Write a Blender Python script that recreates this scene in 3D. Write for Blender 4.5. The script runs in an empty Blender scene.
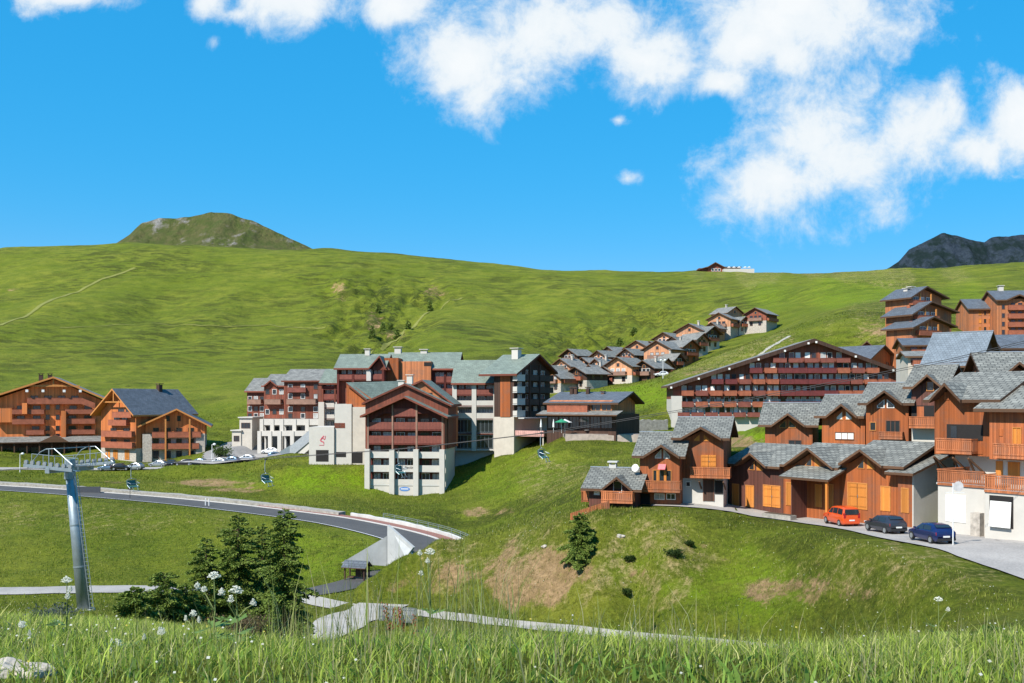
import bpy, bmesh, math, random
import numpy as np
from mathutils import Vector, Matrix
random.seed(7); rng = np.random.default_rng(11)
R = math.radians
S = bpy.context.scene
COL = S.collection

# ------------------------------------------------------------------ camera, sky, sun, exposure
HZ = 400.0; F = 1000.0                       # eye level row and focal length of the photograph, in its pixels
cam_d = bpy.data.cameras.new('camera'); cam = bpy.data.objects.new('camera', cam_d); COL.objects.link(cam)
cam.location = (0, 0, 0); cam.rotation_euler = (R(90), 0, 0)
cam_d.sensor_width = 36; cam_d.lens = 36*F/1024; cam_d.shift_y = (HZ-341.5)/1024
cam_d.clip_start = 0.1; cam_d.clip_end = 20000
S.camera = cam
S.view_settings.view_transform = 'Standard'; S.view_settings.look = 'None'
S.view_settings.gamma = 1; S.view_settings.use_curve_mapping = False
S.view_settings.exposure = 0.6
SUN_EL, SUN_AZ = R(46), R(42)                # azimuth measured from straight behind the camera towards the left
to_sun = Vector((-math.sin(SUN_AZ)*math.cos(SUN_EL), -math.cos(SUN_AZ)*math.cos(SUN_EL), math.sin(SUN_EL)))
sd = bpy.data.lights.new('sun', 'SUN'); sd.energy = 5.0; sd.angle = R(0.5); sd.color = (1, 0.95, 0.87)
sun = bpy.data.objects.new('sun', sd); COL.objects.link(sun)
sun.rotation_euler = to_sun.to_track_quat('Z', 'Y').to_euler()

W = bpy.data.worlds.new('World'); S.world = W; W.use_nodes = True
def N(nt, t, **kw):
    n = nt.nodes.new(t)
    for k, v in kw.items():
        if k == 'op': n.operation = v
        elif k == 'ins':
            for i, x in v.items(): n.inputs[i].default_value = x
        else: setattr(n, k, v)
    return n
def build_world():
    nt = W.node_tree; nt.nodes.clear(); L = nt.links.new
    out = N(nt, 'ShaderNodeOutputWorld'); bg = N(nt, 'ShaderNodeBackground'); L(bg.outputs[0], out.inputs[0])
    bg.inputs[1].default_value = 0.1
    sky = N(nt, 'ShaderNodeTexSky', sky_type='NISHITA', sun_disc=False)
    sky.sun_elevation = SUN_EL; sky.sun_rotation = math.atan2(to_sun.x, to_sun.y)
    sky.altitude = 2000; sky.air_density = 1.0; sky.dust_density = 0.3; sky.ozone_density = 2.0
    # deepen the blue of the clear mountain sky: red and green fall off relative to blue
    sc = N(nt, 'ShaderNodeSeparateColor'); L(sky.outputs[0], sc.inputs[0]); tint = N(nt, 'ShaderNodeCombineColor')
    (pr, kr, mr_), (pg, kg, mg_), (pb, kb) = SKY_GRADE
    bp = N(nt, 'ShaderNodeMath', op='POWER', ins={1: pb}); L(sc.outputs[2], bp.inputs[0]); bl = N(nt, 'ShaderNodeMath', op='MULTIPLY', ins={1: kb}); L(bp.outputs[0], bl.inputs[0]); L(bl.outputs[0], tint.inputs[2])
    for ch, pw, k, mx_ in ((0, pr, kr, mr_), (1, pg, kg, mg_)):
        dv = N(nt, 'ShaderNodeMath', op='DIVIDE'); L(sc.outputs[ch], dv.inputs[0]); L(sc.outputs[2], dv.inputs[1])
        pn = N(nt, 'ShaderNodeMath', op='POWER', ins={1: pw}); L(dv.outputs[0], pn.inputs[0]); m1 = N(nt, 'ShaderNodeMath', op='MULTIPLY', ins={1: k}); L(pn.outputs[0], m1.inputs[0])
        mn = N(nt, 'ShaderNodeMath', op='MINIMUM', ins={1: mx_}); L(m1.outputs[0], mn.inputs[0]); m2 = N(nt, 'ShaderNodeMath', op='MULTIPLY'); L(mn.outputs[0], m2.inputs[0]); L(bl.outputs[0], m2.inputs[1]); L(m2.outputs[0], tint.inputs[ch])
    tc = N(nt, 'ShaderNodeTexCoord'); sep = N(nt, 'ShaderNodeSeparateXYZ'); L(tc.outputs['Generated'], sep.inputs[0])
    ymx = N(nt, 'ShaderNodeMath', op='MAXIMUM', ins={1: 0.05}); L(sep.outputs[1], ymx.inputs[0])
    u = N(nt, 'ShaderNodeMath', op='DIVIDE'); L(sep.outputs[0], u.inputs[0]); L(ymx.outputs[0], u.inputs[1])
    v = N(nt, 'ShaderNodeMath', op='DIVIDE'); L(sep.outputs[2], v.inputs[0]); L(ymx.outputs[0], v.inputs[1])
    p = N(nt, 'ShaderNodeCombineXYZ'); L(u.outputs[0], p.inputs[0]); L(v.outputs[0], p.inputs[1])
    # two scales of billow; the large one also warps the cloud outlines
    nz = N(nt, 'ShaderNodeTexNoise', noise_dimensions='2D', ins={'Scale': 9, 'Detail': 9, 'Roughness': 0.62, 'Distortion': 0.25}); L(p.outputs[0], nz.inputs['Vector'])
    nz2 = N(nt, 'ShaderNodeTexNoise', noise_dimensions='2D', ins={'Scale': 20, 'Detail': 9, 'Roughness': 0.66, 'Distortion': 0.2}); L(p.outputs[0], nz2.inputs['Vector'])
    acc = None
    for (cx, cy, rx, ry, *bias) in CLOUDS:
        c = N(nt, 'ShaderNodeVectorMath', op='SUBTRACT'); L(p.outputs[0], c.inputs[0]); c.inputs[1].default_value = ((cx-512)/F, (HZ-cy)/F, 0)
        m = N(nt, 'ShaderNodeVectorMath', op='MULTIPLY'); L(c.outputs[0], m.inputs[0]); m.inputs[1].default_value = (F/rx, F/ry, 0)
        ln = N(nt, 'ShaderNodeVectorMath', op='LENGTH'); L(m.outputs[0], ln.inputs[0]); lo_ = ln.outputs['Value']
        if bias: bn = N(nt, 'ShaderNodeMath', op='ADD', ins={1: bias[0]}); L(lo_, bn.inputs[0]); lo_ = bn.outputs[0]
        if acc is None: acc = lo_
        else:
            mn = N(nt, 'ShaderNodeMath', op='SMOOTH_MIN', ins={2: 0.3}); L(acc, mn.inputs[0]); L(lo_, mn.inputs[1]); acc = mn.outputs[0]
    a1 = N(nt, 'ShaderNodeMath', op='MULTIPLY_ADD', ins={1: 1.5, 2: -0.75}); L(nz.outputs[0], a1.inputs[0])
    a2 = N(nt, 'ShaderNodeMath', op='MULTIPLY_ADD', ins={1: 1.35, 2: -0.675}); L(nz2.outputs[0], a2.inputs[0])
    s1 = N(nt, 'ShaderNodeMath', op='ADD'); L(a1.outputs[0], s1.inputs[0]); L(a2.outputs[0], s1.inputs[1])
    s2 = N(nt, 'ShaderNodeMath', op='SUBTRACT'); L(s1.outputs[0], s2.inputs[0]); L(acc, s2.inputs[1])
    mr = N(nt, 'ShaderNodeMapRange', interpolation_type='SMOOTHSTEP', ins={1: -1.18, 2: -0.30, 3: 0, 4: 0.97}); L(s2.outputs[0], mr.inputs[0])
    dens = N(nt, 'ShaderNodeMapRange', ins={1: -0.9, 2: 0.1, 3: 0, 4: 1}); L(s2.outputs[0], dens.inputs[0])
    cc = N(nt, 'ShaderNodeMix', data_type='RGBA', ins={6: CLOUD_A, 7: CLOUD_B}); L(dens.outputs[0], cc.inputs[0])
    mix = N(nt, 'ShaderNodeMix', data_type='RGBA'); L(mr.outputs[0], mix.inputs[0]); L(tint.outputs[0], mix.inputs[6]); L(cc.outputs[2], mix.inputs[7])
    L(mix.outputs[2], bg.inputs[0])
SKY_GRADE = ((4.5, 6.0, 0.8), (0.84, 0.757, 0.9), (0.27, 3.95))
CLOUD_A, CLOUD_B = (5.2, 5.8, 6.25, 1), (6.3, 6.5, 6.6, 1)
CLOUDS = [(70,-6,70,24),(210,0,26,24),(300,-4,75,36),(395,5,40,22),(470,60,75,56),(560,30,130,62),(650,62,80,48),(720,82,38,20),
          (800,8,150,62),(742,45,60,40),(832,135,112,76),(770,180,66,52),(915,128,66,52),(792,58,30,30),(975,150,40,26),(1012,118,42,48),(617,120,24,11,.42),(627,178,26,16,.68),(212,40,22,22,.75),(232,14,40,22,.5)]
build_world()

# ------------------------------------------------------------------ helpers
def P(px, py, D): return Vector(((px-512)/F*D, D, (HZ-py)/F*D))

class MB:
    """collects shapes for ONE mesh object"""
    def __init__(s): s.v = []; s.f = []; s.m = []
    def poly(s, pts, m=0):
        b = len(s.v); s.v += [tuple(p) for p in pts]; s.f.append(tuple(range(b, b+len(pts)))); s.m.append(m); return s
    def prism(s, pts, vec, m=0, ms=None):
        """polygon extruded along vec; m on the caps, ms on the sides"""
        n = len(pts); b = len(s.v); vec = Vector(vec); ms = m if ms is None else ms
        pts = [Vector(p) for p in pts]
        nrm = Vector((0,0,0))
        for i in range(n): nrm += pts[i].cross(pts[(i+1) % n])
        if nrm.dot(vec) > 0: pts = pts[::-1]
        s.v += [tuple(p) for p in pts]+[tuple(p+vec) for p in pts]
        s.f.append(tuple(range(b, b+n))); s.m.append(m)
        s.f.append(tuple(range(b+2*n-1, b+n-1, -1))); s.m.append(m if ms == m else ms)
        for i in range(n):
            j = (i+1) % n; s.f.append((b+j, b+i, b+n+i, b+n+j)); s.m.append(ms)
        return s
    def box(s, x0, x1, y0, y1, z0, z1, m=0):
        if x0 > x1: x0, x1 = x1, x0
        if y0 > y1: y0, y1 = y1, y0
        if z0 > z1: z0, z1 = z1, z0
        return s.prism([(x0,y0,z0),(x1,y0,z0),(x1,y1,z0),(x0,y1,z0)], (0,0,z1-z0), m)
    def bar(s, p, q, w, h=None, m=0, up=(0,0,1)):
        p, q = Vector(p), Vector(q); h = h or w; d = q-p
        if d.length < 1e-6: return s
        up = Vector(up); 
        if abs(d.normalized().dot(up)) > 0.98: up = Vector((1,0,0))
        a = d.cross(up).normalized()*w/2; c = a.cross(d).normalized()*h/2
        return s.prism([p-a-c, p+a-c, p+a+c, p-a+c], d, m)
    def tube(s, pts, r, n=8, m=0, cap=True):
        pts = [Vector(p) for p in pts]; rs = r if isinstance(r, (list, tuple)) else [r]*len(pts)
        b = len(s.v)
        for i, p in enumerate(pts):
            d = (pts[min(i+1, len(pts)-1)]-pts[max(i-1, 0)]).normalized()
            a = d.cross(Vector((0,0,1)) if abs(d.z) < 0.95 else Vector((1,0,0))).normalized(); c = d.cross(a)
            for k in range(n):
                t = 2*math.pi*k/n; s.v.append(tuple(p+(a*math.cos(t)+c*math.sin(t))*rs[i]))
        for i in range(len(pts)-1):
            for k in range(n):
                k2 = (k+1) % n; s.f.append((b+i*n+k, b+i*n+k2, b+(i+1)*n+k2, b+(i+1)*n+k)); s.m.append(m)
        if cap:
            s.f.append(tuple(b+k for k in range(n))[::-1]); s.m.append(m)
            s.f.append(tuple(b+(len(pts)-1)*n+k for k in range(n))); s.m.append(m)
        return s
    def ball(s, c, r, n=8, m=0, sz=1.0):
        c = Vector(c); pts = []; rr = []
        for i in range(n+1):
            t = math.pi*i/n; pts.append(c+Vector((0,0,-math.cos(t)*r*sz))); rr.append(max(math.sin(t)*r, r*0.02))
        return s.tube(pts, rr, n+2, m)
    def build(s, name, mats, parent=None, smooth=False, loc=None):
        me = bpy.data.meshes.new(name); me.from_pydata(s.v, [], s.f); me.validate()
        mats = mats if isinstance(mats, (list, tuple)) else [mats]
        for mt in mats: me.materials.append(mt)
        if len(me.polygons) == len(s.m): me.polygons.foreach_set('material_index', s.m)
        bm = bmesh.new(); bm.from_mesh(me); bmesh.ops.recalc_face_normals(bm, faces=bm.faces)
        uv = bm.loops.layers.uv.new('uv'); Z = Vector((0,0,1))
        for f in bm.faces:
            n = f.normal
            if abs(n.z) > 0.97: uu, vv = Vector((1,0,0)), Vector((0,1,0))
            else: uu = Z.cross(n).normalized(); vv = n.cross(uu)
            for l in f.loops: l[uv].uv = (l.vert.co.dot(uu), l.vert.co.dot(vv))
            f.smooth = smooth
        bm.to_mesh(me); bm.free()
        o = bpy.data.objects.new(name, me); COL.objects.link(o)
        if parent is not None: o.parent = parent
        if loc is not None: o.location = loc
        return o
def tag(o, label=None, cat=None, group=None, kind=None):
    if label: o['label'] = label
    if cat: o['category'] = cat
    if group: o['group'] = group
    if kind: o['kind'] = kind
    return o
def thing(name, label, cat, loc=(0,0,0), rz=0.0, group=None):
    o = bpy.data.objects.new(name, None); COL.objects.link(o); o.empty_display_size = 0.3
    o.location = loc; o.rotation_euler = (0,0,rz); return tag(o, label, cat, group)
def dup(root, loc, rz, label, group=None, sc=None):
    def cp(o, par):
        c = o.copy(); COL.objects.link(c); c.parent = par
        for ch in [x for x in o.children]: cp(ch, c)
        return c
    r = cp(root, None); r.location = loc; r.rotation_euler = (0,0,rz)
    if sc: r.scale = sc
    return tag(r, label, None, group)

# ------------------------------------------------------------------ materials
MATS = {}
def new_mat(name):
    m = bpy.data.materials.new(name); m.use_nodes = True; nt = m.node_tree
    return m, nt, nt.nodes['Principled BSDF'], nt.links.new
def c4(c): return (c[0], c[1], c[2], 1)
def srgb(r, g, b):
    f = lambda x: (x/255/12.92) if x/255 <= 0.04045 else ((x/255+0.055)/1.055)**2.4
    return (f(r), f(g), f(b))
def mixn(nt, fac, a, b, blend='MIX'):
    n = N(nt, 'ShaderNodeMix', data_type='RGBA', blend_type=blend)
    for i, x in ((0, fac), (6, a), (7, b)):
        if isinstance(x, bpy.types.NodeSocket): nt.links.new(x, n.inputs[i])
        else: n.inputs[i].default_value = x if i == 0 else c4(x)
    return n.outputs[2]
def plain(name, col, rough=0.7, metal=0.0, var=0.25, scale=3.0, bump=0.0, spec=0.4):
    key = ('p', name)
    if key in MATS: return MATS[key]
    m, nt, b, L = new_mat(name)
    tc = N(nt, 'ShaderNodeTexCoord'); nz = N(nt, 'ShaderNodeTexNoise', ins={'Scale': scale, 'Detail': 6, 'Roughness': 0.65}); L(tc.outputs['Object'], nz.inputs['Vector'])
    mr = N(nt, 'ShaderNodeMapRange', ins={1: 0.25, 2: 0.75, 3: 1-var, 4: 1+var*0.5}); L(nz.outputs[0], mr.inputs[0])
    c = mixn(nt, 1.0, col, (1,1,1), 'MULTIPLY'); 
    n = c.node; L(mr.outputs[0], n.inputs[7]); L(c, b.inputs['Base Color'])
    b.inputs['Roughness'].default_value = rough; b.inputs['Metallic'].default_value = metal; b.inputs['Specular IOR Level'].default_value = spec
    if bump:
        nb = N(nt, 'ShaderNodeTexNoise', ins={'Scale': scale*8, 'Detail': 4}); L(tc.outputs['Object'], nb.inputs['Vector'])
        bp = N(nt, 'ShaderNodeBump', ins={0: bump, 1: 0.03}); L(nb.outputs[0], bp.inputs['Height']); L(bp.outputs[0], b.inputs['Normal'])
    MATS[key] = m; return m
def wood(name, col, board=0.16, horiz=False, var=0.35, grey=0.12, rough=0.75):
    """boards side by side, each with its own tone, long grain streaks, weathered patches"""
    key = ('w', name)
    if key in MATS: return MATS[key]
    m, nt, b, L = new_mat(name)
    uv = N(nt, 'ShaderNodeUVMap', uv_map='uv'); sp = N(nt, 'ShaderNodeSeparateXYZ'); L(uv.outputs[0], sp.inputs[0])
    a, c = (1, 0) if horiz else (0, 1)
    d = N(nt, 'ShaderNodeMath', op='DIVIDE', ins={1: board}); L(sp.outputs[a], d.inputs[0])
    fl = N(nt, 'ShaderNodeMath', op='FLOOR'); L(d.outputs[0], fl.inputs[0]); fr = N(nt, 'ShaderNodeMath', op='FRACT'); L(d.outputs[0], fr.inputs[0])
    oi = N(nt, 'ShaderNodeObjectInfo'); ad = N(nt, 'ShaderNodeMath', op='MULTIPLY_ADD', ins={1: 91.0}); L(oi.outputs['Random'], ad.inputs[0]); L(fl.outputs[0], ad.inputs[2])
    wn = N(nt, 'ShaderNodeTexWhiteNoise', noise_dimensions='1D'); L(ad.outputs[0], wn.inputs['W'])
    # grain: stretched along the board
    cv = N(nt, 'ShaderNodeCombineXYZ'); g1 = N(nt, 'ShaderNodeMath', op='MULTIPLY', ins={1: 22.0}); L(sp.outputs[a], g1.inputs[0])
    g2 = N(nt, 'ShaderNodeMath', op='MULTIPLY', ins={1: 0.9}); L(sp.outputs[c], g2.inputs[0]); L(g1.outputs[0], cv.inputs[0]); L(g2.outputs[0], cv.inputs[1]); L(wn.outputs[0], cv.inputs[2])
    nz = N(nt, 'ShaderNodeTexNoise', ins={'Scale': 1.0, 'Detail': 5, 'Roughness': 0.7}); L(cv.outputs[0], nz.inputs['Vector'])
    tc = N(nt, 'ShaderNodeTexCoord'); big = N(nt, 'ShaderNodeTexNoise', ins={'Scale': 0.45, 'Detail': 6, 'Roughness': 0.7}); L(tc.outputs['Object'], big.inputs['Vector'])
    t = N(nt, 'ShaderNodeMath', op='ADD'); L(wn.outputs[0], t.inputs[0]); L(nz.outputs[0], t.inputs[1])
    t2 = N(nt, 'ShaderNodeMapRange', ins={1: 0.2, 2: 1.5, 3: 1-var, 4: 1+var*0.8}); L(t.outputs[0], t2.inputs[0])
    ot = N(nt, 'ShaderNodeMapRange', ins={1: 0, 2: 1, 3: .72, 4: 1.2}); L(oi.outputs['Random'], ot.inputs[0]); t3 = N(nt, 'ShaderNodeMath', op='MULTIPLY'); L(t2.outputs[0], t3.inputs[0]); L(ot.outputs[0], t3.inputs[1])
    cl = mixn(nt, 1.0, col, (1,1,1), 'MULTIPLY'); L(t3.outputs[0], cl.node.inputs[7])
    wm = N(nt, 'ShaderNodeMapRange', ins={1: 0.48, 2: 0.75, 3: 0, 4: grey*2.5}); L(big.outputs[0], wm.inputs[0])
    lum = sum(col)/3
    cl2 = mixn(nt, wm.outputs[0], cl, (lum*0.75, lum*0.62, lum*0.52))
    gap = N(nt, 'ShaderNodeMath', op='LESS_THAN', ins={1: 0.07}); L(fr.outputs[0], gap.inputs[0])
    gm = N(nt, 'ShaderNodeMath', op='MULTIPLY', ins={1: 0.6}); L(gap.outputs[0], gm.inputs[0])
    cl3 = mixn(nt, gm.outputs[0], cl2, tuple(x*0.25 for x in col))
    L(cl3, b.inputs['Base Color']); b.inputs['Roughness'].default_value = rough; b.inputs['Specular IOR Level'].default_value = 0.25
    bp = N(nt, 'ShaderNodeBump', ins={0: 0.5, 1: 0.02}); iv = N(nt, 'ShaderNodeMath', op='MULTIPLY_ADD', ins={1: 0.3}); L(nz.outputs[0], iv.inputs[0]); sb = N(nt, 'ShaderNodeMath', op='SUBTRACT', ins={0: 1.0}); L(gap.outputs[0], sb.inputs[1]); L(sb.outputs[0], iv.inputs[2])
    L(iv.outputs[0], bp.inputs['Height']); L(bp.outputs[0], b.inputs['Normal'])
    MATS[key] = m; return m
def tiles(name, col, bw=0.5, bh=0.28, var=0.3, gap=0.02, rough=0.65):
    """rows of slates: each slate its own tone, dark joints, lichen patches"""
    key = ('t', name)
    if key in MATS: return MATS[key]
    m, nt, b, L = new_mat(name)
    uv = N(nt, 'ShaderNodeUVMap', uv_map='uv')
    br = N(nt, 'ShaderNodeTexBrick', ins={'Color1': c4(tuple(x*(1-var) for x in col)), 'Color2': c4(tuple(x*(1+var*0.6) for x in col)), 'Mortar': c4(tuple(x*0.32 for x in col)), 'Scale': 1.0, 'Mortar Size': gap, 'Mortar Smooth': 0.3, 'Bias': 0.0, 'Brick Width': bw, 'Row Height': bh}); L(uv.outputs[0], br.inputs['Vector'])
    br.offset = 0.5
    tc = N(nt, 'ShaderNodeTexCoord'); nz = N(nt, 'ShaderNodeTexNoise', ins={'Scale': 0.7, 'Detail': 8, 'Roughness': 0.7}); L(tc.outputs['Object'], nz.inputs['Vector'])
    mr = N(nt, 'ShaderNodeMapRange', ins={1: 0.3, 2: 0.7, 3: 0.72, 4: 1.15}); L(nz.outputs[0], mr.inputs[0])
    c = mixn(nt, 1.0, (1,1,1), (1,1,1), 'MULTIPLY'); L(br.outputs[0], c.node.inputs[6]); L(mr.outputs[0], c.node.inputs[7])
    L(c, b.inputs['Base Color']); b.inputs['Roughness'].default_value = rough; b.inputs['Specular IOR Level'].default_value = 0.35
    bp = N(nt, 'ShaderNodeBump', ins={0: 0.6, 1: 0.03}); L(br.outputs[1], bp.inputs['Height']); bp.invert = True; L(bp.outputs[0], b.inputs['Normal'])
    MATS[key] = m; return m
def slats(name, col, pitch=0.22, fill=0.68):
    """railing boards with carved gaps, painted as dark joints on distant balconies"""
    key = ('s', name)
    if key in MATS: return MATS[key]
    m, nt, b, L = new_mat(name)
    uv = N(nt, 'ShaderNodeUVMap', uv_map='uv'); sp = N(nt, 'ShaderNodeSeparateXYZ'); L(uv.outputs[0], sp.inputs[0])
    d = N(nt, 'ShaderNodeMath', op='DIVIDE', ins={1: pitch}); L(sp.outputs[0], d.inputs[0]); fr = N(nt, 'ShaderNodeMath', op='FRACT'); L(d.outputs[0], fr.inputs[0])
    gt = N(nt, 'ShaderNodeMath', op='GREATER_THAN', ins={1: fill}); L(fr.outputs[0], gt.inputs[0])
    tc = N(nt, 'ShaderNodeTexCoord'); nz = N(nt, 'ShaderNodeTexNoise', ins={'Scale': 0.8, 'Detail': 6, 'Roughness': 0.7}); L(tc.outputs['Object'], nz.inputs['Vector'])
    mr = N(nt, 'ShaderNodeMapRange', ins={1: 0.3, 2: 0.7, 3: 0.65, 4: 1.2}); L(nz.outputs[0], mr.inputs[0])
    c = mixn(nt, 1.0, col, (1,1,1), 'MULTIPLY'); L(mr.outputs[0], c.node.inputs[7])
    c2 = mixn(nt, gt.outputs[0], c, tuple(x*0.3 for x in col)); L(c2, b.inputs['Base Color']); b.inputs['Roughness'].default_value = 0.8
    MATS[key] = m; return m
def glass(name, col=(0.02,0.025,0.03), rough=0.08):
    key = ('g', name)
    if key in MATS: return MATS[key]
    m, nt, b, L = new_mat(name)
    b.inputs['Base Color'].default_value = c4(col); b.inputs['Roughness'].default_value = rough; b.inputs['Specular IOR Level'].default_value = 0.6
    MATS[key] = m; return m
# ------------------------------------------------------------------ terrain
CT = [ # foreground knoll the photograph was taken from
 (-400,683,6),(0,683,6),(250,683,6),(500,683,6),(750,683,6),(1024,683,6),(1400,683,6),
 (-400,635,15),(0,652,15),(120,656,15),(250,666,15),(400,674,15),(600,680,15),(750,671,15),(880,657,15),(1024,642,15),(1400,610,15),
 (-300,632,25),(100,643,25),(250,662,25),(400,690,28),(600,715,30),(750,720,30),(900,690,30),(1024,665,30),(1400,600,30),
 (0,632,40),(100,633,40),(220,640,45),(340,690,48),(500,700,50),(700,690,50),(850,665,48),(1000,640,42),
 (0,622,65),(100,621,65),(200,632,65),(85,611,90),(0,611,88),(250,628,78),(180,622,80),(-300,620,80),(290,650,80),(420,640,82),(560,650,72),(330,655,70),
 # lower road level and path
 (-300,600,115),(0,600,118),(0,586,132),(150,596,118),(150,582,136),(250,592,124),(330,600,115),(300,582,130),(400,614,106),(500,622,95.5),(600,632,88.5),(690,642,82),(780,648,76),(700,655,75),(350,632,97),(270,657,82),
 (850,632,71),(920,628,64),(1000,615,58),(1100,610,55),(1300,600,50),
 # the mound below the houses
 (352,589,114),(375,576,114),(400,561,114),(420,553,115),(440,546.5,116),(470,538,118),(455,544,121),(520,531,113),(560,525,107),(600,517,104),(640,508.5,106),(660,506,107),(700,506,108),(740,511,107),(800,519,99),(850,528,92),(900,537,84),(930,543,79),(1000,558,72),(1060,572,67),(1300,600,62),
 (450,590,108),(500,575,106),(560,560,102),(600,560,98),(660,560,95),(720,570,93),(780,575,88),(850,580,82),(920,590,75),(980,590,68),
 (560,600,97),(640,605,93),(720,615,86),(800,610,81),
 # road terrace and ground among the near houses
 (840,522,102),(760,513,112),(700,502,113),(960,520,91),(1000,527,84.5),(1060,533,80),(980,512,98),(1100,520,92),(660,500,112),(620,512,106),(590,519,112),
 (700,470,135),(740,435,145),(790,448,117),(770,446,119),(850,448,115),(900,448,112),(940,440,110),(990,440,110),(1060,430,110),(1300,430,110),(640,470,130),(600,500,118),(570,505,128),
 # behind the mound, towards the centre
 (540,520,135),(500,530,142),(480,528,160),(520,500,168),(560,490,160),(600,470,165),(560,470,185),(620,458,185),(520,475,190),(480,488,195),(460,500,185),
 # main road belt
 (-200,482,215),(0,489,200),(100,495,190),(200,503,181),(300,514,169),(380,527,154),(440,548,135),(0,505,180),(100,510,170),(200,520,162),(300,535,150),(370,550,140),(0,545,152),(150,545,152),(280,555,145),(340,565,132),(400,575,126),(300,570,138),
 # valley floor, plaza
 (0,478,222),(100,480,222),(200,483,220),(280,490,205),(340,490,200),(300,463,218),(330,463,219),(260,468,232),(410,500,192),(405,496,203),(450,490,204),(0,467,255),(100,467,255),(200,465,255),(-200,465,255),(50,457,282),(150,457,282),(230,445,274),(262,444,267),(300,443,263),(290,442,290),(330,455,245),(400,455,240),(230,436,310),
 (560,444,203),(540,448,212),(640,443,205),(600,443,202),(600,434,212),(570,434,212),(620,432,235),(500,450,225),
 # big chalet, hillock
 (690,437,232),(755,433,160),(780,434,235),(870,425,225),(930,400,240),(720,420,250),(660,420,245),(600,410,262),(620,398,285),(580,400,280),(650,400,275),(640,425,245),(560,400,300),
 # spur behind the big chalet
 (690,374,285),(670,388,275),(720,366,292),(760,346,302),(800,330,318),(840,330,300),(880,345,280),(760,372,278),(850,372,278),(900,368,262),(830,310,370),(870,300,400),
 (900,352,262),(950,350,262),(1000,338,280),(1060,336,280),(960,380,190),(1020,380,185),(930,395,150),(1000,390,150),(1300,380,180),(1300,340,280),
 # hamlet slope
 (560,388,330),(600,382,345),(640,378,355),(680,368,350),(700,350,385),(740,345,360),(740,330,430),(780,325,430),(620,360,420),(560,370,400),(660,345,440),
 # hills
 (-300,420,320),(0,420,322),(100,420,322),(200,432,312),(250,405,340),(220,380,400),(0,350,500),(150,350,500),(280,350,490),(0,300,680),(150,300,680),(280,300,690),(-300,300,680),
 (345,290,700),(385,300,690),(385,325,600),(365,345,520),(340,370,440),(400,340,480),(440,320,520),(420,360,420),(500,350,430),(460,300,610),(520,310,580),(560,340,470),(500,390,360),(450,395,350),(400,395,340),(330,395,350),
 (600,345,500),(620,325,580),(640,310,640),(575,365,430),(660,322,520),(700,310,520),(640,340,450),(740,295,600),(800,290,600),(780,300,500),(850,285,560),(920,285,560),(1000,290,480),(1024,275,680),(960,310,400),(1300,280,560),
 (-400,258,900),(0,249,900),(60,246,900),(130,243,900),(200,246,900),(250,248,900),(330,249,900),(390,253,900),(450,259,900),(490,263,900),(530,268,890),(600,270.5,880),(700,271.5,860),(770,271.5,840),(850,270.5,820),(900,269,820),(960,266,830),(1024,262,840),(1300,250,840),
]
WT = [(0,0,-1.65),(-6,-3,-1.4),(6,-3,-1.4),(0,-12,-0.8),(-30,-12,-0.8),(30,-12,-0.8),(-25,10,-2.4),(25,10,-2.2),(0,3,-1.68),
      (-1000,1300,95),(-300,1300,100),(300,1300,85),(1000,1300,85),(0,1700,60),(-1300,1700,60),(1300,1700,60)]
A0 = 40.0
def qpos(x, y):
    t = y+A0; return np.stack([x/t*2.2, np.log(t)], -1)
pts = np.array([tuple(P(*c)) for c in CT]+WT)
Q = qpos(pts[:,0], pts[:,1])
KC = 0.02
def kern(a, b):
    d2 = ((a[:,None,:]-b[None,:,:])**2).sum(-1); return -np.sqrt(d2+KC*KC)
nC = len(pts); K = kern(Q, Q); K[np.diag_indices(nC)] -= 0.004
Aug = np.zeros((nC+3, nC+3)); Aug[:nC,:nC] = K; Pm = np.concatenate([np.ones((nC,1)), Q], 1); Aug[:nC,nC:] = Pm; Aug[nC:,:nC] = Pm.T
# solve for z divided by distance scale, so near points are honoured as closely as far ones
scl = pts[:,1].clip(3, None)+6
wts = np.linalg.solve(Aug, np.concatenate([pts[:,2]/scl, np.zeros(3)]))
def rbf(x, y):
    out = np.empty(len(x))
    for i in range(0, len(x), 20000):
        q = qpos(x[i:i+20000], y[i:i+20000]); out[i:i+20000] = kern(q, Q)@wts[:nC]+wts[nC]+q@wts[nC+1:]
    return out*(np.clip(y, 3, None)+6)
def vnoise(x, y, seed=0):
    xi = np.floor(x).astype(np.int64); yi = np.floor(y).astype(np.int64); fx = x-xi; fy = y-yi
    fx = fx*fx*(3-2*fx); fy = fy*fy*(3-2*fy)
    def h(a, b):
        n = (a*374761393+b*668265263+seed*982451653) & 0x7fffffff; n = ((n ^ (n >> 13))*1274126177) & 0x7fffffff
        return ((n ^ (n >> 16)) & 0xffff)/65535.0
    return (h(xi,yi)*(1-fx)+h(xi+1,yi)*fx)*(1-fy)+(h(xi,yi+1)*(1-fx)+h(xi+1,yi+1)*fx)*fy
def fbm(x, y, o=4, seed=0):
    r = 0; a = 0.5
    for i in range(o): r = r+a*(vnoise(x*2**i, y*2**i, seed+i)-0.5); a *= 0.5
    return r
NU, NV = 600, 720
us = np.linspace(-0.74, 0.74, NU); vs = np.linspace(math.log(28.0), math.log(1400+A0), NV)
UU, VV = np.meshgrid(us, vs); GT = np.exp(VV); GX = (UU*GT).ravel(); GY = (GT-A0).ravel()
GZ = rbf(GX, GY)
Yc = np.clip(GY, 1, None)
GZ += fbm(GX/2.3, GY/2.3, 3, 1)*np.clip(Yc/60, 0.12, 0.5)*(GY < 260)
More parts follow.
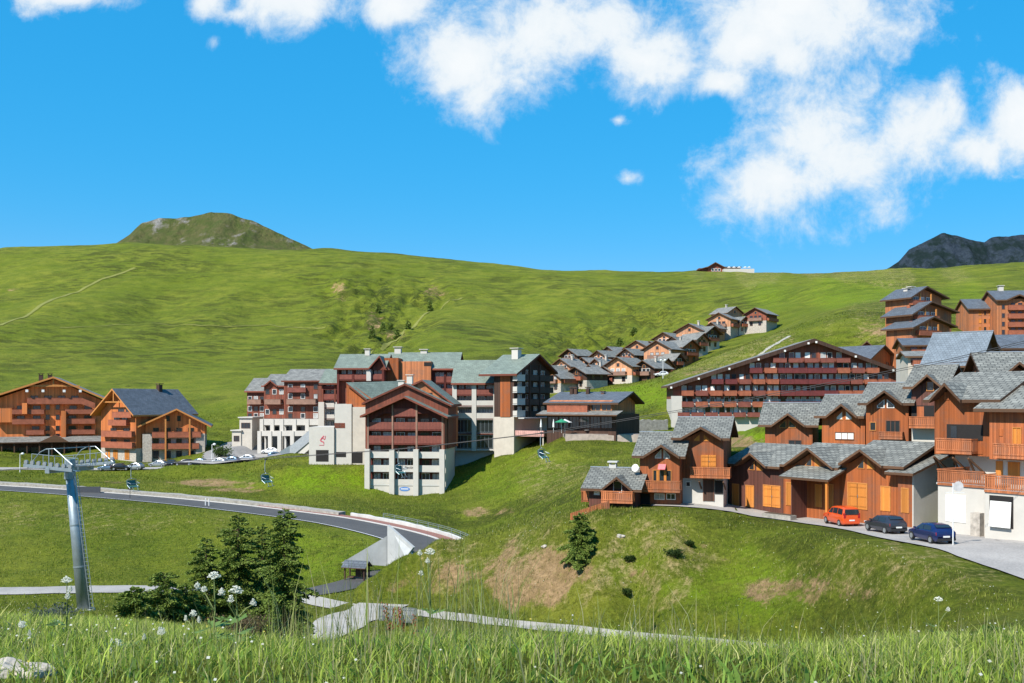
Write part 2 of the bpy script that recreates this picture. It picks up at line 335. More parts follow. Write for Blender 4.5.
GZ += fbm(GX/3.5, GY/2.5, 3, 71)*np.clip((Yc-5)/8, 0, 1)*np.clip((34-Yc)/10, 0, 1)*.75
GZ += fbm(GX/9, GY/9, 3, 5)*np.clip((Yc-20)/150, 0, 1)*1.0
far = np.clip((Yc-330)/250, 0, 1)
GZ += fbm(GX/95+3, GY/420, 3, 19)*far*26*np.clip((900-Yc)/250, 0, 1)
GZ += fbm(GX/45, GY/80, 5, 9)*far*9.0*np.clip((1000-Yc)/250, 0.25, 1)
def _spot(cx, cy, rx, ry, D0, D1):
    px = 512+F*GX/np.clip(GY, 4, None); py = HZ-F*GZ/np.clip(GY, 4, None); d = np.sqrt(((px-cx)/rx)**2+((py-cy)/ry)**2); return np.clip(1.5-d, 0, 1)*((GY > D0) & (GY < D1))
gul = np.zeros(len(GX))
for q in ((372,318,46,42,430,800),(425,295,28,14,450,800),(345,290,26,12,500,800),(610,345,70,26,400,640),(645,318,50,18,420,720)): gul = np.maximum(gul, _spot(*q))
GZ += gul*(-np.abs(fbm(GX/16, GY/50, 5, 91))*26+fbm(GX/9, GY/14, 4, 92)*9)
# roads: (polyline px,py,D ; width ; name)
ROADS = {
 'main_road': ([(-260,478,225),(-120,482,214),(0,488,199),(100,495,190),(200,504,180),(300,516,167),(350,524,158),(400,536,146),(425,546,137),(445,558,131)], 8.2),
 'lower_road': ([(-300,588,134),(-100,590,130),(0,591,128),(120,589,129),(230,592,124),(300,593,121),(350,584,125),(390,572,132),(440,566,140)], 5.4),
 'path': ([(300,597,118),(355,608,110),(430,614,105),(520,624,95),(610,633,88),(690,641,82),(780,650,76)], 3.6),
 'footpath': ([(385,604,112),(350,620,101),(312,637,91),(276,652,83),(236,664,75)], 6.0),
 'driveway': ([(955,526.5,89),(1000,534,83.5),(1060,543,79)], 9),
 'terrace_road': ([(655,503,111),(700,505,109.5),(760,513,108),(820,521,102),(870,528.5,94),(930,540,83),(970,548,77.5),(1024,564,71.5),(1100,590,64),(1200,610,60)], 11.0),
 'block_pad': ([(302,463.5,216),(330,463.5,216),(352,464,215)], 9),
 'house_pad': ([(755,449,124),(815,449,120),(870,448,116),(930,446,112)], 11),
 'car_park': ([(196,463,243),(225,459.5,250),(260,456,258),(300,455,258)], 13.0),
 'plaza_road': ([(-300,469,258),(0,468.5,252),(100,469,246),(180,467,246),(240,461,252),(290,452,268),(340,452,262)], 9.0),
}
def resample(pl, step=1.5):
    pl = [np.array(tuple(P(*p))) for p in pl]; n = len(pl); out = []
    for i in range(n-1):
        p0, p1, p2, p3 = pl[max(i-1,0)], pl[i], pl[i+1], pl[min(i+2,n-1)]
        k = max(2, int(np.linalg.norm(p2-p1)/step))
        for j in range(k):
            t = j/k; out.append(0.5*((2*p1)+(-p0+p2)*t+(2*p0-5*p1+4*p2-p3)*t*t+(-p0+3*p1-3*p2+p3)*t**3))
    out.append(pl[-1]); return np.array(out)
ROADPTS = {k: resample(v[0]) for k, v in ROADS.items()}
GZ0 = GZ.copy()
for k, (pl, w) in ROADS.items():
    rp = ROADPTS[k]
    m = (GX > rp[:,0].min()-20) & (GX < rp[:,0].max()+20) & (GY > rp[:,1].min()-20) & (GY < rp[:,1].max()+20)
    idx = np.where(m)[0]
    d2 = (GX[idx,None]-rp[None,:,0])**2+(GY[idx,None]-rp[None,:,1])**2; j = d2.argmin(1); d = np.sqrt(d2[np.arange(len(idx)), j])
    soft = 5.0 if k not in ('path','footpath','driveway') else 2.5
    t = np.clip((d-w/2-0.8)/soft, 0, 1); t = t*t*(3-2*t)
    GZ[idx] = rp[j,2]*(1-t)+GZ[idx]*t - 0.08*(1-t)
def ground(x, y):
    x = np.asarray(x, float); y = np.asarray(y, float); t = np.clip(y+A0, 28.01, 1430)
    fu = np.clip((x/t-us[0])/(us[1]-us[0]), 0, NU-1.001); fv = np.clip((np.log(t)-vs[0])/(vs[1]-vs[0]), 0, NV-1.001)
    i = fu.astype(int); j = fv.astype(int); a = fu-i; b = fv-j; G = GZ.reshape(NV, NU)
    return (G[j,i]*(1-a)+G[j,i+1]*a)*(1-b)+(G[j+1,i]*(1-a)+G[j+1,i+1]*a)*b
def gz(x, y): return float(ground([x],[y])[0])
def hit(px, py, D0=5.0, D1=1200.0):
    """where the line of sight through a photograph pixel meets the ground"""
    D = np.exp(np.linspace(math.log(D0), math.log(D1), 4000)); x = (px-512)/F*D; z = (HZ-py)/F*D; g = ground(x, D); i = np.argmax(g >= z)
    return Vector((x[i], D[i], g[i]))
def on_ground(px, D, dz=0.0):
    x = (px-512)/F*D; return Vector((x, D, gz(x, D)+dz))
# colour masks: bare earth, dry straw, lush, scree/shrub
def blob(lst, seed, warp=0.25):
    px = 512+F*GX/np.clip(GY, 4, None); m = np.zeros(len(GX)); py = HZ-F*GZ/np.clip(GY, 4, None)
    nx = fbm(GX/ (0.03*Yc+1), GY/(0.09*Yc+1), 4, seed)
    for (cx, cy, rx, ry, D0, D1, a) in lst:
        d = np.sqrt(((px-cx)/rx)**2+((py-cy)/ry)**2)+nx*warp*9
        m = np.maximum(m, a*np.clip(1.6-d*1.15, 0, 1)*((GY > D0) & (GY < D1)))
    return np.clip(m, 0, 1)
BARE = blob([(545,575,75,26,80,125,.9),(480,575,60,18,90,125,.8),(440,590,60,10,90,118,.6),(810,590,70,14,65,100,.75),(760,560,90,8,70,110,.45),(700,545,30,10,80,110,.5),(640,575,20,5,80,110,.55),(860,560,50,9,65,100,.3),
   (205,483,45,5,195,240,.85),(235,490,30,3,195,240,.8),(120,482,30,3,195,240,.5),(480,512,30,8,130,185,.8),(230,520,10,6,130,180,.5),(250,528,14,5,130,180,.5),(10,530,20,4,130,180,.4),(140,528,5,3,130,180,.6),
   (338,288,24,9,500,850,.8),(350,298,30,9,500,850,.55),(372,322,22,26,450,800,.6),(395,335,22,8,450,700,.65),(430,292,18,8,450,800,.6),(10,290,14,5,450,900,.8),(880,330,35,10,260,420,.75),(700,372,45,12,240,330,.55),(680,395,60,12,240,300,.45),(640,420,40,10,225,290,.5),(600,440,60,6,190,240,.5),(660,440,50,5,190,240,.8),(735,442,30,8,130,170,.8),(545,305,120,14,400,850,.25),(800,272,140,5,600,870,.5),(560,270,80,4,600,900,.4)], 21)
DRY = blob([(880,570,150,34,55,105,.5),(700,560,90,45,75,110,.55),(520,560,110,40,90,125,.5),(100,520,140,18,140,200,.45),(560,478,80,22,150,210,.5),(720,350,100,40,240,340,.5),(870,320,90,40,250,420,.45),(100,610,80,10,60,120,.3),(620,310,200,40,400,880,.25),(850,275,150,12,500,860,.5)], 33)
LUSH = blob([(330,480,90,14,195,235,.9),(620,395,60,12,250,310,.9),(690,590,90,26,75,100,.7),(520,470,60,25,150,215,.5),(300,560,80,25,120,165,.5),(780,435,80,6,130,240,.9),(640,570,70,40,80,104,.5),(850,295,120,14,380,700,.5)], 44)
SCREE = blob([(370,315,44,40,430,800,.65),(425,295,25,14,450,800,.7),(250,290,120,6,450,800,.35),(180,320,120,22,400,800,.4),(600,345,60,22,400,620,.5),(640,320,45,16,420,700,.45),(60,370,100,30,320,600,.35),(250,330,80,22,350,700,.3),(880,340,40,14,260,400,.3)], 55)
rd = np.full(len(GX), 1e9)
verts = np.stack([GX, GY, GZ], 1)
jj, ii = np.meshgrid(np.arange(NV-1), np.arange(NU-1), indexing='ij'); b0 = (jj*NU+ii).ravel()
quads = np.stack([b0, b0+1, b0+NU+1, b0+NU], 1)
def np_mesh(name, v, f, mats, attrs=None, smooth=True):
    me = bpy.data.meshes.new(name); n = f.shape[1]
    me.vertices.add(len(v)); me.vertices.foreach_set('co', v.astype(np.float32).ravel())
    me.loops.add(f.size); me.loops.foreach_set('vertex_index', f.astype(np.int32).ravel())
    me.polygons.add(len(f)); me.polygons.foreach_set('loop_start', np.arange(0, f.size, n, dtype=np.int32))
    me.polygons.foreach_set('use_smooth', np.full(len(f), smooth))
    for mt in mats: me.materials.append(mt)
    for k, a in (attrs or {}).items():
        if a.ndim == 1:
            at = me.attributes.new(k, 'FLOAT', 'POINT'); at.data.foreach_set('value', a.astype(np.float32))
        else:
            at = me.attributes.new(k, 'FLOAT_COLOR', 'POINT'); at.data.foreach_set('color', a.astype(np.float32).ravel())
    me.update(); me.validate()
    o = bpy.data.objects.new(name, me); COL.objects.link(o); return o
def grass_ground():
    m, nt, b, L = new_mat('meadow'); tc = N(nt, 'ShaderNodeTexCoord')
    def noise(scale, detail=6, vec=None, rough=0.62):
        n = N(nt, 'ShaderNodeTexNoise', ins={'Scale': scale, 'Detail': detail, 'Roughness': rough}); L(vec or tc.outputs['Object'], n.inputs['Vector']); return n.outputs[0]
    def ramp(x, a, bb, lo=0.0, hi=1.0):
        r = N(nt, 'ShaderNodeMapRange', ins={1: a, 2: bb, 3: lo, 4: hi}); L(x, r.inputs[0]); return r.outputs[0]
    def attr(k): return N(nt, 'ShaderNodeAttribute', attribute_name=k).outputs['Fac']
    def mul(x, y):
        n = N(nt, 'ShaderNodeMath', op='MULTIPLY'); L(x, n.inputs[0]); L(y, n.inputs[1]); return n.outputs[0]
    def patch(k, n, lo, hi, amp=1.5):
        a = N(nt, 'ShaderNodeMath', op='MULTIPLY_ADD', ins={1: amp, 2: -amp/2}); L(n, a.inputs[0]); q = N(nt, 'ShaderNodeMath', op='ADD'); L(a.outputs[0], q.inputs[0]); L(attr(k), q.inputs[1])
        g = N(nt, 'ShaderNodeMath', op='GREATER_THAN', ins={1: .02}); L(attr(k), g.inputs[0]); return mul(g.outputs[0], ramp(q.outputs[0], lo, hi))
    mp = N(nt, 'ShaderNodeMapping'); mp.inputs['Scale'].default_value = (0.3, 1.2, 1.6); L(tc.outputs['Object'], mp.inputs['Vector'])
    col = mixn(nt, ramp(noise(0.018, 5), .35, .65), G_MID, G_YEL)
    col = mixn(nt, ramp(noise(0.10, 8, rough=.7), .38, .66), col, G_DEEP)
    mp2 = N(nt, 'ShaderNodeMapping'); mp2.inputs['Scale'].default_value = (0.5, 1.0, 2.0); L(tc.outputs['Object'], mp2.inputs['Vector'])
    big = ramp(noise(0.012, 5), .40, .60, .08, 1.0)
    col = mixn(nt, mul(big, ramp(noise(0.085, 9, mp.outputs[0], .76), .52, .70, 0, .7)), col, G_DARK)
    streak = noise(0.10, 8, mp2.outputs[0], .66); col = mixn(nt, mul(big, ramp(streak, .505, .56, 0, .9)), col, G_DARK); col = mixn(nt, mul(big, ramp(noise(0.22, 8, mp2.outputs[0], .72), .52, .57, 0, .85)), col, G_DARK)      # clumps that run along the contour
    col = mixn(nt, ramp(noise(1.1, 8, rough=.75), .42, .75, 0, .6), col, G_YEL)
    col = mixn(nt, mul(attr('lush'), ramp(noise(0.5), .3, .6)), col, G_LUSH)
    col = mixn(nt, patch('dry', noise(0.55, 12, rough=.85), .50, .78, 2.4), col, G_DRY)
    col = mixn(nt, patch('scree', noise(0.22, 12, rough=.82), .50, .80, 3.2), col, G_DARK)
    bare = mixn(nt, ramp(noise(0.9, 8, rough=.7), .35, .65), G_BARE1, G_BARE2)
    col = mixn(nt, patch('bare', noise(0.22, 13, rough=.84), .56, .82, 2.8), col, bare)
    # tussocks: small dark-and-light mottling of the sward itself
    fine = ramp(noise(2.2, 10, rough=.8), .3, .7, .55, 1.38)
    mm = mixn(nt, 1.0, (1,1,1), (1,1,1), 'MULTIPLY'); L(col, mm.node.inputs[6]); L(fine, mm.node.inputs[7])
    L(mm, b.inputs['Base Color']); b.inputs['Roughness'].default_value = 0.95; b.inputs['Specular IOR Level'].default_value = 0.1
    bp = N(nt, 'ShaderNodeBump', ins={0: 0.9, 1: 0.5}); L(noise(1.6, 10, rough=.8), bp.inputs['Height'])
    bp2 = N(nt, 'ShaderNodeBump', ins={0: 0.7, 1: 2.5}); L(streak, bp2.inputs['Height']); L(bp2.outputs[0], bp.inputs['Normal']); L(bp.outputs[0], b.inputs['Normal'])
    return m
G_MID, G_YEL, G_DEEP, G_DARK, G_LUSH = (.118,.150,.011), (.185,.195,.024), (.074,.110,.008), (.034,.046,.007), (.150,.235,.008)
G_DRY, G_BARE1, G_BARE2 = (.32,.25,.11), (.38,.25,.13), (.22,.15,.065)
MEADOW = grass_ground()
g_o = np_mesh('ground', verts, quads, [MEADOW], {'bare': BARE, 'dry': DRY, 'lush': LUSH, 'scree': SCREE}); tag(g_o, kind='structure')

def strip(name, rp, offs0, offs1, dz, mat, step=1, kind='structure', thick=0, jag=0):
    n = len(rp); v = []; o_ = (offs0, offs1)
    for i in range(n):
        t = rp[min(i+1,n-1)]-rp[max(i-1,0)]; nn = np.array([t[1], -t[0], 0]); nn /= np.linalg.norm(nn)+1e-9
        for o in [q+math.copysign(jag, q)*(vnoise(np.array([i*.55]), np.array([q*7.3]), 3)[0]-.6) for q in o_]: v.append(rp[i]+nn*o+np.array([0,0,dz]))
    f = np.array([[2*i, 2*i+1, 2*i+3, 2*i+2] for i in range(n-1)]); v = np.array(v)
    if thick:
        m0 = len(v); v = np.concatenate([v, v-np.array([0,0,thick])]); e = []
        for i in range(n-1):
            e += [[2*i+2, 2*i, m0+2*i, m0+2*i+2], [2*i+1, 2*i+3, m0+2*i+3, m0+2*i+1]]
        f = np.concatenate([f, np.array(e)])
    o = np_mesh(name, v, f, [mat], smooth=False)
    if kind: tag(o, kind=kind)
    return o
def roadmat(name, c1, c2, patch):
    m, nt, b, L = new_mat(name); tc = N(nt, 'ShaderNodeTexCoord')
    n1 = N(nt, 'ShaderNodeTexNoise', ins={'Scale': 0.25, 'Detail': 8, 'Roughness': 0.7}); L(tc.outputs['Object'], n1.inputs['Vector'])
    n2 = N(nt, 'ShaderNodeTexNoise', ins={'Scale': 6.0, 'Detail': 4, 'Roughness': 0.8}); L(tc.outputs['Object'], n2.inputs['Vector'])
    r = N(nt, 'ShaderNodeMapRange', ins={1: .5-patch, 2: .5+patch}); L(n1.outputs[0], r.inputs[0])
    c = mixn(nt, r.outputs[0], c1, c2); r2 = N(nt, 'ShaderNodeMapRange', ins={1: .3, 2: .7, 3: .75, 4: 1.2}); L(n2.outputs[0], r2.inputs[0])
    mm = mixn(nt, 1.0, (1,1,1), (1,1,1), 'MULTIPLY'); L(c, mm.node.inputs[6]); L(r2.outputs[0], mm.node.inputs[7]); L(mm, b.inputs['Base Color']); b.inputs['Roughness'].default_value = 0.9
    bp = N(nt, 'ShaderNodeBump', ins={0: 0.4, 1: 0.02}); L(n2.outputs[0], bp.inputs['Height']); L(bp.outputs[0], b.inputs['Normal']); return m
ASPH = roadmat('asphalt', (.052,.050,.050), (.078,.075,.072), .2); PALE = roadmat('worn_asphalt', (.27,.25,.23), (.36,.33,.30), .15)
GRAV = roadmat('gravel', (.33,.30,.26), (.42,.38,.33), .15); KERB = roadmat('kerb_stone', (.46,.43,.39), (.56,.53,.49), .2); REDP = roadmat('red_paving', (.20,.085,.065), (.26,.12,.09), .2)
WHITEP = plain('road_paint', (.75,.75,.72), .7)
mr_ = ROADPTS['main_road']
strip('main_road', mr_, -3.4, 3.6, 0.03, ASPH)
strip('road_kerb', mr_, -3.75, -3.4, 0.13, KERB, thick=.2)
k0 = int(len(mr_)*.70)
strip('pavement', mr_[k0:], -5.6, -3.75, 0.10, REDP, thick=.2)
strip('road_verge', mr_, -6.6, -5.6, 0.06, KERB) if False else None
strip('road_line', mr_, 3.25, 3.4, 0.036, WHITEP)
lr_ = ROADPTS['lower_road']; k1_ = int(len(lr_)*.62); strip('lower_road', lr_[:k1_+1], -2.5, 2.5, 0.03, PALE, jag=.5); strip('lower_road', lr_[k1_:], -2.5, 2.5, 0.03, ASPH, jag=.3)
strip('path', ROADPTS['path'], -1.7, 1.7, 0.034, GRAV, jag=.9)
strip('footpath', ROADPTS['footpath'], -2.9, 2.9, 0.038, GRAV, jag=1.4)
strip('terrace_road', ROADPTS['terrace_road'], -6.0, 3.0, 0.03, PALE, jag=.6)
strip('car_park', ROADPTS['car_park'], -6.5, 6.5, 0.045, PALE)
strip('plaza_road', ROADPTS['plaza_road'], -4.2, 4.2, 0.03, PALE)

# far mountains: closed ridged masses at their own distance
def mountain(name, prof, D, depth, mat, seed, rough, px0, px1, n=220, rows=60, base=300):
    pxs = np.linspace(px0, px1, n); py = np.interp(pxs, [p[0] for p in prof], [p[1] for p in prof]); top = (HZ-py)/F*D
    v = []
    for j in range(rows):
        t = -1+2*j/(rows-1)                        # front foot .. ridge .. back foot
        y = D+t*depth; k = 1-abs(t)
        x = (pxs-512)/F*D*(1+0.12*t*0)
        prof_k = k**0.85
        z = -20+(top+20)*prof_k
        z = z+fbm(x/(depth*.32), np.full(n, y)/(depth*.22)+3.1, 6, seed)*rough*k**.5*(1-k**6)*np.clip((top+20)/(top.max()+20),0,1)
        rid = np.abs(fbm(x/(depth*.15)+7, np.full(n, y)/(depth*.5), 5, seed+3)); z = z-rid*rough*0.9*k**.5*(1-k**6)*np.clip((top+20)/(top.max()+20),0,1)
        v.append(np.stack([x, np.full(n, y), z], 1))
    v = np.concatenate(v); jj, ii = np.meshgrid(np.arange(rows-1), np.arange(n-1), indexing='ij'); b0 = (jj*n+ii).ravel()
    o = np_mesh(name, v, np.stack([b0, b0+1, b0+n+1, b0+n], 1), [mat]); tag(o, kind='structure'); return o
def rockmat(name, grass1, grass2, rock1, rock2, cover, sc):
    m, nt, b, L = new_mat(name); tc = N(nt, 'ShaderNodeTexCoord'); 
    def nz(s, d=9, r=.7):
        n = N(nt, 'ShaderNodeTexNoise', ins={'Scale': s, 'Detail': d, 'Roughness': r}); L(tc.outputs['Object'], n.inputs['Vector']); return n.outputs[0]
    def rp(x, a, c, lo=0, hi=1):
        n = N(nt, 'ShaderNodeMapRange', ins={1: a, 2: c, 3: lo, 4: hi}); L(x, n.inputs[0]); return n.outputs[0]
    g = mixn(nt, rp(nz(sc*2), .4, .6), grass1, grass2); r = mixn(nt, rp(nz(sc*5), .35, .65), rock1, rock2)
    col = mixn(nt, rp(nz(sc), cover-.06, cover+.05), g, r)
    L(col, b.inputs['Base Color']); b.inputs['Roughness'].default_value = .95; b.inputs['Specular IOR Level'].default_value = .1
    bp = N(nt, 'ShaderNodeBump', ins={0: 1.0, 1: 30}); L(nz(sc*2.5, 10, .75), bp.inputs['Height']); L(bp.outputs[0], b.inputs['Normal']); return m
mountain('green_mountain', [(60,262),(112,244),(130,232),(143,220),(160,215),(178,215.5),(196,212),(212,209.5),(232,211),(252,217),(272,227),(290,236),(312,246),(360,262)], 2600, 520,
         rockmat('mountain_turf', (.105,.135,.035), (.165,.155,.06), (.22,.20,.17), (.46,.44,.40), .61, .016), 3, 150, 40, 380, 260, 70)
mountain('rocky_mountain', [(840,285),(885,268),(900,259),(910,247),(920,241),(935,235),(943,231),(952,234),(970,238.5),(985,240),(993,235),(1005,234),(1020,232),(1060,240),(1120,236),(1200,262)], 3600, 700,
         rockmat('mountain_rock', (.014,.028,.026), (.024,.038,.040), (.022,.036,.052), (.060,.080,.105), .52, .014), 17, 330, 810, 1240, 280, 70)

def drape(name, poly, mat, step, dz):
    """a paved area laid over the ground inside a plan outline of (x, y) points"""
    po = np.array([(p[0], p[1]) for p in poly]); x0, y0 = po.min(0); x1, y1 = po.max(0); nx, ny = int((x1-x0)/step)+2, int((y1-y0)/step)+2
    gx, gy = np.meshgrid(x0+np.arange(nx)*step, y0+np.arange(ny)*step); cx, cy = (gx+step/2).ravel(), (gy+step/2).ravel(); ins = np.zeros(len(cx), bool); j = len(po)-1
    wob = fbm(cx/2.5, cy/2.5, 3, 8)*1.2
    for i in range(len(po)):
        a, b = po[i], po[j]; c = ((a[1] > cy) != (b[1] > cy)) & (cx < (b[0]-a[0])*(cy-a[1])/(b[1]-a[1]+1e-9)+a[0]+wob); ins ^= c; j = i
    v = np.stack([gx.ravel(), gy.ravel(), ground(gx.ravel(), gy.ravel())+dz], 1); q, r = np.divmod(np.where(ins)[0], nx); ok = (r < nx-1) & (q < ny-1); b0 = (q*nx+r)[ok]
    return tag(np_mesh(name, v, np.stack([b0, b0+1, b0+nx+1, b0+nx], 1), [mat]), kind='structure')
PLAZA = roadmat('plaza_asphalt', (.17,.165,.16), (.25,.24,.23), .2)
plz = [P(*q) for q in ((196,464,243),(300,463,244),(316,462,240),(308,445,268),(292,440,290),(232,443,290),(205,452,272))]
drape('plaza', plz, PLAZA, .8, .12)
rt = ROADPTS['terrace_road']; rsel = rt[(rt[:,1] < 93) & (rt[:,1] > 66)]
drape('parking', [(p[0]+5.0, p[1]) for p in rsel]+[(p[0]+15, p[1]+1) for p in rsel[::-1]], PALE, .5, .115)

def trail(name, pix, w, mat, D0, D1, dz=.12):
    """a worn trail following the ground through a row of photograph pixels"""
    p = [np.array(tuple(hit(px, py, D0, D1))) for px, py in pix]; q = []
    for i in range(len(p)-1):
        for k in range(14): q.append(p[i]+(p[i+1]-p[i])*k/14)
    q.append(p[-1]); q = np.array(q); n = len(q); v = []
    for i in range(n):
        t = q[min(i+1,n-1)]-q[max(i-1,0)]; nn = np.array([t[1],-t[0]]); nn /= np.linalg.norm(nn)+1e-9; ww = w*(.7+.6*vnoise(np.array([i*.4]), np.array([w]), 5)[0])/2
        for sg in (-1, -.33, .33, 1): x, y = q[i,0]+nn[0]*ww*sg, q[i,1]+nn[1]*ww*sg; v.append((x, y, gz(x, y)+dz))
    f = [[4*i+k, 4*i+k+1, 4*i+5+k, 4*i+4+k] for i in range(n-1) for k in range(3)]
    return tag(np_mesh(name, np.array(v), np.array(f), [mat]), kind='structure')
CONC_T = plain('pale_track', (.34,.32,.26), .95)
WORN = plain('worn_turf', (.185,.19,.035), .95, var=.3, scale=.4)
trail('hill_path', [(0,326),(35,310),(70,294),(100,280),(135,268)], 2.6, WORN, 350, 1000, .25)
trail('hill_path', [(60,328),(130,325),(200,326),(270,325),(325,328)], 1.3, WORN, 350, 1000, .25)
trail('hill_path', [(355,368),(385,346),(415,326),(442,308),(462,298)], 2.0, WORN, 350, 900, .25)
trail('track', [(752,360),(764,352),(778,343),(790,336)], 1.0, CONC_T, 250, 420, .1)
# ------------------------------------------------------------------ building kit
class Bld:
    """a building set out from its front left foot; X and H turn photograph rows and columns into metres on its front"""
    def __init__(s, name, label, cat, px, py, D, th, group=None):
        s.o = P(px, py, D); s.c, s.s = math.cos(R(th)), math.sin(R(th)); s.th = th
        s.root = thing(name, label, cat, s.o, -R(th), group)
    def X(s, px, y=0.0):
        k = (px-512)/F; return (k*(s.o.y+s.c*y)-s.o.x-s.s*y)/(s.c+k*s.s)
    def H(s, py, x=0.0, y=0.0): return (HZ-py)/F*(s.o.y-s.s*x+s.c*y)-s.o.z
    def XH(s, px, py, y=0.0):
        x = s.X(px, y); return x, s.H(py, x, y)
    def part(s, name, mb, mat, parent=None, label=None, smooth=False):
        if not mb.v: return None
        o = mb.build(name, mat, parent or s.root, smooth)
        if label: o['label'] = label
        return o
def fb(mb, face, k, u0, u1, o0, o1, z0, z1, m=0):
    """box on a face: 'F' front plane y=k, 'B', 'R' right wall x=k, 'L' left wall x=k; o = distance out of the wall"""
    if face == 'F': mb.box(u0, u1, k-o1, k-o0, z0, z1, m)
    elif face == 'R': mb.box(k+o0, k+o1, u0, u1, z0, z1, m)
    elif face == 'L': mb.box(k-o1, k-o0, u0, u1, z0, z1, m)
def win(b, u0, u1, z0, z1, frame, pane, face='F', k=0.0, t=0.07, mull=1, sill=None, name='window', two=True):
    mb = MB()
    if u0 > u1: u0, u1 = u1, u0
    if z0 > z1: z0, z1 = z1, z0
    fb(mb, face, k, u0-t, u0, 0.004, .09, z0-t, z1+t); fb(mb, face, k, u1, u1+t, 0.004, .09, z0-t, z1+t)
    fb(mb, face, k, u0, u1, 0.004, .09, z1, z1+t); fb(mb, face, k, u0, u1, 0.004, .09, z0-t, z0)
    for i in range(mull):
        um = u0+(u1-u0)*(i+1)/(mull+1); fb(mb, face, k, um-t*.4, um+t*.4, .03, .07, z0, z1)
    f = b.part(name, mb, frame)
    p = MB(); fb(p, face, k, u0, u1, .004, .028, z0, z1); b.part('pane', p, pane, f)
    return f
def door(b, u0, u1, z0, z1, mat, face='F', k=0.0, frame=None, name='door', label=None):
    mb = MB(); fb(mb, face, k, u0, u1, .004, .05, z0, z1); d = b.part(name, mb, mat, label=label)
    if u1-u0 > 1.5 and mat is not DARK:
        g = MB(); 
        for zz in (.12, .5, .86): fb(g, face, k, u0+.05, u1-.05, .051, .075, z0+(z1-z0)*zz-.06, z0+(z1-z0)*zz+.06)
        b.part('batten', g, mat, d); g = MB(); um = (u0+u1)/2; fb(g, face, k, um-.02, um+.02, .0505, .078, z0, z1); b.part('door_joint', g, DARK, d); g = MB(); fb(g, face, k, um+.06, um+.1, .078, .12, z0+(z1-z0)*.45, z0+(z1-z0)*.56); b.part('handle', g, GREYM, d)
    if frame:
        f = MB(); t = .1; fb(f, face, k, u0-t, u0, .004, .08, z0, z1+t); fb(f, face, k, u1, u1+t, .004, .08, z0, z1+t); fb(f, face, k, u0, u1, .004, .08, z1, z1+t)
        b.part('door_frame', f, frame, d)
    return d
def balcony(b, u0, u1, z, depth, h, floor_m, rail_m, face='F', k=0.0, fancy=False, sides=True, label=None, under=None):
    """floor slab with a child railing; fancy railings have every board cut out"""
    fl = MB(); fb(fl, face, k, u0, u1, 0.004, depth, z-.18, z); o = b.part('balcony', fl, floor_m, label=label)
    r = MB()
    if not fancy:
        fb(r, face, k, u0, u1, depth-.05, depth+.01, z-.22, z+h)
        if sides: fb(r, face, k, u0, u0+.05, .05, depth-.06, z+.1, z+h); fb(r, face, k, u1-.05, u1, .05, depth-.06, z+.1, z+h)
        fb(r, face, k, u0-.04, u1+.04, depth-.09, depth+.05, z+h, z+h+.07)
    else:
        fb(r, face, k, u0-.03, u1+.03, depth-.08, depth+.06, z+h-.06, z+h+.04); fb(r, face, k, u0, u1, depth-.05, depth+.03, z+h-.24, z+h-.16)
        fb(r, face, k, u0, u1, depth-.05, depth+.03, z+.08, z+.18); fb(r, face, k, u0, u1, depth-.03, depth+.02, z-.24, z-.02)
        n = max(3, int((u1-u0)/.19)); st = (u1-u0)/n
        for i in range(n):
            a = u0+st*(i+.5); fb(r, face, k, a-st*.36, a+st*.36, depth-.02, depth+.01, z+.02, z+h-.08)
        if sides:
            for uu in (u0, u1-.05):
                fb(r, face, k, uu, uu+.05, .05, depth-.09, z+h-.06, z+h+.03); 
                m_ = max(2, int(depth/.2))
                for i in range(m_): 
                    a = .08+(depth-.2)*i/m_; fb(r, face, k, uu+.01, uu+.04, a, a+.13, z+.02, z+h-.06)
    b.part('railing', r, rail_m, o); return o
def slab(mb, poly, t, m=0, ms=1):
    mb.prism(poly, (0,0,-t), m, ms)
def roof_x(mb, x0, x1, yf, yb, yr, ze, zr, zb=None, gables=(), t=.22, ext=0.25):
    """ridge along x; gables = (centre, half width, apex height) cross roofs rising out of the front slope"""
    zb = ze if zb is None else zb; sl = (zr-ze)/(yr-yf); front = [(x0,yf,ze)]
    for xc, hw, za in sorted(gables):
        ym = yf+(za-ze)/sl; l = max(xc-hw, x0+.01); r = min(xc+hw, x1-.01)
        front += [(l,yf,ze),(xc,ym,za),(r,yf,ze)]
        for sx, e in ((-1,l),(1,r)):
            slab(mb, [(e,yf,ze),(e,yf-ext,ze),(xc,yf-ext,za),(xc,ym,za)], t)
    front += [(x1,yf,ze),(x1,yr,zr),(x0,yr,zr)]
    pts = [p for i, p in enumerate(front) if i == 0 or (Vector(p)-Vector(front[i-1])).length > .02]
    slab(mb, pts, t); slab(mb, [(x0,yr,zr),(x1,yr,zr),(x1,yb,zb),(x0,yb,zb)], t)
def roof_y(mb, x0, x1, xr, zl, zt, zr, y0, y1, t=.22):
    slab(mb, [(x0,y0,zl),(xr,y0,zt),(xr,y1,zt),(x0,y1,zl)], t); slab(mb, [(xr,y0,zt),(x1,y0,zr),(x1,y1,zr),(xr,y1,zt)], t)
def body_x(mb, x0, x1, y0, y1, yr, zb, ze, zr, m=0, zeb=None):
    mb.prism([(x0,y0,zb),(x0,y1,zb),(x0,y1,ze if zeb is None else zeb),(x0,yr,zr),(x0,y0,ze)], (x1-x0,0,0), m)
def body_y(mb, x0, x1, xr, y0, y1, zb, zl, zt, zr, m=0):
    mb.prism([(x0,y0,zb),(x1,y0,zb),(x1,y0,zr),(xr,y0,zt),(x0,y0,zl)], (0,y1-y0,0), m)
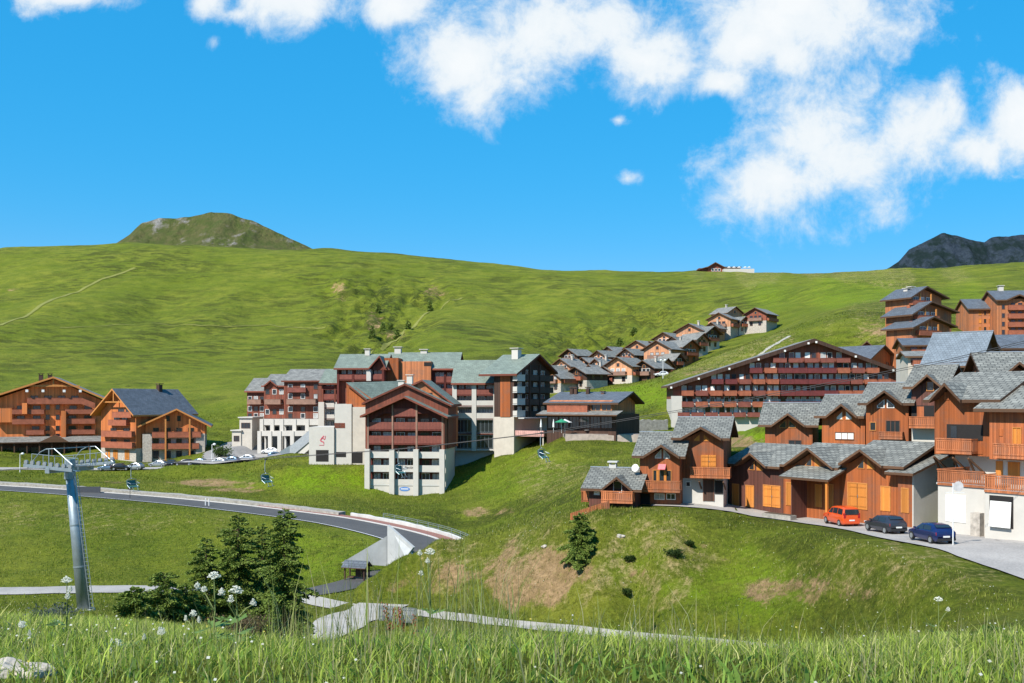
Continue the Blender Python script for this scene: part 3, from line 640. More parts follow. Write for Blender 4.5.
def gable_wall(mb, xc, hw, ze, za, y0, dep, m=0): mb.prism([(xc-hw,y0,ze),(xc+hw,y0,ze),(xc,y0,za)], (0,dep,0), m)
def tri_win(b, pts, frame, pane, y=0.0):
    """triangular or skewed gable light: outline of (x,z) points"""
    c = Vector((sum(p[0] for p in pts)/len(pts), sum(p[1] for p in pts)/len(pts)))
    mb = MB(); mb.prism([(p[0],y-.004,p[1]) for p in pts], (0,-.04,0)); f = b.part('window', mb, frame)
    q = [(c+(Vector(p)-c)*.74) for p in pts]; mb = MB(); mb.prism([(p[0],y-.046,p[1]) for p in q], (0,-.02,0)); b.part('pane', mb, pane, f)
def chimney(b, x, y, z0, z1, w, mat, cap):
    mb = MB(); mb.box(x-w/2, x+w/2, y-w/2, y+w/2, z0, z1); mb2 = MB(); mb2.box(x-w*.7, x+w*.7, y-w*.7, y+w*.7, z1+.25, z1+.4)
    for sx in (-1,1):
        for sy in (-1,1): mb2.box(x+sx*w*.42-.05, x+sx*w*.42+.05, y+sy*w*.42-.05, y+sy*w*.42+.05, z1, z1+.25)
    c = b.part('chimney', mb, mat); b.part('chimney_cap', mb2, cap, c); return c

SLATE = tiles('grey_slate', (.195,.193,.168), .6, .42, .28, .045); SLATE2 = tiles('pale_slate', (.215,.213,.186), .7, .45, .28, .05)
SLATEG = tiles('green_grey_slate', (.18,.215,.175), .9, .5, .14); SLATEB = tiles('blue_slate', (.105,.12,.14), .7, .42, .2); SLATEF = tiles('far_slate', (.205,.20,.18), .9, .55, .25)
FASC = wood('fascia_wood', (.105,.055,.03), .2, True, .2); FASCR = wood('fascia_red', (.17,.05,.03), .2, True)
OW = wood('orange_boards', (.335,.095,.028), .17, grey=.2); OW2 = wood('brown_orange_boards', (.30,.090,.032), .17, grey=.3); PW = wood('purple_brown_boards', (.125,.048,.034), .17, grey=.3)
SHUT = wood('fresh_orange_boards', (.52,.19,.035), .13, var=.18, grey=.04); RAILW = wood('railing_wood', (.42,.14,.055), .19, grey=.25)
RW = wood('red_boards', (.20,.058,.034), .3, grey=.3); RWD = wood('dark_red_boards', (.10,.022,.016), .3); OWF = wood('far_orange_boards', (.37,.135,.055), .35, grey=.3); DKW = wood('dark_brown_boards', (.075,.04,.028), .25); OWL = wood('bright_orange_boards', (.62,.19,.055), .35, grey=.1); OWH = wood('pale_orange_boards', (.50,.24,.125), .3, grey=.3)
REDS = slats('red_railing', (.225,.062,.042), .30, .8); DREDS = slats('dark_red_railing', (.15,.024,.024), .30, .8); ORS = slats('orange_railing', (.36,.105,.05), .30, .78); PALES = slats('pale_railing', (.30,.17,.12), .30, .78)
STUC = plain('white_render', (.50,.47,.42), .85, var=.10, scale=.8, bump=.15); CREAM = plain('cream_render', (.50,.45,.38), .85, var=.15, scale=.8, bump=.15); CONC = plain('concrete', (.50,.49,.46), .9, var=.25, scale=.7, bump=.2)
STONE = plain('stone_base', (.45,.40,.34), .9, var=.5, scale=2.2, bump=.6); GLS = glass('window_glass'); CURT = plain('curtained_glass', (.42,.42,.40), .25, var=.6, scale=1.2, spec=.6); WFR = plain('white_frame', (.75,.73,.68), .6, var=.08); BFR = plain('brown_frame', (.14,.06,.035), .7)
OFR = plain('orange_frame', (.50,.20,.05), .7); DARK = plain('joint_and_opening_shade', (.018,.016,.015), .9); GREYM = plain('grey_metal', (.32,.36,.38), .45, .6, .15); LEADM = plain('lead_flashing', (.30,.34,.38), .5, .3)  # DARK: near-black for joints and for the painted shade of openings

# ------------------------------------------------------------------ near houses on the terrace
# row of wooden garages under one stepped roof, three cross gables
def garages():
    b = Bld('garage_row', 'long row of wooden garages with three small gables and orange doors behind the parked cars', 'building', 729, 507.8, 114, 55)
    wall = MB(); wall2 = MB(); roof = MB(); dep = 10.0; yr = 5.2; tan = .37
    units = [(729,783.5,755.8,466,452.5), (783.5,842,813.6,467,447.5), (842,899.5,866,465.5,449)]
    for i, (p0, p1, pc, pe, pa) in enumerate(units):
        x0, x1, xc = b.X(p0), b.X(p1), b.X(pc); xm = (x0+x1)/2
        ze = b.H(pe-1, xm, -.7); zr = ze+(yr+.7)*tan; za = b.H(pa, xc, -.9); hw = (za-ze)/.62
        roof_x(roof, x0-(.7 if i == 0 else -.02*i), x1+(.9 if i == 2 else 0), -.7, dep+.6, yr, ze, zr, gables=[(xc, hw, za)], t=.26, ext=.35)
        zw = ze-.28+.7*tan
        body_x(wall if i == 0 else wall2, x0, x1-.01, 0, dep, yr, -2.5, zw, zr-.3)
        gable_wall(wall if i == 0 else wall2, xc, hw-.55, zw, za-.42, -.004*(i+1), 3.0)
        # pair of triangular lights
        for s in (-1, 1):
            tri_win(b, [(xc+s*.14, za-2.0),(xc+s*.14, za-.95),(xc+s*1.0, za-1.85),(xc+s*1.0, za-2.0)], OFR, GLS if s < 0 else SHUT, -.004*(i+1))
    b.part('wall', wall, PW, label='dark purple-brown end unit'); b.part('wall', wall2, OW)
    b.part('roof', roof, [SLATE2, FASC])
    for p0, p1, y0, y1 in ((733,738.6,484.5,506.5),(746.5,753.6,486,507),(764,780,486,507),(787,794,483,505.5),(797,805,485,506.5),(816,821.5,485,507),(829.5,833,485,508),(848.5,866.8,483.5,509),(881.6,890,487,511),):
        x0, x1 = b.X(p0), b.X(p1); xm = (x0+x1)/2; door(b, x0, x1, b.H(y1, xm), b.H(y0, xm), SHUT, frame=OFR, name='garage_door' if x1-x0 > 1.6 else 'door')
    # canopy over the middle doors
    y = -3.0; xa, xb = b.X(778.5, y), b.X(828, y); zc = b.H(478, (xa+xb)/2, y); cn = MB()
    slab(cn, [(xa,y,zc),(xb,y,zc),(xb,0,zc+1.05),(xa,0,zc+1.05)], .22); c = b.part('canopy', cn, [SLATE2, FASC])
    ps = MB(); gz0 = -2.2; ps.box(xb-.5, xb-.26, y+.2, y+.44, gz0, zc-.2); b.part('post', ps, SHUT, c)
    sw = MB(); sw.box(b.X(806), b.X(806)+.12, -2.4, -.01, gz0, zc+.1); b.part('side_panel', sw, PW, c)
    # lean-to at the right end, wooden front and white flank
    x0, x1 = b.X(900), b.X(915.5); ze = b.H(472.5, x1, 0); ln = MB(); ln.box(x0+.02, x1-.12, -.35, 6, -2, ze+.0); b.part('lean_to_wall', ln, OW2)
    fl = MB(); body_x(fl, x1-.12, x1, -.33, 6.4, 6.3, -2, ze-.02, ze+1.55); b.part('flank_wall', fl, STUC)
    lr = MB(); slab(lr, [(x0-.9,-1.2,ze-.02),(x1+.5,-1.2,ze-.02),(x1+.5,6.6,ze+2.0),(x0-.9,6.6,ze+2.0)], .24); b.part('lean_to_roof', lr, [SLATE2, FASC])
    door(b, b.X(902.2,-.35), b.X(908.2,-.35), b.H(511.8, x0), b.H(488, x0), SHUT, k=-.35, frame=OFR)
    # small lean-to roof at the left end
    l2 = MB(); zl = b.H(473, 0); slab(l2, [(-2.3,1,zl-1.5),(0,1,zl),(0,7,zl),(-2.3,7,zl-1.5)], .22); b.part('side_roof', l2, [SLATE2, FASC])
garages()

def near_house(name, label, px0, px1, base, D, th, eave, ridge, apex, wallm, dep=7.5, hwp=17, roofm=None, white_to=None, oh=.8, tanp=None, group='houses on the terrace', gab=True):
    b = Bld(name, label, 'house', px0, base, D, th, group); w = b.X(px1); xm = w/2
    ze = b.H(eave, xm, -oh); yr = dep*.5; zr = b.H(ridge, xm, yr); xc = b.X(apex[0], -oh); za = b.H(apex[1], xc, -oh-.2)
    sl = (zr-ze)/(yr+oh); hw = hwp*D/F
    rf = MB(); roof_x(rf, -.75, w+.75, -oh, dep+oh, yr, ze, zr, gables=[(xc, hw, za)] if gab else [], t=.28, ext=.3)
    b.part('roof', rf, [roofm or SLATE, FASC])
    zb = -3.0; zw = ze-.3+oh*sl; wl = MB(); z0 = zb if white_to is None else b.H(white_to, xm)
    body_x(wl, 0, w, 0, dep, yr, z0, zw, zr-.32)
    if gab: gable_wall(wl, xc, hw*(1-.5/(za-ze+.01))+.1, zw-.01, za-.48, -.004, yr)
    b.part('wall', wl, wallm)
    rc = MB(); rc.box(-.78, w+.78, yr-.12, yr+.12, zr-.02, zr+.07); b.part('ridge_cap', rc, LEADM)
    if white_to is not None:
        bs = MB(); bs.box(.02, w-.02, .02, dep-.02, zb, z0-.002); b.part('base_wall', bs, STUC)
    b.w, b.dep, b.ze, b.za, b.xc, b.zr, b.yr = w, dep, ze, za, xc, zr, yr
    return b
def pw(b, p0, p1, y0, y1, frame=WFR, pane=GLS, k=0.0, **kw):
    x0, x1 = b.X(p0, k), b.X(p1, k); xm = (x0+x1)/2; return win(b, x0, x1, b.H(y1, xm, k), b.H(y0, xm, k), frame, pane, k=k, **kw)
def pdoor(b, p0, p1, y0, y1, mat, k=0.0, **kw):
    x0, x1 = b.X(p0, k), b.X(p1, k); xm = (x0+x1)/2; return door(b, x0, x1, b.H(y1, xm, k), b.H(y0, xm, k), mat, k=k, **kw)
def pbalc(b, p0, p1, ytop, ybot, depth, k=0.0, fancy=True, rail=RAILW, floor=OW2, **kw):
    yy = k-depth; x0, x1 = b.X(p0, yy), b.X(p1, yy); xm = (x0+x1)/2; z0 = b.H(ybot, xm, yy)+.2; z1 = b.H(ytop, xm, yy)
    return balcony(b, x0, x1, z0, depth, z1-z0, floor, rail, k=k, fancy=fancy, **kw)
def gable_lights(b, p0, p1, y0, y1, pane, frame=OFR, k=-.004):
    """two sloping-headed lights side by side under the gable"""
    x0, x1 = b.X(p0, k), b.X(p1, k); xm = (x0+x1)/2; za, zb_ = b.H(y0, xm, k), b.H(y1, xm, k); h = za-zb_
    tri_win(b, [(x0, zb_),(xm-.12, zb_),(xm-.12, za),(x0, zb_+h*.25)], frame, pane, k); tri_win(b, [(xm+.12, zb_),(x1, zb_),(x1, zb_+h*.25),(xm+.12, za)], frame, pane, k)

b = near_house('wooden_house', 'brown wooden house on a white base with boarded windows, left of the garage row', 679, 723.5, 500.5, 111, 18, 438, 417, (701,426.5), OW2, 8.5, 20, white_to=478.5)
gable_lights(b, 693.5, 710, 433, 441.5, SHUT, OW2)
pdoor(b, 701, 716, 455, 467.5, SHUT, name='shutter', label='closed orange shutter'); pdoor(b, 686, 691, 457, 464.5, OW, name='shutter')
pbalc(b, 690, 730, 467.6, 478, 1.5); pw(b, 686.5, 690, 482, 486, WFR, GLS, mull=0); pdoor(b, 704, 713.5, 480, 501, DKW, frame=BFR); pdoor(b, 715, 723, 480.5, 494, DARK, name='opening_shade')  # undercroft opening is a flat panel, its shade painted near-black
xg = b.X(700, -1.3)
for sx in (0, 2.6): mb = MB(); mb.bar((xg+sx, -.1, b.H(488)), (xg+sx-.1, -1.3, b.H(480)), .14); b.part('balcony_brace', mb, FASC)

b = near_house('wooden_house', 'wooden house with pink awning and carved balcony, second from the left on the terrace', 639.8, 679.5, 504, 110, 18, 456, 432, (661.4,444.5), OW2, 8, 18)
gable_lights(b, 655, 670, 449, 458.5, CURT, WFR); pw(b, 653.5, 671, 470.5, 481.5, OFR, GLS, mull=2)
for pp in (656.5, 664): pdoor(b, pp, pp+2.4, 470.8, 481.3, SHUT, k=-.06, name='shutter')
aw = MB(); xa, za_ = b.XH(658.6, 464, -.1); aw.prism([(xa,-.05,za_),(xa+.8,-.05,za_),(xa+.8,-.7,za_-.5),(xa,-.7,za_-.5)], (0,0,-.06)); b.part('awning', aw, plain('pink_canvas', (.75,.18,.20), .8))
pbalc(b, 638.5, 680, 481, 492, 1.4); pdoor(b, 641, 650, 493.5, 504, DARK, name='opening_shade'); pw(b, 655, 664, 494, 499, WFR, CURT); pw(b, 667, 675, 494, 499, WFR, GLS)  # left opening is a dark panel in place of the shade inside
ds = MB(); ds.tube([(-.35,-.45,b.H(468)),(-.40,-.62,b.H(467.5))], [.05,.42], 14); b.part('satellite_dish', ds, WFR)
b = near_house('wooden_house', 'low wooden house with wrap-round balconies at the left end of the terrace', 589, 636, 518, 109, 18, 489, 467.5, (617,476.5), PW, 8, 15.5)
pw(b, 614, 621.5, 481.5, 492, WFR, GLS, mull=0); pbalc(b, 601, 632.5, 491.5, 503, 1.5); pdoor(b, 612, 625, 506, 517, SHUT, name='garage_door'); pdoor(b, 594, 600, 490.5, 495, WFR, name='sign_board')
balcony(b, .6, 4.5, b.H(501), 1.0, 1.0, OW2, RAILW, face='L', k=0.0, fancy=True)
chimney(b, b.X(605), 4.2, b.zr-.6, b.zr+.3, .8, CONC, CONC)

b = near_house('wooden_house', 'small wooden house with dark gable windows directly behind the garage roof', 765, 812.5, 446, 122, 22, 425, 402.7, (788,413), OW2, 8, 16)
gable_lights(b, 779, 796, 419, 428, GLS); pw(b, 789, 801, 440.5, 445, BFR, GLS)
b = near_house('wooden_house', 'wooden house with bright white gable windows and a row of three white panes', 822, 865, 446, 117, 32, 416, 394.5, (841.5,403.5), OW, 8.5, 15)
gable_lights(b, 836, 852.5, 410, 420, WFR); pw(b, 835.6, 853.6, 432.7, 439, BFR, WFR, mull=2)
b = near_house('wooden_house', 'tall wooden house with dark gable windows and a large dark window above a small balcony', 866, 908.5, 446, 112.5, 32, 403, 382.5, (884.6,390), OW, 9, 16.5)
gable_lights(b, 877, 894.5, 399, 408, GLS, WFR); pw(b, 886.5, 899.4, 421, 432, BFR, GLS, mull=2); pw(b, 870.5, 875.5, 422.5, 430, OFR, GLS, mull=0); pbalc(b, 878.5, 902.5, 432, 439, .9)
b = near_house('wooden_house', 'purple-brown wooden house with a white base and balcony above the garage roof', 911.5, 943, 446, 110, 35, 386.5, 364.5, (927.6,374), PW, 9, 13.5, white_to=428)
pw(b, 927.2, 933.5, 382, 390.5, OFR, GLS, mull=0); pdoor(b, 911.8, 934, 405.5, 417.5, DARK, name='recess'); pbalc(b, 909, 940, 417, 428, 1.2); pdoor(b, 917, 924, 406.5, 417.3, OW2, k=-.07)  # recess is a flat panel with its shade painted on

# large house at the right edge, terrace on a white garage base
def big_house():
    b = Bld('large_house', 'large wooden house on white garages at the right edge with two carved terraces', 'house', 934.5, 488, 94, 55)
    x1 = b.X(992); xe = b.X(1060); dep = 10; yr = 5.5; oh = .8
    ze = b.H(399.5, b.X(950), -oh); xc = b.X(946, -oh); za = b.H(382.6, xc, -oh-.2); tan = .42; zr = ze+(yr+oh)*tan; hw = 1.55
    rf = MB(); roof_x(rf, -.7, x1+1.2, -oh, dep+oh, yr, ze, zr, gables=[(xc, hw, za)], t=.3, ext=.3); b.part('roof', rf, [SLATE2, FASC])
    zw = ze-.3+oh*tan; zb = b.H(454, 0); wl = MB(); body_x(wl, 0, x1, 0, dep, yr, zb, zw, zr-.32); gable_wall(wl, xc, hw-.25, zw, za-.5, -.004, 4); b.part('wall', wl, OW)
    lw = MB(); lw.box(1.2, x1-.05, 1.4, dep, -6, zb-.003); b.part('lower_wall', lw, STUC)
    pdoor(b, 947, 983, 424.5, 440, DARK, name='recess'); pdoor(b, 951, 957, 426, 440, GLS, k=-.06, name='window'); pdoor(b, 944, 949.5, 392, 400, OW2, name='shutter')  # balcony recess is not cut in; a dark panel paints its shade
    pbalc(b, 936, 971.5, 438.8, 453.5, 1.1); pdoor(b, 974, 983, 443, 454, OW, name='panel')
    for xx in (.5, 2.4, 3.9):
        for e, zz in ((.6, 1.7), (-.5, 1.5)): br = MB(); br.bar((xx,-.9,zb-.2),(xx+e,.9,zb-zz),.16); b.part('brace', br, FASC)
    # right-hand wing, a step forward
    k = -1.2; xa = b.X(989.5, k); zg = b.H(408, xa+1, k-.6); w2 = MB(); body_x(w2, xa, xa+9, k, k+8, k+4, b.H(459, xa, k), zg, zg+1.7); b.part('wing_wall', w2, OW2)
    r2 = MB(); roof_x(r2, xa-1.0, xa+9.6, k-.9, k+8.8, k+4, zg-.05, zg+2.0, t=.3); b.part('wing_roof', r2, [SLATE2, FASC])
    wl2 = MB(); wl2.box(xa+.1, xa+8.9, k+1.0, k+8, -6, b.H(459, xa, k)-.003); b.part('wing_base', wl2, STUC)
    pw(b, 1013.5, 1021, 428, 445, OFR, SHUT, k=k, mull=1); pdoor(b, 999, 1003, 429, 436, OW, k=k, name='shutter'); pbalc(b, 993, 1050, 444.5, 459, 1.2, k=k)
    pdoor(b, 996, 1003, 461, 475, SHUT, k=k+1.0, name='door'); pdoor(b, 1008, 1020, 462, 476, SHUT, k=k+1.0, name='door')
    # terraces on the white garage blocks
    k1 = -4.0; x0, x2 = b.X(938, k1), b.X(984.8, k1); zt = b.H(484, x0, k1); b1 = MB(); b1.box(x0, x2, k1, 1.3, -6, zt); b.part('garage_block', b1, STUC)
    fl = MB(); fl.box(x0-.1, x2+.1, k1-.1, 1.3, zt+.004, zt+.16); b.part('terrace_floor', fl, CONC)
    balcony(b, x0, x2, zt+.17, .1, 1.15, CONC, RAILW, k=k1, fancy=True, sides=False); balcony(b, k1+.1, 1.2, zt+.17, .1, 1.15, CONC, RAILW, face='L', k=x0, fancy=True, sides=False)
    k2 = -5.6; x3, x4 = b.X(984.9, k2), b.X(1075, k2); zt2 = b.H(491, x3+1, k2); b2 = MB(); b2.box(x3, x4, k2, 0, -6, zt2); b.part('garage_block', b2, STUC)
    balcony(b, x3, x4, zt2+.1, .1, 1.2, CONC, RAILW, k=k2, fancy=True, sides=False); balcony(b, k2+.1, k1+.2, zt2+.1, .1, 1.2, CONC, RAILW, face='L', k=x3, fancy=True, sides=False)
    xg0, xg1 = b.X(989.5, k2), b.X(1013.5, k2); op = MB(); op.box(xg0, xg1, k2-.03, k2-.004, b.H(526.5, xg0, k2), b.H(495, xg0, k2)); g = b.part('garage_opening_shade', op, DARK)  # dark panel on the wall paints the shaded garage interior
    gd = MB(); hz0, hz1 = b.H(526, xg0, k2), b.H(496.5, xg0, k2); gd.prism([(xg0+.12,k2-.30,hz0+.02),(xg1-.10,k2-.30,hz0+.02),(xg1-.12,k2-.10,hz1-.32),(xg0+.14,k2-.10,hz1-.32)], (0,-.05,0)); b.part('tilting_door', gd, WFR, g)
    xh0, xh1 = b.X(946, k1), b.X(966, k1); d2 = MB(); d2.box(xh0, xh1, k1-.05, k1-.004, b.H(521, xh0, k1), b.H(494, xh0, k1)); b.part('garage_door', d2, WFR)
    st = MB(); st.box(x2-.9, x2-.05, k1-.7, k1-.004, -6, b.H(513, x2, k1)); b.part('stone_pier', st, STONE)
big_house()

# steep-roofed house and the pale-roofed house behind the right edge
b = near_house('steep_roof_house', 'house with a huge steep blue-grey roof and snow guards in the upper right', 926, 977, 385, 145, 40, 366, 332, (950,360), DKW, 11, 10, roofm=tiles('blue_grey_slate', (.17,.20,.225), .5, .5, .12), group=None, gab=False)
sn = MB(); sn.bar(b.XH(927,371,-.9)[0:1]+(-.3, b.ze+.25), (b.w-.3, -.3, b.ze+.7), .06); b.part('snow_guard', sn, FASC)
b = near_house('pale_roof_house', 'house with a pale tiled roof at the right edge above the large house', 986, 1042, 392, 104, 14, 372.5, 352, (1019,361.5), OW2, 8, 12, roofm=SLATE2, group=None)

# ------------------------------------------------------------------ the broad apartment chalet
def broad_chalet():
    b = Bld('apartment_chalet', 'very broad red-brown apartment chalet with rows of balconies under one wide gable', 'apartment building', 673, 436, 240, 3)
    w = b.X(905); dep = 15; xr = b.X(812.5); zt = b.H(338.5, xr, -1); zl = b.H(385.5, -1, -1); zr = b.H(374.5, w, -1)
    sl = (zt-zl)/(xr+1.2)
    wl = MB(); z4 = b.H(399, w/2); body_y(wl, 0, w, xr, 0, dep, z4, zl-.1, zt-.55, zr-.3); b.part('wall', wl, RW)
    ws = MB(); ws.box(.01, w-.01, .012, dep-.02, -4, z4-.004); b.part('lower_wall', ws, STUC)
    wp = MB(); wp.box(-.5, b.X(681.5), -1.25, -.05, -3, b.H(396)); b.part('end_pier', wp, STUC)
    rf = MB(); roof_y(rf, -1.3, w+1.3, xr, zl, zt, zr, -1.6, dep+1, .5); b.part('roof', rf, [SLATEF, FASC])
    vb = MB()
    for (xa, za_, xb_, zb_) in ((-1.3,zl,xr,zt),(xr,zt,w+1.3,zr)): vb.prism([(xa,-1.62,za_-.02),(xb_,-1.62,zb_-.02),(xb_,-1.62,zb_-.95),(xa,-1.62,za_-.95)], (0,-.1,0))
    b.part('bargeboard', vb, DKW)
    for t in (.02,.21,.42,.62,.80,.96): 
        for (xa, za_, xb_, zb_, n) in ((-1.3,zl,xr,zt,1),(xr,zt,w+1.3,zr,0)):
            if n == 0 and t not in (.02,.42,.80): continue
            x = xa+(xb_-xa)*t; z = za_+(zb_-za_)*t; c = MB(); c.box(x-.22, x+.22, -1.86, -1.73, z-.95, z-.5); b.part('beam_end', c, WFR)
    bay = 13.6; rng_ = random.Random(3)
    rows = [(358.2,362.5,771,850),(368,373,748,879),(379.3,384,710,890),(390.7,395.7,680,880),(401.8,407,680,850),(412.6,417,676,760),(426,434,682,700)]
    for ri, (yt, yb_, p0, p1) in enumerate(rows):
        n = int((p1-p0)/bay); 
        for i in range(n):
            a = p0+(p1-p0)*i/n; c = p0+(p1-p0)*(i+1)/n; mid = (a+c)/2
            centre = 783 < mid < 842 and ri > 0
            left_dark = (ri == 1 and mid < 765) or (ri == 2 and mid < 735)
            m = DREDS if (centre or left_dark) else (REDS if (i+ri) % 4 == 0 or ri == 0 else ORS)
            if ri >= 5: m = REDS
            x0, x1 = b.X(a), b.X(c); gap = .02 if centre else .28
            z0 = b.H(yb_, x0, -1.3)+.2
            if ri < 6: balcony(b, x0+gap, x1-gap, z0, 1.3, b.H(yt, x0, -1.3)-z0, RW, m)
            # french windows behind, some curtained
            wm = 1.15; xm = (x0+x1)/2
            for s in (-.75, .75):
                if ri == 0 and (mid < 782 or mid > 840) and s*(mid-810) > 0: continue
                pm = rng_.choice([GLS, GLS, CURT, CURT, WFR]); win(b, xm+s-.5, xm+s+.5, z0+.1, z0+2.15, WFR if rng_.random() < .6 else BFR, pm, t=.08, mull=0)
broad_chalet()
# ------------------------------------------------------------------ apartment blocks
def loggia(b, xs, floors, recess, back_m, slab_m, post_m, post_w=.45, z_lo=None, z_hi=None, wins=2, seed=1, out=.06):
    """storeys of recessed balconies between posts. xs = post centres, floors = (floor z, rail top z, rail material or None)"""
    r_ = random.Random(seed)
    for (zf, zt, rm) in floors:
        s = MB(); s.box(xs[0], xs[-1], .02, recess-.004, zf-.22, zf); b.part('floor_slab', s, slab_m)
        for i in range(len(xs)-1):
            x0, x1 = xs[i]+post_w/2+.01, xs[i+1]-post_w/2-.01
            if rm is not None:
                m = MB(); m.box(x0, x1, .03, .13, zf-.3, zt); b.part('railing', m, rm)
            n = wins; wd = (x1-x0)/n
            for k in range(n):
                c = x0+wd*(k+.5); pane = r_.choice([GLS, GLS, GLS, CURT, CURT]); win(b, c-wd*.34, c+wd*.34, zf+.15, zf+2.1, WFR if r_.random() < .5 else BFR, pane, k=recess, t=.09, mull=1)
    for i, x in enumerate(xs):
        p = MB(); p.box(x-post_w/2, x+post_w/2, -out, .2, z_lo, z_hi if not callable(z_hi) else z_hi(x)); b.part('post', p, post_m)

G_C = 'blocks of the central apartment complex'
# K1 front block with three stepped gables
def front_block():
    b = Bld('apartment_block', 'tall front block with red wooden gables above four white pillars', 'apartment building', 366, 497, 205, 6, G_C)
    w = b.X(444.5); xr = b.X(405.5); X = b.X; H = b.H; dep = 13
    zt, zl, zr = H(396, xr, -1.6), H(415, -1, -1.6), H(416, w+1, -1.6)
    rec = 1.6; zmid = H(449)
    body = MB(); body_y(body, 0, w, xr, rec, dep, zmid, zl-.2, zt-.4, zr-.2); b.part('wall', body, RW)
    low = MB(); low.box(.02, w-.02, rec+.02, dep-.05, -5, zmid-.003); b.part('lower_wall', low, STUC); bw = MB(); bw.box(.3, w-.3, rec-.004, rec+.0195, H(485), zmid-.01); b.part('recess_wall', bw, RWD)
    gw = MB(); gw.prism([(.0,.1,zl-.2),(0,.1,zl-1.6),(xr-4.5,.1,zt-3.6),(xr+4.5,.1,zt-3.6),(w,.1,zr-1.6),(w,.1,zr-.2),(xr,.1,zt-.4)], (0,.15,0)); b.part('gable_board', gw, RWD)
    for x in (0.0, w-.2): s = MB(); s.box(x, x+.2, .0, rec, zmid, zl-.3); b.part('side_fin', s, RW)
    rf = MB(); roof_y(rf, -.9, w+.9, xr, zl-.15, zt, zr-.15, -1.6, dep, .4); b.part('roof', rf, [SLATEG, FASCR])
    xs = [X(368), X(392.5), X(416.5), X(442.5)]
    fl = lambda yf, yt, m: (H(yf), H(yt), m)
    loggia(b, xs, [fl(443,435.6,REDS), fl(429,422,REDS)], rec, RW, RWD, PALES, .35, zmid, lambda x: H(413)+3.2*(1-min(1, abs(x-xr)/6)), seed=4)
    s = MB(); x0, x1 = xs[1]+.2, xs[2]-.2; s.box(x0, x1, .03, .13, H(416), H(408.5)); b.part('railing', s, REDS)
    s = MB(); s.box(x0, x1, .02, rec, H(416)-.2, H(416)); b.part('floor_slab', s, RWD)
    for c in (x0+1.2, x1-1.2): win(b, c-.8, c+.8, H(415), H(405.5), BFR, GLS, k=rec)
    loggia(b, xs, [fl(484,479,STUC), fl(470.3,465,STUC), fl(456.5,451.5,STUC)], rec, STUC, CONC, STUC, 1.05, -2, H(449), seed=9, out=.85)
    base = MB(); base.box(xs[0]+.5, xs[-1]-.5, .12, .3, -.1, H(485.5)); b.part('base_panel', base, STUC)
    # banner with lettering and an oval blue emblem on the base
    bx0, bx1 = X(397), X(414.5); bz = H(469.6); 
    txt('lettering', 'plagne bellecôte', b.root, ((bx0+bx1)/2-.6, .0, bz+.25), .78, plain('sign_ink', (.05,.05,.06), .7))
    el = MB(); c = ((X(404.5)), .1, H(488.7)); ring = [(c[0]+math.cos(t*math.pi/10)*1.1, .118, c[2]+math.sin(t*math.pi/10)*.45) for t in range(20)]; el.prism(ring, (0,-.04,0)); em = b.part('emblem', el, plain('emblem_blue', (.10,.22,.50), .6))
    e2 = MB(); e2.box(c[0]-.75, c[0]+.75, .06, .075, c[2]-.06, c[2]+.1); b.part('emblem_bar', e2, WFR, em)
    # second and third stepped gables behind
    for (xp, ya, pl, yl, pr, yr_, y0, y1, nm) in ((405.5,383.3,362.5,403,452,405,3.2,13.5,0),(422.5,379.5,392,394,454.5,404,6.5,16,1)):
        xa = X(xp, y0); z2 = H(ya, xa, y0-.8); xl = X(pl, y0); xq = X(pr, y0); zl2 = H(yl, xl, y0-.8); zr2 = H(yr_, xq, y0-.8)
        bd = MB(); body_y(bd, xl+.6, xq-.8, xa, y0, y1, zmid, zl2-.25, z2-.4, zr2-.2); b.part('upper_wall', bd, OWF if nm else RW)
        r2 = MB(); roof_y(r2, xl, xq, xa, zl2, z2, zr2, y0-.8, y1+.3, .4); b.part('upper_roof', r2, [SLATEG, FASCR])
    c = b; win(c, X(425,6.5), X(432,6.5), H(399,0,6.5), H(393,0,6.5), BFR, GLS, k=6.5); 
    for px, py in ((401.5,380),(410,374.5)): chimney(b, X(px,9), 9, H(389,0,9), H(py+2,0,9), 1.2, STUC, STUC)
def txt(name, s, parent, loc, size, mat, rot=(math.pi/2,0,0), align='CENTER'):
    cu = bpy.data.curves.new(name, 'FONT'); cu.body = s; cu.size = size; cu.align_x = align; cu.extrude = .01
    t = bpy.data.objects.new(name+'_curve', cu); COL.objects.link(t); dg = bpy.context.evaluated_depsgraph_get()
    me = bpy.data.meshes.new_from_object(t.evaluated_get(dg)); bpy.data.objects.remove(t); bpy.data.curves.remove(cu); me.name = name
    me.materials.clear(); me.materials.append(mat)
    o = bpy.data.objects.new(name, me); COL.objects.link(o); o.parent = parent; o.location = loc; o.rotation_euler = rot; return o
front_block()

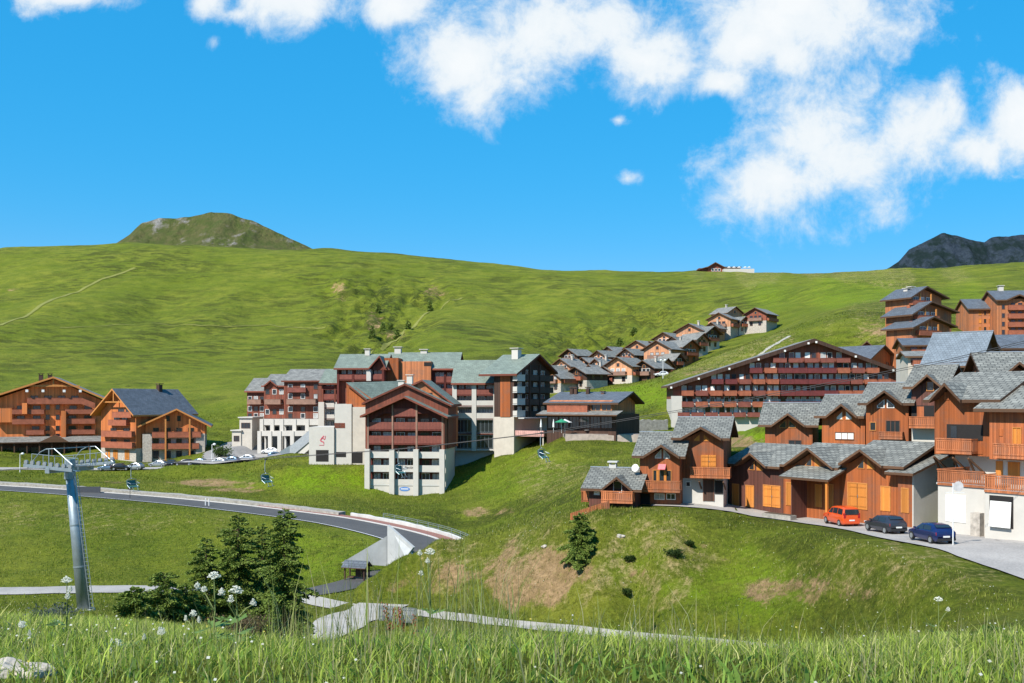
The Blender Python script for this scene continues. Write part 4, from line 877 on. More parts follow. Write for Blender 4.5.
def white_block():
    b = Bld('apartment_block', 'white walled block with a red emblem beside the tall front block', 'apartment building', 309, 463, 214, 4, G_C); X, H = b.X, b.H
    a = MB(); a.box(0, X(334), 0, 10, -4, H(427)); b.part('wall', a, STUC)
    c = MB(); c.box(X(334)+.01, X(351), .5, 12, -4, H(404)); c2 = MB(); c2.box(X(351.8), X(365), .7, 12, -4, H(407)); b.part('wall', c, STUC); b.part('wall', c2, CREAM)
    g = MB(); g.box(X(351)+.004, X(351.8)-.004, 1.2, 11, -4, H(408)); b.part('joint', g, DARK)
    pdoor(b, 316, 328.5, 450, 461.5, DARK, name='garage_opening_shade'); pdoor(b, 351.9, 362.5, 452, 463, DARK, k=.7, name='garage_opening_shade'); pdoor(b, 336, 346, 452, 457, DARK, k=.5, name='opening_shade')  # flat dark panels paint the shade inside these openings
    pdoor(b, 334.5, 345, 423, 428, RW, k=.5, name='planter')
    em = MB(); red = plain('emblem_red', (.55,.08,.12), .6); x, z = X(322.5), H(440)
    for (x0, z0, x1, z1, t) in ((-.25,.3,.3,.9,.22),(-.5,-.1,.0,.55,.25),(0,.5,.45,.1,.2),(-.4,-.2,.25,-.45,.22),(.25,-.45,.3,-.9,.15),(.55,.2,.6,.9,.14)): em.bar((x+x0,-.03,z+z0),(x+x1,-.03,z+z1),.05,t)
    em.box(x-.7, x+.35, -.05, -.01, z-1.15, z-1.05); b.part('emblem', em, red)
    # orange boarded head with green roof
    u = MB(); y0 = 1.0; xa, xb = X(346.5,y0), X(372,y0); body_y(u, xa, xb, xa+.6, y0, 12, H(409), H(383,xa,y0), H(382.5,xa,y0), H(399,xb,y0)); b.part('upper_wall', u, OW)
    r = MB(); A_ = Vector((X(346,.3),.3,H(382.5,0,.3))); B_ = Vector((X(366.5,.3),.3,H(399,0,.3))); bk = Vector((10.2,12,.55)); slab(r, [A_, B_, B_+bk, A_+bk], .4); b.part('roof', r, [SLATEG, FASCR])
white_block()

def loggia_block(name, label, px0, px1, base, D, th, ridge, eave, dep, rows, posts, lower=None, wallm=None, roofm=None, rec=1.4, gables=(), postm=None, seed=3, ends=(0.6,0.6), pw_=.5, zlo_row=None, group=G_C, wins=2):
    b = Bld(name, label, 'apartment building', px0, base, D, th, group); X, H = b.X, b.H; w = X(px1); xm = w/2; yr = dep/2
    ze = H(eave, xm, -.8); zr = H(ridge, xm, yr); sl = (zr-ze)/(yr+.8)
    gs = [(X(p,-.8), hw*D/F, H(y, X(p), -1)) for p, hw, y in gables]
    r = MB(); roof_x(r, -ends[0], w+ends[1], -.8, dep+.8, yr, ze, zr, gables=gs, t=.4); b.part('roof', r, [roofm or SLATEG, FASCR])
    zm = -5 if lower is None else H(lower, xm); bd = MB(); body_x(bd, 0, w, rec, dep, yr, zm, ze-.3+sl*(rec+.8), zr-.45); b.part('wall', bd, wallm or RW)
    for (xc, hw, za) in gs: g = MB(); gable_wall(g, xc, hw-.3, ze-.45, za-.55, .2, 4); b.part('gable', g, wallm or RW)
    if lower is not None: lo = MB(); lo.box(.01, w-.01, rec-.01, dep-.02, -6, zm-.004); b.part('lower_wall', lo, STUC)
    for x in (0.0, w-.25): f = MB(); f.box(x, x+.25, 0, rec-.004, zm, ze-.2); b.part('side_fin', f, wallm or RW)
    if rows: loggia(b, [X(p) for p in posts], [(H(yf, xm), H(yt, xm), m) for yf, yt, m in rows], rec, RW, RWD, postm or RWD, pw_, zm if zlo_row is None else H(zlo_row, xm), ze-.3, seed=seed, wins=wins)
    b.w, b.zr, b.yr, b.ze, b.dep = w, zr, yr, ze, dep; return b
b = loggia_block('apartment_block', 'green-roofed block with a small truss gable at the back of the complex', 337, 384, 440, 228, 4, 354, 368, 11, [(379,374,REDS)], (338,353,369,383), roofm=SLATEG, gables=[(379.5,11,355.5)], seed=6)
p = MB(); p.box(b.X(366.8), b.X(371.3), -.5, .6, b.H(381), b.H(369.5)); b.part('column', p, STUC); chimney(b, b.X(367.5,5), 5.2, b.zr-.4, b.H(350.5,0,5), 1.1, STUC, STUC)
b = loggia_block('apartment_block', 'highest block of the complex with two white chimneys and orange stair tower', 386, 456.5, 440, 232, 4, 352.3, 368.5, 12, [(382,376.5,REDS),(394,388.5,REDS)], (433,445,455.5), roofm=SLATEG, seed=8, rec=1.2)
t = MB(); t.box(b.X(384.5,-2), b.X(398.5,-2), -2.2, 3, 3, b.H(358,0,-2)); b.part('stair_tower', t, OW)
t = MB(); t.box(b.X(399,-1), b.X(431,-1), -1.2, 2, 3, b.H(361.5,0,-1)); b.part('boarded_wall', t, OWF); pdoor(b, 424, 431, 362.2, 366, DARK, k=-1.2, name='opening_shade')  # opening under the eave is shade painted as a dark panel
for px, py in ((398,347),(424,349.5)): chimney(b, b.X(px,6), 6.2, b.zr-.8, b.H(py+1.5,0,6), 1.5, STUC, STUC)
b = loggia_block('apartment_block', 'green-roofed block with white pillars over tall glazing, right of the front block', 454, 497, 449, 222, 4, 360, 383, 13, [(394.5,388.5,REDS),(405.5,400.5,STUC),(418.5,413,STUC),(433.5,432,None)], (454.5,474,495.5), lower=397, seed=11, postm=STUC, pw_=1.0, rec=1.8, zlo_row=451)
for p0, p1 in ((457,471),(477,492.5)):
    for y0, y1 in ((419.5,432),(435.5,448)): pw(b, p0, p1, y0, y1, GREYM, GLS, k=.6, mull=3)
for y0 in (433.8, 449.5): s = MB(); s.box(.3, b.w-.3, .2, 1.75, b.H(y0)-.2, b.H(y0)+.1); b.part('lower_slab', s, CONC)

# K6 corner block: lit boarded flank, gable away from the sun with shade painted into dark boards
def corner_block():
    b = Bld('apartment_block', 'corner block with dark balconied gable and orange boarded flank at the complex right end', 'apartment building', 514, 450, 216, -60, G_C); X, H = b.X, b.H
    w = X(550); xr = X(534.5); dep = 5.0; zt = H(354, xr); zl = H(372.5, 0); zr = H(371, w)
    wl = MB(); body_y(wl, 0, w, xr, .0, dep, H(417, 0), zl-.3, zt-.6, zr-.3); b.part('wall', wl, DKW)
    lo = MB(); lo.box(.01, w-.01, .02, dep-.02, -5, H(417,0)-.004); b.part('lower_wall', lo, CREAM)
    rf = MB(); roof_y(rf, -1.3, w+1.3, xr, zl-.3, zt, zr-.3, -1.4, dep+3.2, .45); b.part('roof', rf, [SLATEG, FASCR])
    pn = MB(); fb(pn, 'L', 0, .9, dep-1.6, .004, .12, H(417,0), zl-.6); b.part('boarded_flank', pn, OW)
    rows = (380, 392, 404, 416)
    for i, y in enumerate(rows):
        z = H(y, 0); balcony(b, -.6, 3.0, z, 1.1, 1.15, CONC, STUC, k=0)
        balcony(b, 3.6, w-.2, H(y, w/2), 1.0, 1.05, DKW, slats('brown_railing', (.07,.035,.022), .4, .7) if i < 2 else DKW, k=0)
        for j in range(4): u = 1.2+j*(w-2.4)/4; win(b, u+.4, u+1.9, H(y, w/2)+.15, H(y, w/2)+2.1, WFR, GLS if j % 2 else CURT, k=0, mull=1)
    for xx in (5.2, 9.8): c = MB(); c.box(xx-.2, xx+.2, -1.15, -.75, H(416,w/2), H(365,w/2)); b.part('post', c, DKW)
    chimney(b, xr-2.0, dep-1.5, zt-1.2, H(348.5,0,dep), 1.6, STUC, STUC)
    # cafe deck on stilts in front
    dk = MB(); dk.box(.5, 17, -7, -.02, H(436,4,-4), H(436,4,-4)+.3); d = b.part('deck', dk, plain('pink_deck', (.55,.30,.26), .85))
    rl = MB(); rl.box(.5, 17, -7.06, -6.98, H(436,4,-4)+.2, H(436,4,-4)+1.25); rl.box(.44, .52, -6.9, -.1, H(436,4,-4)+.2, H(436,4,-4)+1.25); b.part('deck_railing', rl, slats('pink_railing', (.60,.33,.29), .5, .8), d)
    for i in range(6): s = MB(); s.box(.8+i*3.1, 1.05+i*3.1, -6.8, -6.55, -3, H(436,4,-4)-.01); b.part('stilt', s, CREAM)
    for yy in (404.5, 416.5): cp = MB(); cp.box(-.2, w+3, -2.6, -1.12, H(yy, w/2)-.35, H(yy, w/2)-.1); b.part('canopy', cp, CONC) if yy > 410 else None
corner_block()

# left wing stepping down the slope, and the loggia link
def left_wing():
    for (nm, px0, px1, base, D, rdg, eave, gab, rows, n) in (
        ('stepped red-brown wing nearest the link block, with a long pale balcony', 284, 322, 440, 262, 369, 380.5, (), (385,394.5,407.5,414), 3),
        ('middle of the stepped red-brown wing, with a small dark gable', 264, 285, 441, 270, 374, 385.5, [(270.5,7,380)], (390,400,410), 2),
        ('far left end of the stepped red-brown wing beside the hillside', 247, 265, 443, 278, 378, 391, (), (397,407,414), 2)):
        b = Bld('apartment_block', nm, 'apartment building', px0, base, D, 8, G_C); X, H = b.X, b.H; w = X(px1); dep = 12; yr = 6; ze, zr = H(eave, w/2, -.8), H(rdg, w/2, yr); sl = (zr-ze)/(yr+.8)
        r = MB(); gs = [(X(p,-.8), hw*D/F, H(y,0,-1)) for p, hw, y in gab]; roof_x(r, -.5, w+.5, -.8, dep+.6, yr, ze, zr, gables=gs, t=.4); b.part('roof', r, [SLATEF, FASCR])
        zm = H(418.5, w/2); bd = MB(); body_x(bd, 0, w, 0, dep, yr, zm, ze-.3+sl*.8, zr-.45); b.part('wall', bd, RW)
        for (xc, hw, za) in gs: g = MB(); gable_wall(g, xc, hw-.3, ze-.3, za-.5, -.1, 3); b.part('gable', g, RW)
        lo = MB(); lo.box(.01, w-.01, .3, dep-.02, -6, zm-.004); b.part('lower_wall', lo, CONC)
        k = max(3, int(w/2.7))
        for y in rows:
            for i in range(k):
                x = w*(i+.5)/k; win(b, x-.5, x+.5, H(y+4,w/2), H(y-.5,w/2), WFR if (i+int(y)) % 3 else BFR, CURT if (i*7+int(y)) % 4 == 0 else GLS, mull=0, t=.09)
        z = H(403.5, w/2); balcony(b, w*.12, w*.88, z, 1.5, 1.1, CONC, PALES); balcony(b, w*.12, w*.6, H(391.5,w/2), .9, 1.0, RWD, REDS) if n == 3 else None
        # white arcade with piers
        for (yt, yb2, off) in ((419,426,-1.6),(431,437,-3.2)):
            s = MB(); s.box(-.1, w+.1, off, .28, H(yb2,w/2,off)+.25, H(yt,w/2,off)+.0); b.part('arcade_beam', s, STUC)
            for i in range(n+1): p = MB(); x = w*i/n; p.box(x-.5, x+.5, off-.2, off+.5, -5 if off < -2 else H(431,w/2,off)+.02, H(yt,w/2,off)-.02); b.part('arcade_pier', p, STUC)
        dk = MB(); dk.box(.5, w-.5, .26, .29, -4, H(427,w/2)+.2); b.part('arcade_shade_sheet', dk, GLS)  # dark glassy sheet stands in for the shade inside the arcade
    for j, (p0, p1, y0, y1) in enumerate(((239.5,252,418,440),(232,241,431,446))):
        b = Bld('terrace_block', ['cream stepped terrace block at the left foot of the wing', 'lowest cream terrace block beside the plaza road'][j], 'terrace block', p0, y1, 268, 8, None); a = MB(); w = b.X(p1); a.box(0, w, 0, 8, -3, b.H(y0)); b.part('wall', a, CREAM); pw(b, p0+2, p1-2, y0+5, y0+10, BFR, GLS, mull=2)
        s = MB(); s.box(-.3, w+.3, -.4, 8.2, b.H(y0)+.004, b.H(y0)+.3); b.part('coping', s, STUC)
    b = loggia_block('apartment_block', 'narrow red loggia block with white frames between the wing and the white walls', 322, 347, 462, 240, 4, 369, 383, 11, [(388.5,386,DREDS),(399,394,REDS),(407.5,403,STUC),(418.5,414.5,STUC),(430,426,None)], (322.5,335,346.5), lower=402, seed=15, postm=RW, pw_=.4)
    for px in (321.8, 339): c = MB(); c.box(b.X(px)-.7, b.X(px)+.7, -.6, .1, -4, b.H(402)); b.part('white_column', c, STUC)
left_wing()

# glazed escalator climbing to the complex
p0, p1 = P(289,455,246), P(318,431,243)
t = thing('covered_escalator', 'sloping glazed escalator tube rising from the plaza to the white block', 'escalator', P(289,460,246))
d = p1-p0; mb = MB(); o = t.location; mb.bar(p0-o, p1-o, 2.6, 2.2); mb.build('shaft', plain('shaft_panels', (.38,.40,.42), .5, .3), t)
mb = MB(); mb.bar(p0-o+Vector((0,-1.32,.3)), p1-o+Vector((0,-1.32,.3)), .06, 1.0); mb.build('glazing', GLS, t)
mb = MB(); mb.bar(p0-o+Vector((.5,0,-1.8)), p1-o+Vector((0,0,-2.2)), 2.2, 1.6); mb.build('base_wall', STUC, t)
mb = MB(); mb.bar(p0-o+Vector((-1.2,0,-.4)), p0-o+Vector((1.5,0,1.2)), 3.2, 3.0); mb.build('entrance', GREYM, t)

# restaurant with its terrace
def restaurant():
    b = Bld('restaurant', 'low wooden restaurant with a blue-grey roof above the umbrella terrace', 'restaurant', 549, 434, 212, 30); X, H = b.X, b.H
    w = X(612); dep = 12; bd = MB(); zt = H(401.5, 0); z1 = H(414, w/2)
    body_x(bd, 0, w, 0, dep, 7, z1, H(401,w*.3), H(393,w*.4,7)-.4); b.part('wall', bd, OWF)
    lo = MB(); lo.box(-.4, w+1, -.2, dep, -3, z1-.004); b.part('lower_wall', lo, DKW)
    rf = MB(); roof_x(rf, -1.0, w+1.8, -.9, dep+1, 7, H(402.8,w*.4,-.9), H(391.8,w*.3,7), t=.35); b.part('roof', rf, [SLATEB, FASC])
    cp = MB(); z = H(413,w/2,-2.5); slab(cp, [(-1.4,-3.2,z-.3),(w+2.5,-3.2,z-.3),(w+2.5,-.0,z+.5),(-1.4,0,z+.5)], .25); b.part('canopy', cp, [SLATEF, FASC])
    balcony(b, .2, w*.66, H(411.5,w*.3,-1.2)+.1, 1.3, 1.1, OWF, ORS)
    for i in range(6): x = w*(i+.5)/6; win(b, x-1.0, x+1.0, H(410.5,x), H(404.5,x), OFR, GLS, mull=1); win(b, x-1.3, x+1.3, H(428,x), H(417,x), BFR, GLS, k=-.2, mull=2)
    for px in (573, 577, 589, 604): chimney(b, X(px,6), 5.5, H(398,0,6), H(389 if px < 595 else 393,0,6), .7, DKW, DKW)
restaurant()

# left: two apartment chalets on the plaza
def left_chalets():
    b = Bld('apartment_chalet', 'wide orange apartment chalet with stacked balconies and truss gable at the left edge', 'apartment building', -8, 458, 284, -19); X, H = b.X, b.H
    w = X(102); xr = X(54); dep = 16; zt, zl, zr = H(376.5,xr,-2), H(399,-1,-2), H(399,w,-2)
    wl = MB(); body_y(wl, 0, w, xr, 0, dep, H(440), zl-.4, zt-.8, zr-.4); b.part('wall', wl, OWL)
    lo = MB(); lo.box(0, w, -1.5, dep, -4, H(440)-.004); b.part('lower_wall', lo, DKW)
    rf = MB(); roof_y(rf, -2, w+1.6, xr, zl, zt, zr, -2.4, dep+1, .5); b.part('roof', rf, [SLATEF, OFR])
    tr = MB(); z = H(386,xr,-1.8)
    tr.bar((xr-7,-1.6,z),(xr+7,-1.6,z),.4); tr.bar((xr,-1.6,z),(xr,-1.6,zt-.6),.35); tr.bar((xr,-1.6,z+.3),(xr-3.6,-1.6,zt-2.6),.3); tr.bar((xr,-1.6,z+.3),(xr+3.6,-1.6,zt-2.6),.3); b.part('truss', tr, OFR)
    for i, px in enumerate((28,44,65,81)): q = MB(); q.box(X(px)-.35, X(px)+.35, -2.6, -1.7, H(392,0,-2), H(389.5,0,-2)); b.part('beam_end', q, WFR)
    for (yt, yb2, spans) in ((398,404,((27,81),)),(409.5,414,((12,44),(65,95))),(419,424,((12,44),(64,95))),(430,434.5,((26,44),(64,95))),(408,422,((-6,12),))):
        for p0, p1 in spans:
            x0, x1 = X(p0,-1.6), X(p1,-1.6); z0 = H(yb2,w/2,-1.6)+.2; balcony(b, x0, x1, z0, 1.6, H(yt,w/2,-1.6)-z0, OWL, ORS if yt != 408 else OWL)
            n = max(1, int((x1-x0)/3.4))
            for k in range(n):
                x = x0+(x1-x0)*(k+.5)/n; win(b, x-.9, x+.9, z0+.1, z0+2.1, BFR, GLS, mull=1, t=.1)
    tw = MB(); tw.box(X(61,-2.4), X(66,-2.4), -2.4, -.02, H(440), H(411)); b.part('balcony_tower', tw, OWL); tw = MB(); tw.box(X(22,-2.2), X(27,-2.2), -2.2, -.02, H(414), H(403)); b.part('balcony_tower', tw, OWL)
    tw = MB(); tw.prism([(X(81,-1.6),-1.6,H(404)),(X(95,-1.6),-1.6,H(409)),(X(95,-1.6),-1.6,H(403)),(X(81,-1.6),-1.6,H(397.5))], (0,.2,0)); b.part('sloping_parapet', tw, ORS)
    for y in (407, 417, 428, 436): win(b, X(46), X(49.5), H(y+2.5,w/2), H(y-2,w/2), BFR, GLS, mull=0); win(b, X(56), X(59.5), H(y+2.5,w/2), H(y-2,w/2), BFR, GLS, mull=0)
    cp = MB(); z = H(440,w/2,-5); slab(cp, [(-2,-6,z-.5),(w+1,-6,z-.5),(w+1,-1.52,z+.9),(-2,-1.52,z+.9)], .3); b.part('shopfront_canopy', cp, [SLATEF, FASC])
    pg = MB(); xc = X(54,-6); pg.prism([(xc-4,-6.2,z-.6),(xc+4,-6.2,z-.6),(xc,-6.2,z+1.4)], (0,4,0)); b.part('entrance_gable', pg, [FASC])
    for i in range(9):
        x = w*(i+.5)/9; win(b, x-1.5, x+1.5, .4, 2.9, BFR, GLS, k=-1.5, mull=2)
        if i < 8: q = MB(); q.box(w*(i+1)/9-.15, w*(i+1)/9+.15, -5.6, -5.3, -3, z-.4); b.part('post', q, FASC)
    for px in (41, 50): chimney(b, X(px,6), 6, H(384,0,6), H(374.5,0,6), 1.1, DKW, DKW)
    # second chalet: big slate roof, bright gable to the left, second gable to the front
    b = Bld('apartment_chalet', 'orange and white apartment chalet with a big slate roof left of the plaza car park', 'apartment building', 101, 459, 276, 28); X, H = b.X, b.H
    w = X(136); dep = 20; xr = X(118.5); zt, zl, zr = H(388.5,xr,-1.5), H(411,-.5,-1.5), H(411.5,w,-1.5); zm = H(448,w/2)
    wl = MB(); body_y(wl, 0, w, xr, 0, dep, zm, zl-.2, zt-.7, zr-.2); b.part('wall', wl, OWL); lo = MB(); lo.box(.01, w-.01, .02, dep, -3, zm-.004); b.part('lower_wall', lo, STONE)
    rf = MB(); roof_y(rf, -1.6, w+1.4, xr, zl-.9, zt, zr-.9, -2.2, dep+1.2, .45); b.part('roof', rf, [SLATEB, OFR])
    tr = MB(); z = H(402,xr,-1.5); tr.bar((xr-4,-1.6,z),(xr+4,-1.6,z),.3); tr.bar((xr,-1.6,z),(xr,-1.6,zt-.6),.3); b.part('truss', tr, OFR)
    for (yt, yb2, p0, p1) in ((412,417.5,112,131),(420,425.5,108,126),(431,437,101,131.5),(442,448,101,132)):
        x0, x1 = X(p0,-1.2), X(p1,-1.2); z0 = H(yb2,w/2,-1.2)+.2; balcony(b, x0, x1, z0, 1.2, H(yt,w/2,-1.2)-z0, OWL, ORS)
        for k in (.3, .72): x = x0+(x1-x0)*k; win(b, x-1.1, x+1.1, z0+.1, z0+2.1, BFR, GLS, mull=1)
    for k in (.2,.42,.75): x = w*k; door(b, x-.8, x+.8, .1, 2.6, SHUT, frame=OFR)
    chimney(b, xr+.3, dep-6, zt-1, zt+1.2, 1.2, DKW, DKW)
    b2 = Bld('apartment_chalet', 'front wing of the slate-roofed chalet, broad orange gable with stone corner piers', 'apartment building', 145.5, 459.5, 272, -15); X, H = b2.X, b2.H
    w = X(204.5); xr = X(177); dep = 18; zt, zl, zr = H(408.5,xr,-1.5), H(424.5,0,-1.5), H(424.5,w,-1.5); zm = H(436,w/2)
    wl = MB(); body_y(wl, 0, w, xr, 0, dep, zm, zl+.5, zt-.6, zr+.5); b2.part('wall', wl, OWL)
    lo = MB(); lo.box(.01, w-.01, .02, dep, -3, zm-.004); b2.part('lower_wall', lo, STONE)
    sd_ = MB(); sd_.box(X(132), -.02, 1.5, 9, -3, H(428)); b2.part('white_wall', sd_, CREAM); so = MB(); so.box(X(132), -.02, 1.55, 9, H(428)+.004, H(421)); b2.part('upper_wall', so, OWL)
    for y in (431, 438, 451): 
        for px in (135, 138.5, 142): pw(b2, px-.8, px+.8, y, y+6, OFR, GLS, k=1.5, mull=0)
    rf = MB(); roof_y(rf, -1.8, w+1.8, xr, zl-.4, zt, zr-.4, -2, dep, .45); b2.part('roof', rf, [SLATEB, OFR])
    for (yt, yb2, p0, p1) in ((432,437.5,152,201),(443.5,449,152,199)):
        x0, x1 = X(p0,-1.5), X(p1,-1.5); z0 = H(yb2,w/2,-1.5)+.2; balcony(b2, x0, x1, z0, 1.5, H(yt,w/2,-1.5)-z0, OWL, ORS)
    for y in (428, 439, 451):
        for px in (156, 168, 179, 191): pw(b2, px-2.6, px+2.6, y, y+7.2, BFR, GLS, mull=1)
    for px in (168, 179): pw(b2, px-1.6, px+1.6, 416, 421, BFR, GLS, mull=0)
    for px in (147.5, 200.5): q = MB(); q.box(X(px)-1.2, X(px)+1.2, -1.0, .01, -3, H(434)); b2.part('stone_pier', q, STONE)
    for px in (166, 190): q = MB(); q.box(X(px)-.2, X(px)+.2, -1.8, -1.4, -2, H(419)); b2.part('post', q, OFR)
left_chalets()

# ------------------------------------------------------------------ hamlet of small chalets on the slope
def hamlet_house(px, base, D, wpx, th, h_eave, rise, dep, wallm, label, variant, roofm):
    th = -th*1.12; px -= 4 if th > 0 else -3; wpx *= .9; h_eave *= .9; rise *= .95; dep *= .88
    b = Bld('chalet', label, 'chalet', px-wpx/2, base, D, th, 'hamlet chalets on the slope'); s = D/F; w = wpx*s/max(.5, math.cos(R(th))); xr = w/2; ze = h_eave; zt = h_eave+rise
    wl = MB(); body_y(wl, 0, w, xr, 0, dep, 2.4, ze, zt, ze); b.part('wall', wl, wallm); lo = MB(); lo.box(.02, w-.02, .02, dep-.02, -5, 2.396); b.part('lower_wall', lo, [STONE, wallm, CREAM][variant % 3])
    k = rise/xr; rf = MB(); roof_y(rf, -.9, w+.9, xr, ze-.9*k+.25, zt+.25, ze-.9*k+.25, -1.1, dep+.9, .26); b.part('roof', rf, [roofm, FASC])
    balcony(b, w*.18, w*.82, 2.6, 1.1, 1.0, OWF, ORS if variant % 2 else PALES)
    for u in ((.3,.5,.7) if w > 8 else (.32,.68)): win(b, w*u-.6, w*u+.6, 2.8, 4.6, WFR if variant % 3 else BFR, GLS if variant % 4 else CURT, mull=0, t=.1); 
    for u in (.3,.7): win(b, w*u-.55, w*u+.55, .5, 1.9, BFR, GLS, mull=0, t=.1)
    if zt > 6.3: win(b, xr-.5, xr+.5, ze-.1, ze+1.0, OFR, GLS, mull=0, t=.1)
    for v in (.3,.7): win(b, dep*v-.5, dep*v+.5, 2.9, 4.2, BFR, GLS, face='R', k=w, mull=0, t=.1)
    if variant % 2 == 0: balcony(b, .6, dep-.6, 2.6, 1.0, 1.0, OWF, ORS, face='R', k=w)
    if variant % 3 == 1: chimney(b, xr+.8, dep*.6, zt-.8, zt+1.2, .7, STONE, CONC)
HL = [ # centre px, base row, distance, front width px, turn, eave h, rise, depth, wall, label
 (556,391,322,18,-40,4.6,2.4,9,OWH,'chalet at the lower left end of the hamlet, beside the corner block'),
 (565,379,345,20,-40,4.8,2.6,9,OWH,'chalet with a pale roof second from the left in the hamlet'),
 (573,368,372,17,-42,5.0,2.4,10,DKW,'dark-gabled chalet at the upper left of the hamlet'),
 (580,388,326,20,-48,5.0,2.2,10,DKW,'chalet with a dark gable low in the hamlet'),
 (594,383,335,14,-40,4.4,2.0,8,RW,'small red boarded chalet in front of the hamlet'),
 (602,370,362,16,-42,5.2,2.2,10,OWH,'chalet half hidden behind the large front chalet of the hamlet'),
 (612,364,385,15,-38,4.6,2.4,9,OWH,'chalet with two chimneys at the top of the lower group'),
 (608,384,332,15,-40,4.2,1.9,8,RW,'little red chalet with a pale roof beside the grassy hillock'),
 (621,383,330,28,-35,6.0,3.0,12,OWH,'largest pale-roofed chalet in the middle of the lower hamlet'),
 (640,362,375,24,-36,5.6,2.8,12,OWH,'wide chalet with a long grey roof above the middle of the hamlet'),
 (647,383,328,20,-40,5.4,2.4,10,DKW,'dark timber chalet behind the street lamp'),
 (664,380,332,16,35,5.4,2.4,9,OWH,'chalet with an orange balcony beside the spur'),
 (660,366,352,27,-34,6.4,3.0,12,OWH,'tall lit chalet with red curtains at the centre right of the hamlet'),
 (689,362,352,22,35,6.0,2.6,10,OW,'orange chalet with a shaded gable above the parked cars'),
 (667,351,392,20,-34,5.2,2.4,10,OWH,'cream fronted chalet high in the hamlet'),
 (685,349,400,22,-34,6.0,3.0,11,OWH,'chalet with a dark ridge in the top row of the hamlet'),
 (692,347,384,26,-32,6.6,2.8,12,OWH,'tall chalet with a blue-grey roof at the top of the slope'),
 (711,347,376,20,38,6.0,2.6,10,DKW,'dark chalet with a red balcony at the right end of the top row'),
 (722,333,425,22,-28,6.4,2.6,11,OWH,'chalet with pillars in the topmost pair'),
 (733,327,445,20,30,7.2,2.8,11,OWH,'highest chalet of the hamlet, behind its pillared neighbour'),
 (551,384,338,14,-42,4.4,2.2,8,OWH,'small orange chalet right behind the corner block'),
 (587,376,352,15,-42,4.6,2.2,9,OWH,'small orange chalet between the two dark gables of the hamlet'),
 (600,377,345,14,-40,4.4,2.2,8,OWH,'small chalet with a pale roof above the little red ones'),
 (630,367,360,15,-38,4.8,2.2,9,OWH,'small chalet peeping over the largest pale-roofed chalet'),
 (654,359,378,15,-36,4.8,2.2,9,OWH,'small chalet behind the tall lit chalet'),
 (676,372,340,13,35,4.6,2.2,8,DKW,'small dark chalet between the spur and the orange chalet'),
 (676,355,372,15,-34,5.0,2.2,9,OWH,'cream chalet above the tall lit chalet'),
 (700,352,366,16,36,5.2,2.2,9,OWH,'pale chalet below the dark chalet with red balcony'),
 (715,338,415,13,-30,4.6,2.2,8,OWH,'small chalet left of the topmost pair'),
 (742,332,428,13,28,5.0,2.2,8,OWH,'small pale chalet between the topmost pair and the isolated red chalet'),
 (758,327,430,20,-32,6.0,2.6,14,RW,'isolated dark red chalet at the upper right of the hamlet')]
for i, h in enumerate(HL): hamlet_house(h[0], h[1], h[2], h[3], h[4], h[5], h[6], h[7], h[8], h[9], i, [SLATEF, SLATEF, SLATE2][i % 3])

# ------------------------------------------------------------------ upper right
def tiered():
    b = Bld('stepped_chalet', 'tall stepped chalet with three stacked grey roofs high on the right slope', 'apartment building', 908, 356, 252, -28); X, H = b.X, b.H
    for i, (p0, p1, pr, yt, yl, yr_, yb2, y0) in enumerate(((907,944,922.5,286,296.5,297,320,8),(908,954,927.5,301,313.5,311,338,4),(909,952,929.5,316,326.5,325.5,358,0))):
        xa, xb, xr = X(p0,y0), X(p1,y0), X(pr,y0); zt, zl, zr = H(yt,xr,y0-1.4), H(yl,xa,y0-1.4), H(yr_,xb,y0-1.4); zb = H(yb2,xr,y0) if i < 2 else -4
        wl = MB(); body_y(wl, xa+1, xb-1, xr, y0, y0+8, zb-2, zl-.0, zt-.6, zr-.0); b.part('wall', wl, OWF)
        rf = MB(); roof_y(rf, xa-.3, xb+.3, xr, zl-.2, zt, zr-.2, y0-1.6, y0+8.8, .4); b.part('roof', rf, [SLATEB, FASC])
        z0 = H(yt+19,xr,y0-1.2); balcony(b, X(pr-10,y0-1.2), X(pr+ (12 if i else 8),y0-1.2), z0, 1.3, 1.1, OWF, ORS, k=y0)
        balcony(b, xa+.3, X(pr-12,y0-1.2), z0-1.5, 1.0, 1.0, OWF, ORS, k=y0)
        for d_ in (-7,-1,6): x = X(pr+d_,y0); win(b, x-.9, x+.9, z0+.2, z0+2.1, WFR, CURT if d_ == -1 else GLS, k=y0, t=.1)
        for d_ in (-6, 5): q = MB(); x = X(pr+d_,y0); q.box(x-.15, x+.15, y0-1.3, y0-1.0, z0-.2, zt-2.0); b.part('post', q, OFR)
    for px, yy in ((907,287),(911,285)): chimney(b, X(px,12), 12, H(294,0,12), H(yy,0,12), 1.3, STUC, STUC)
tiered()
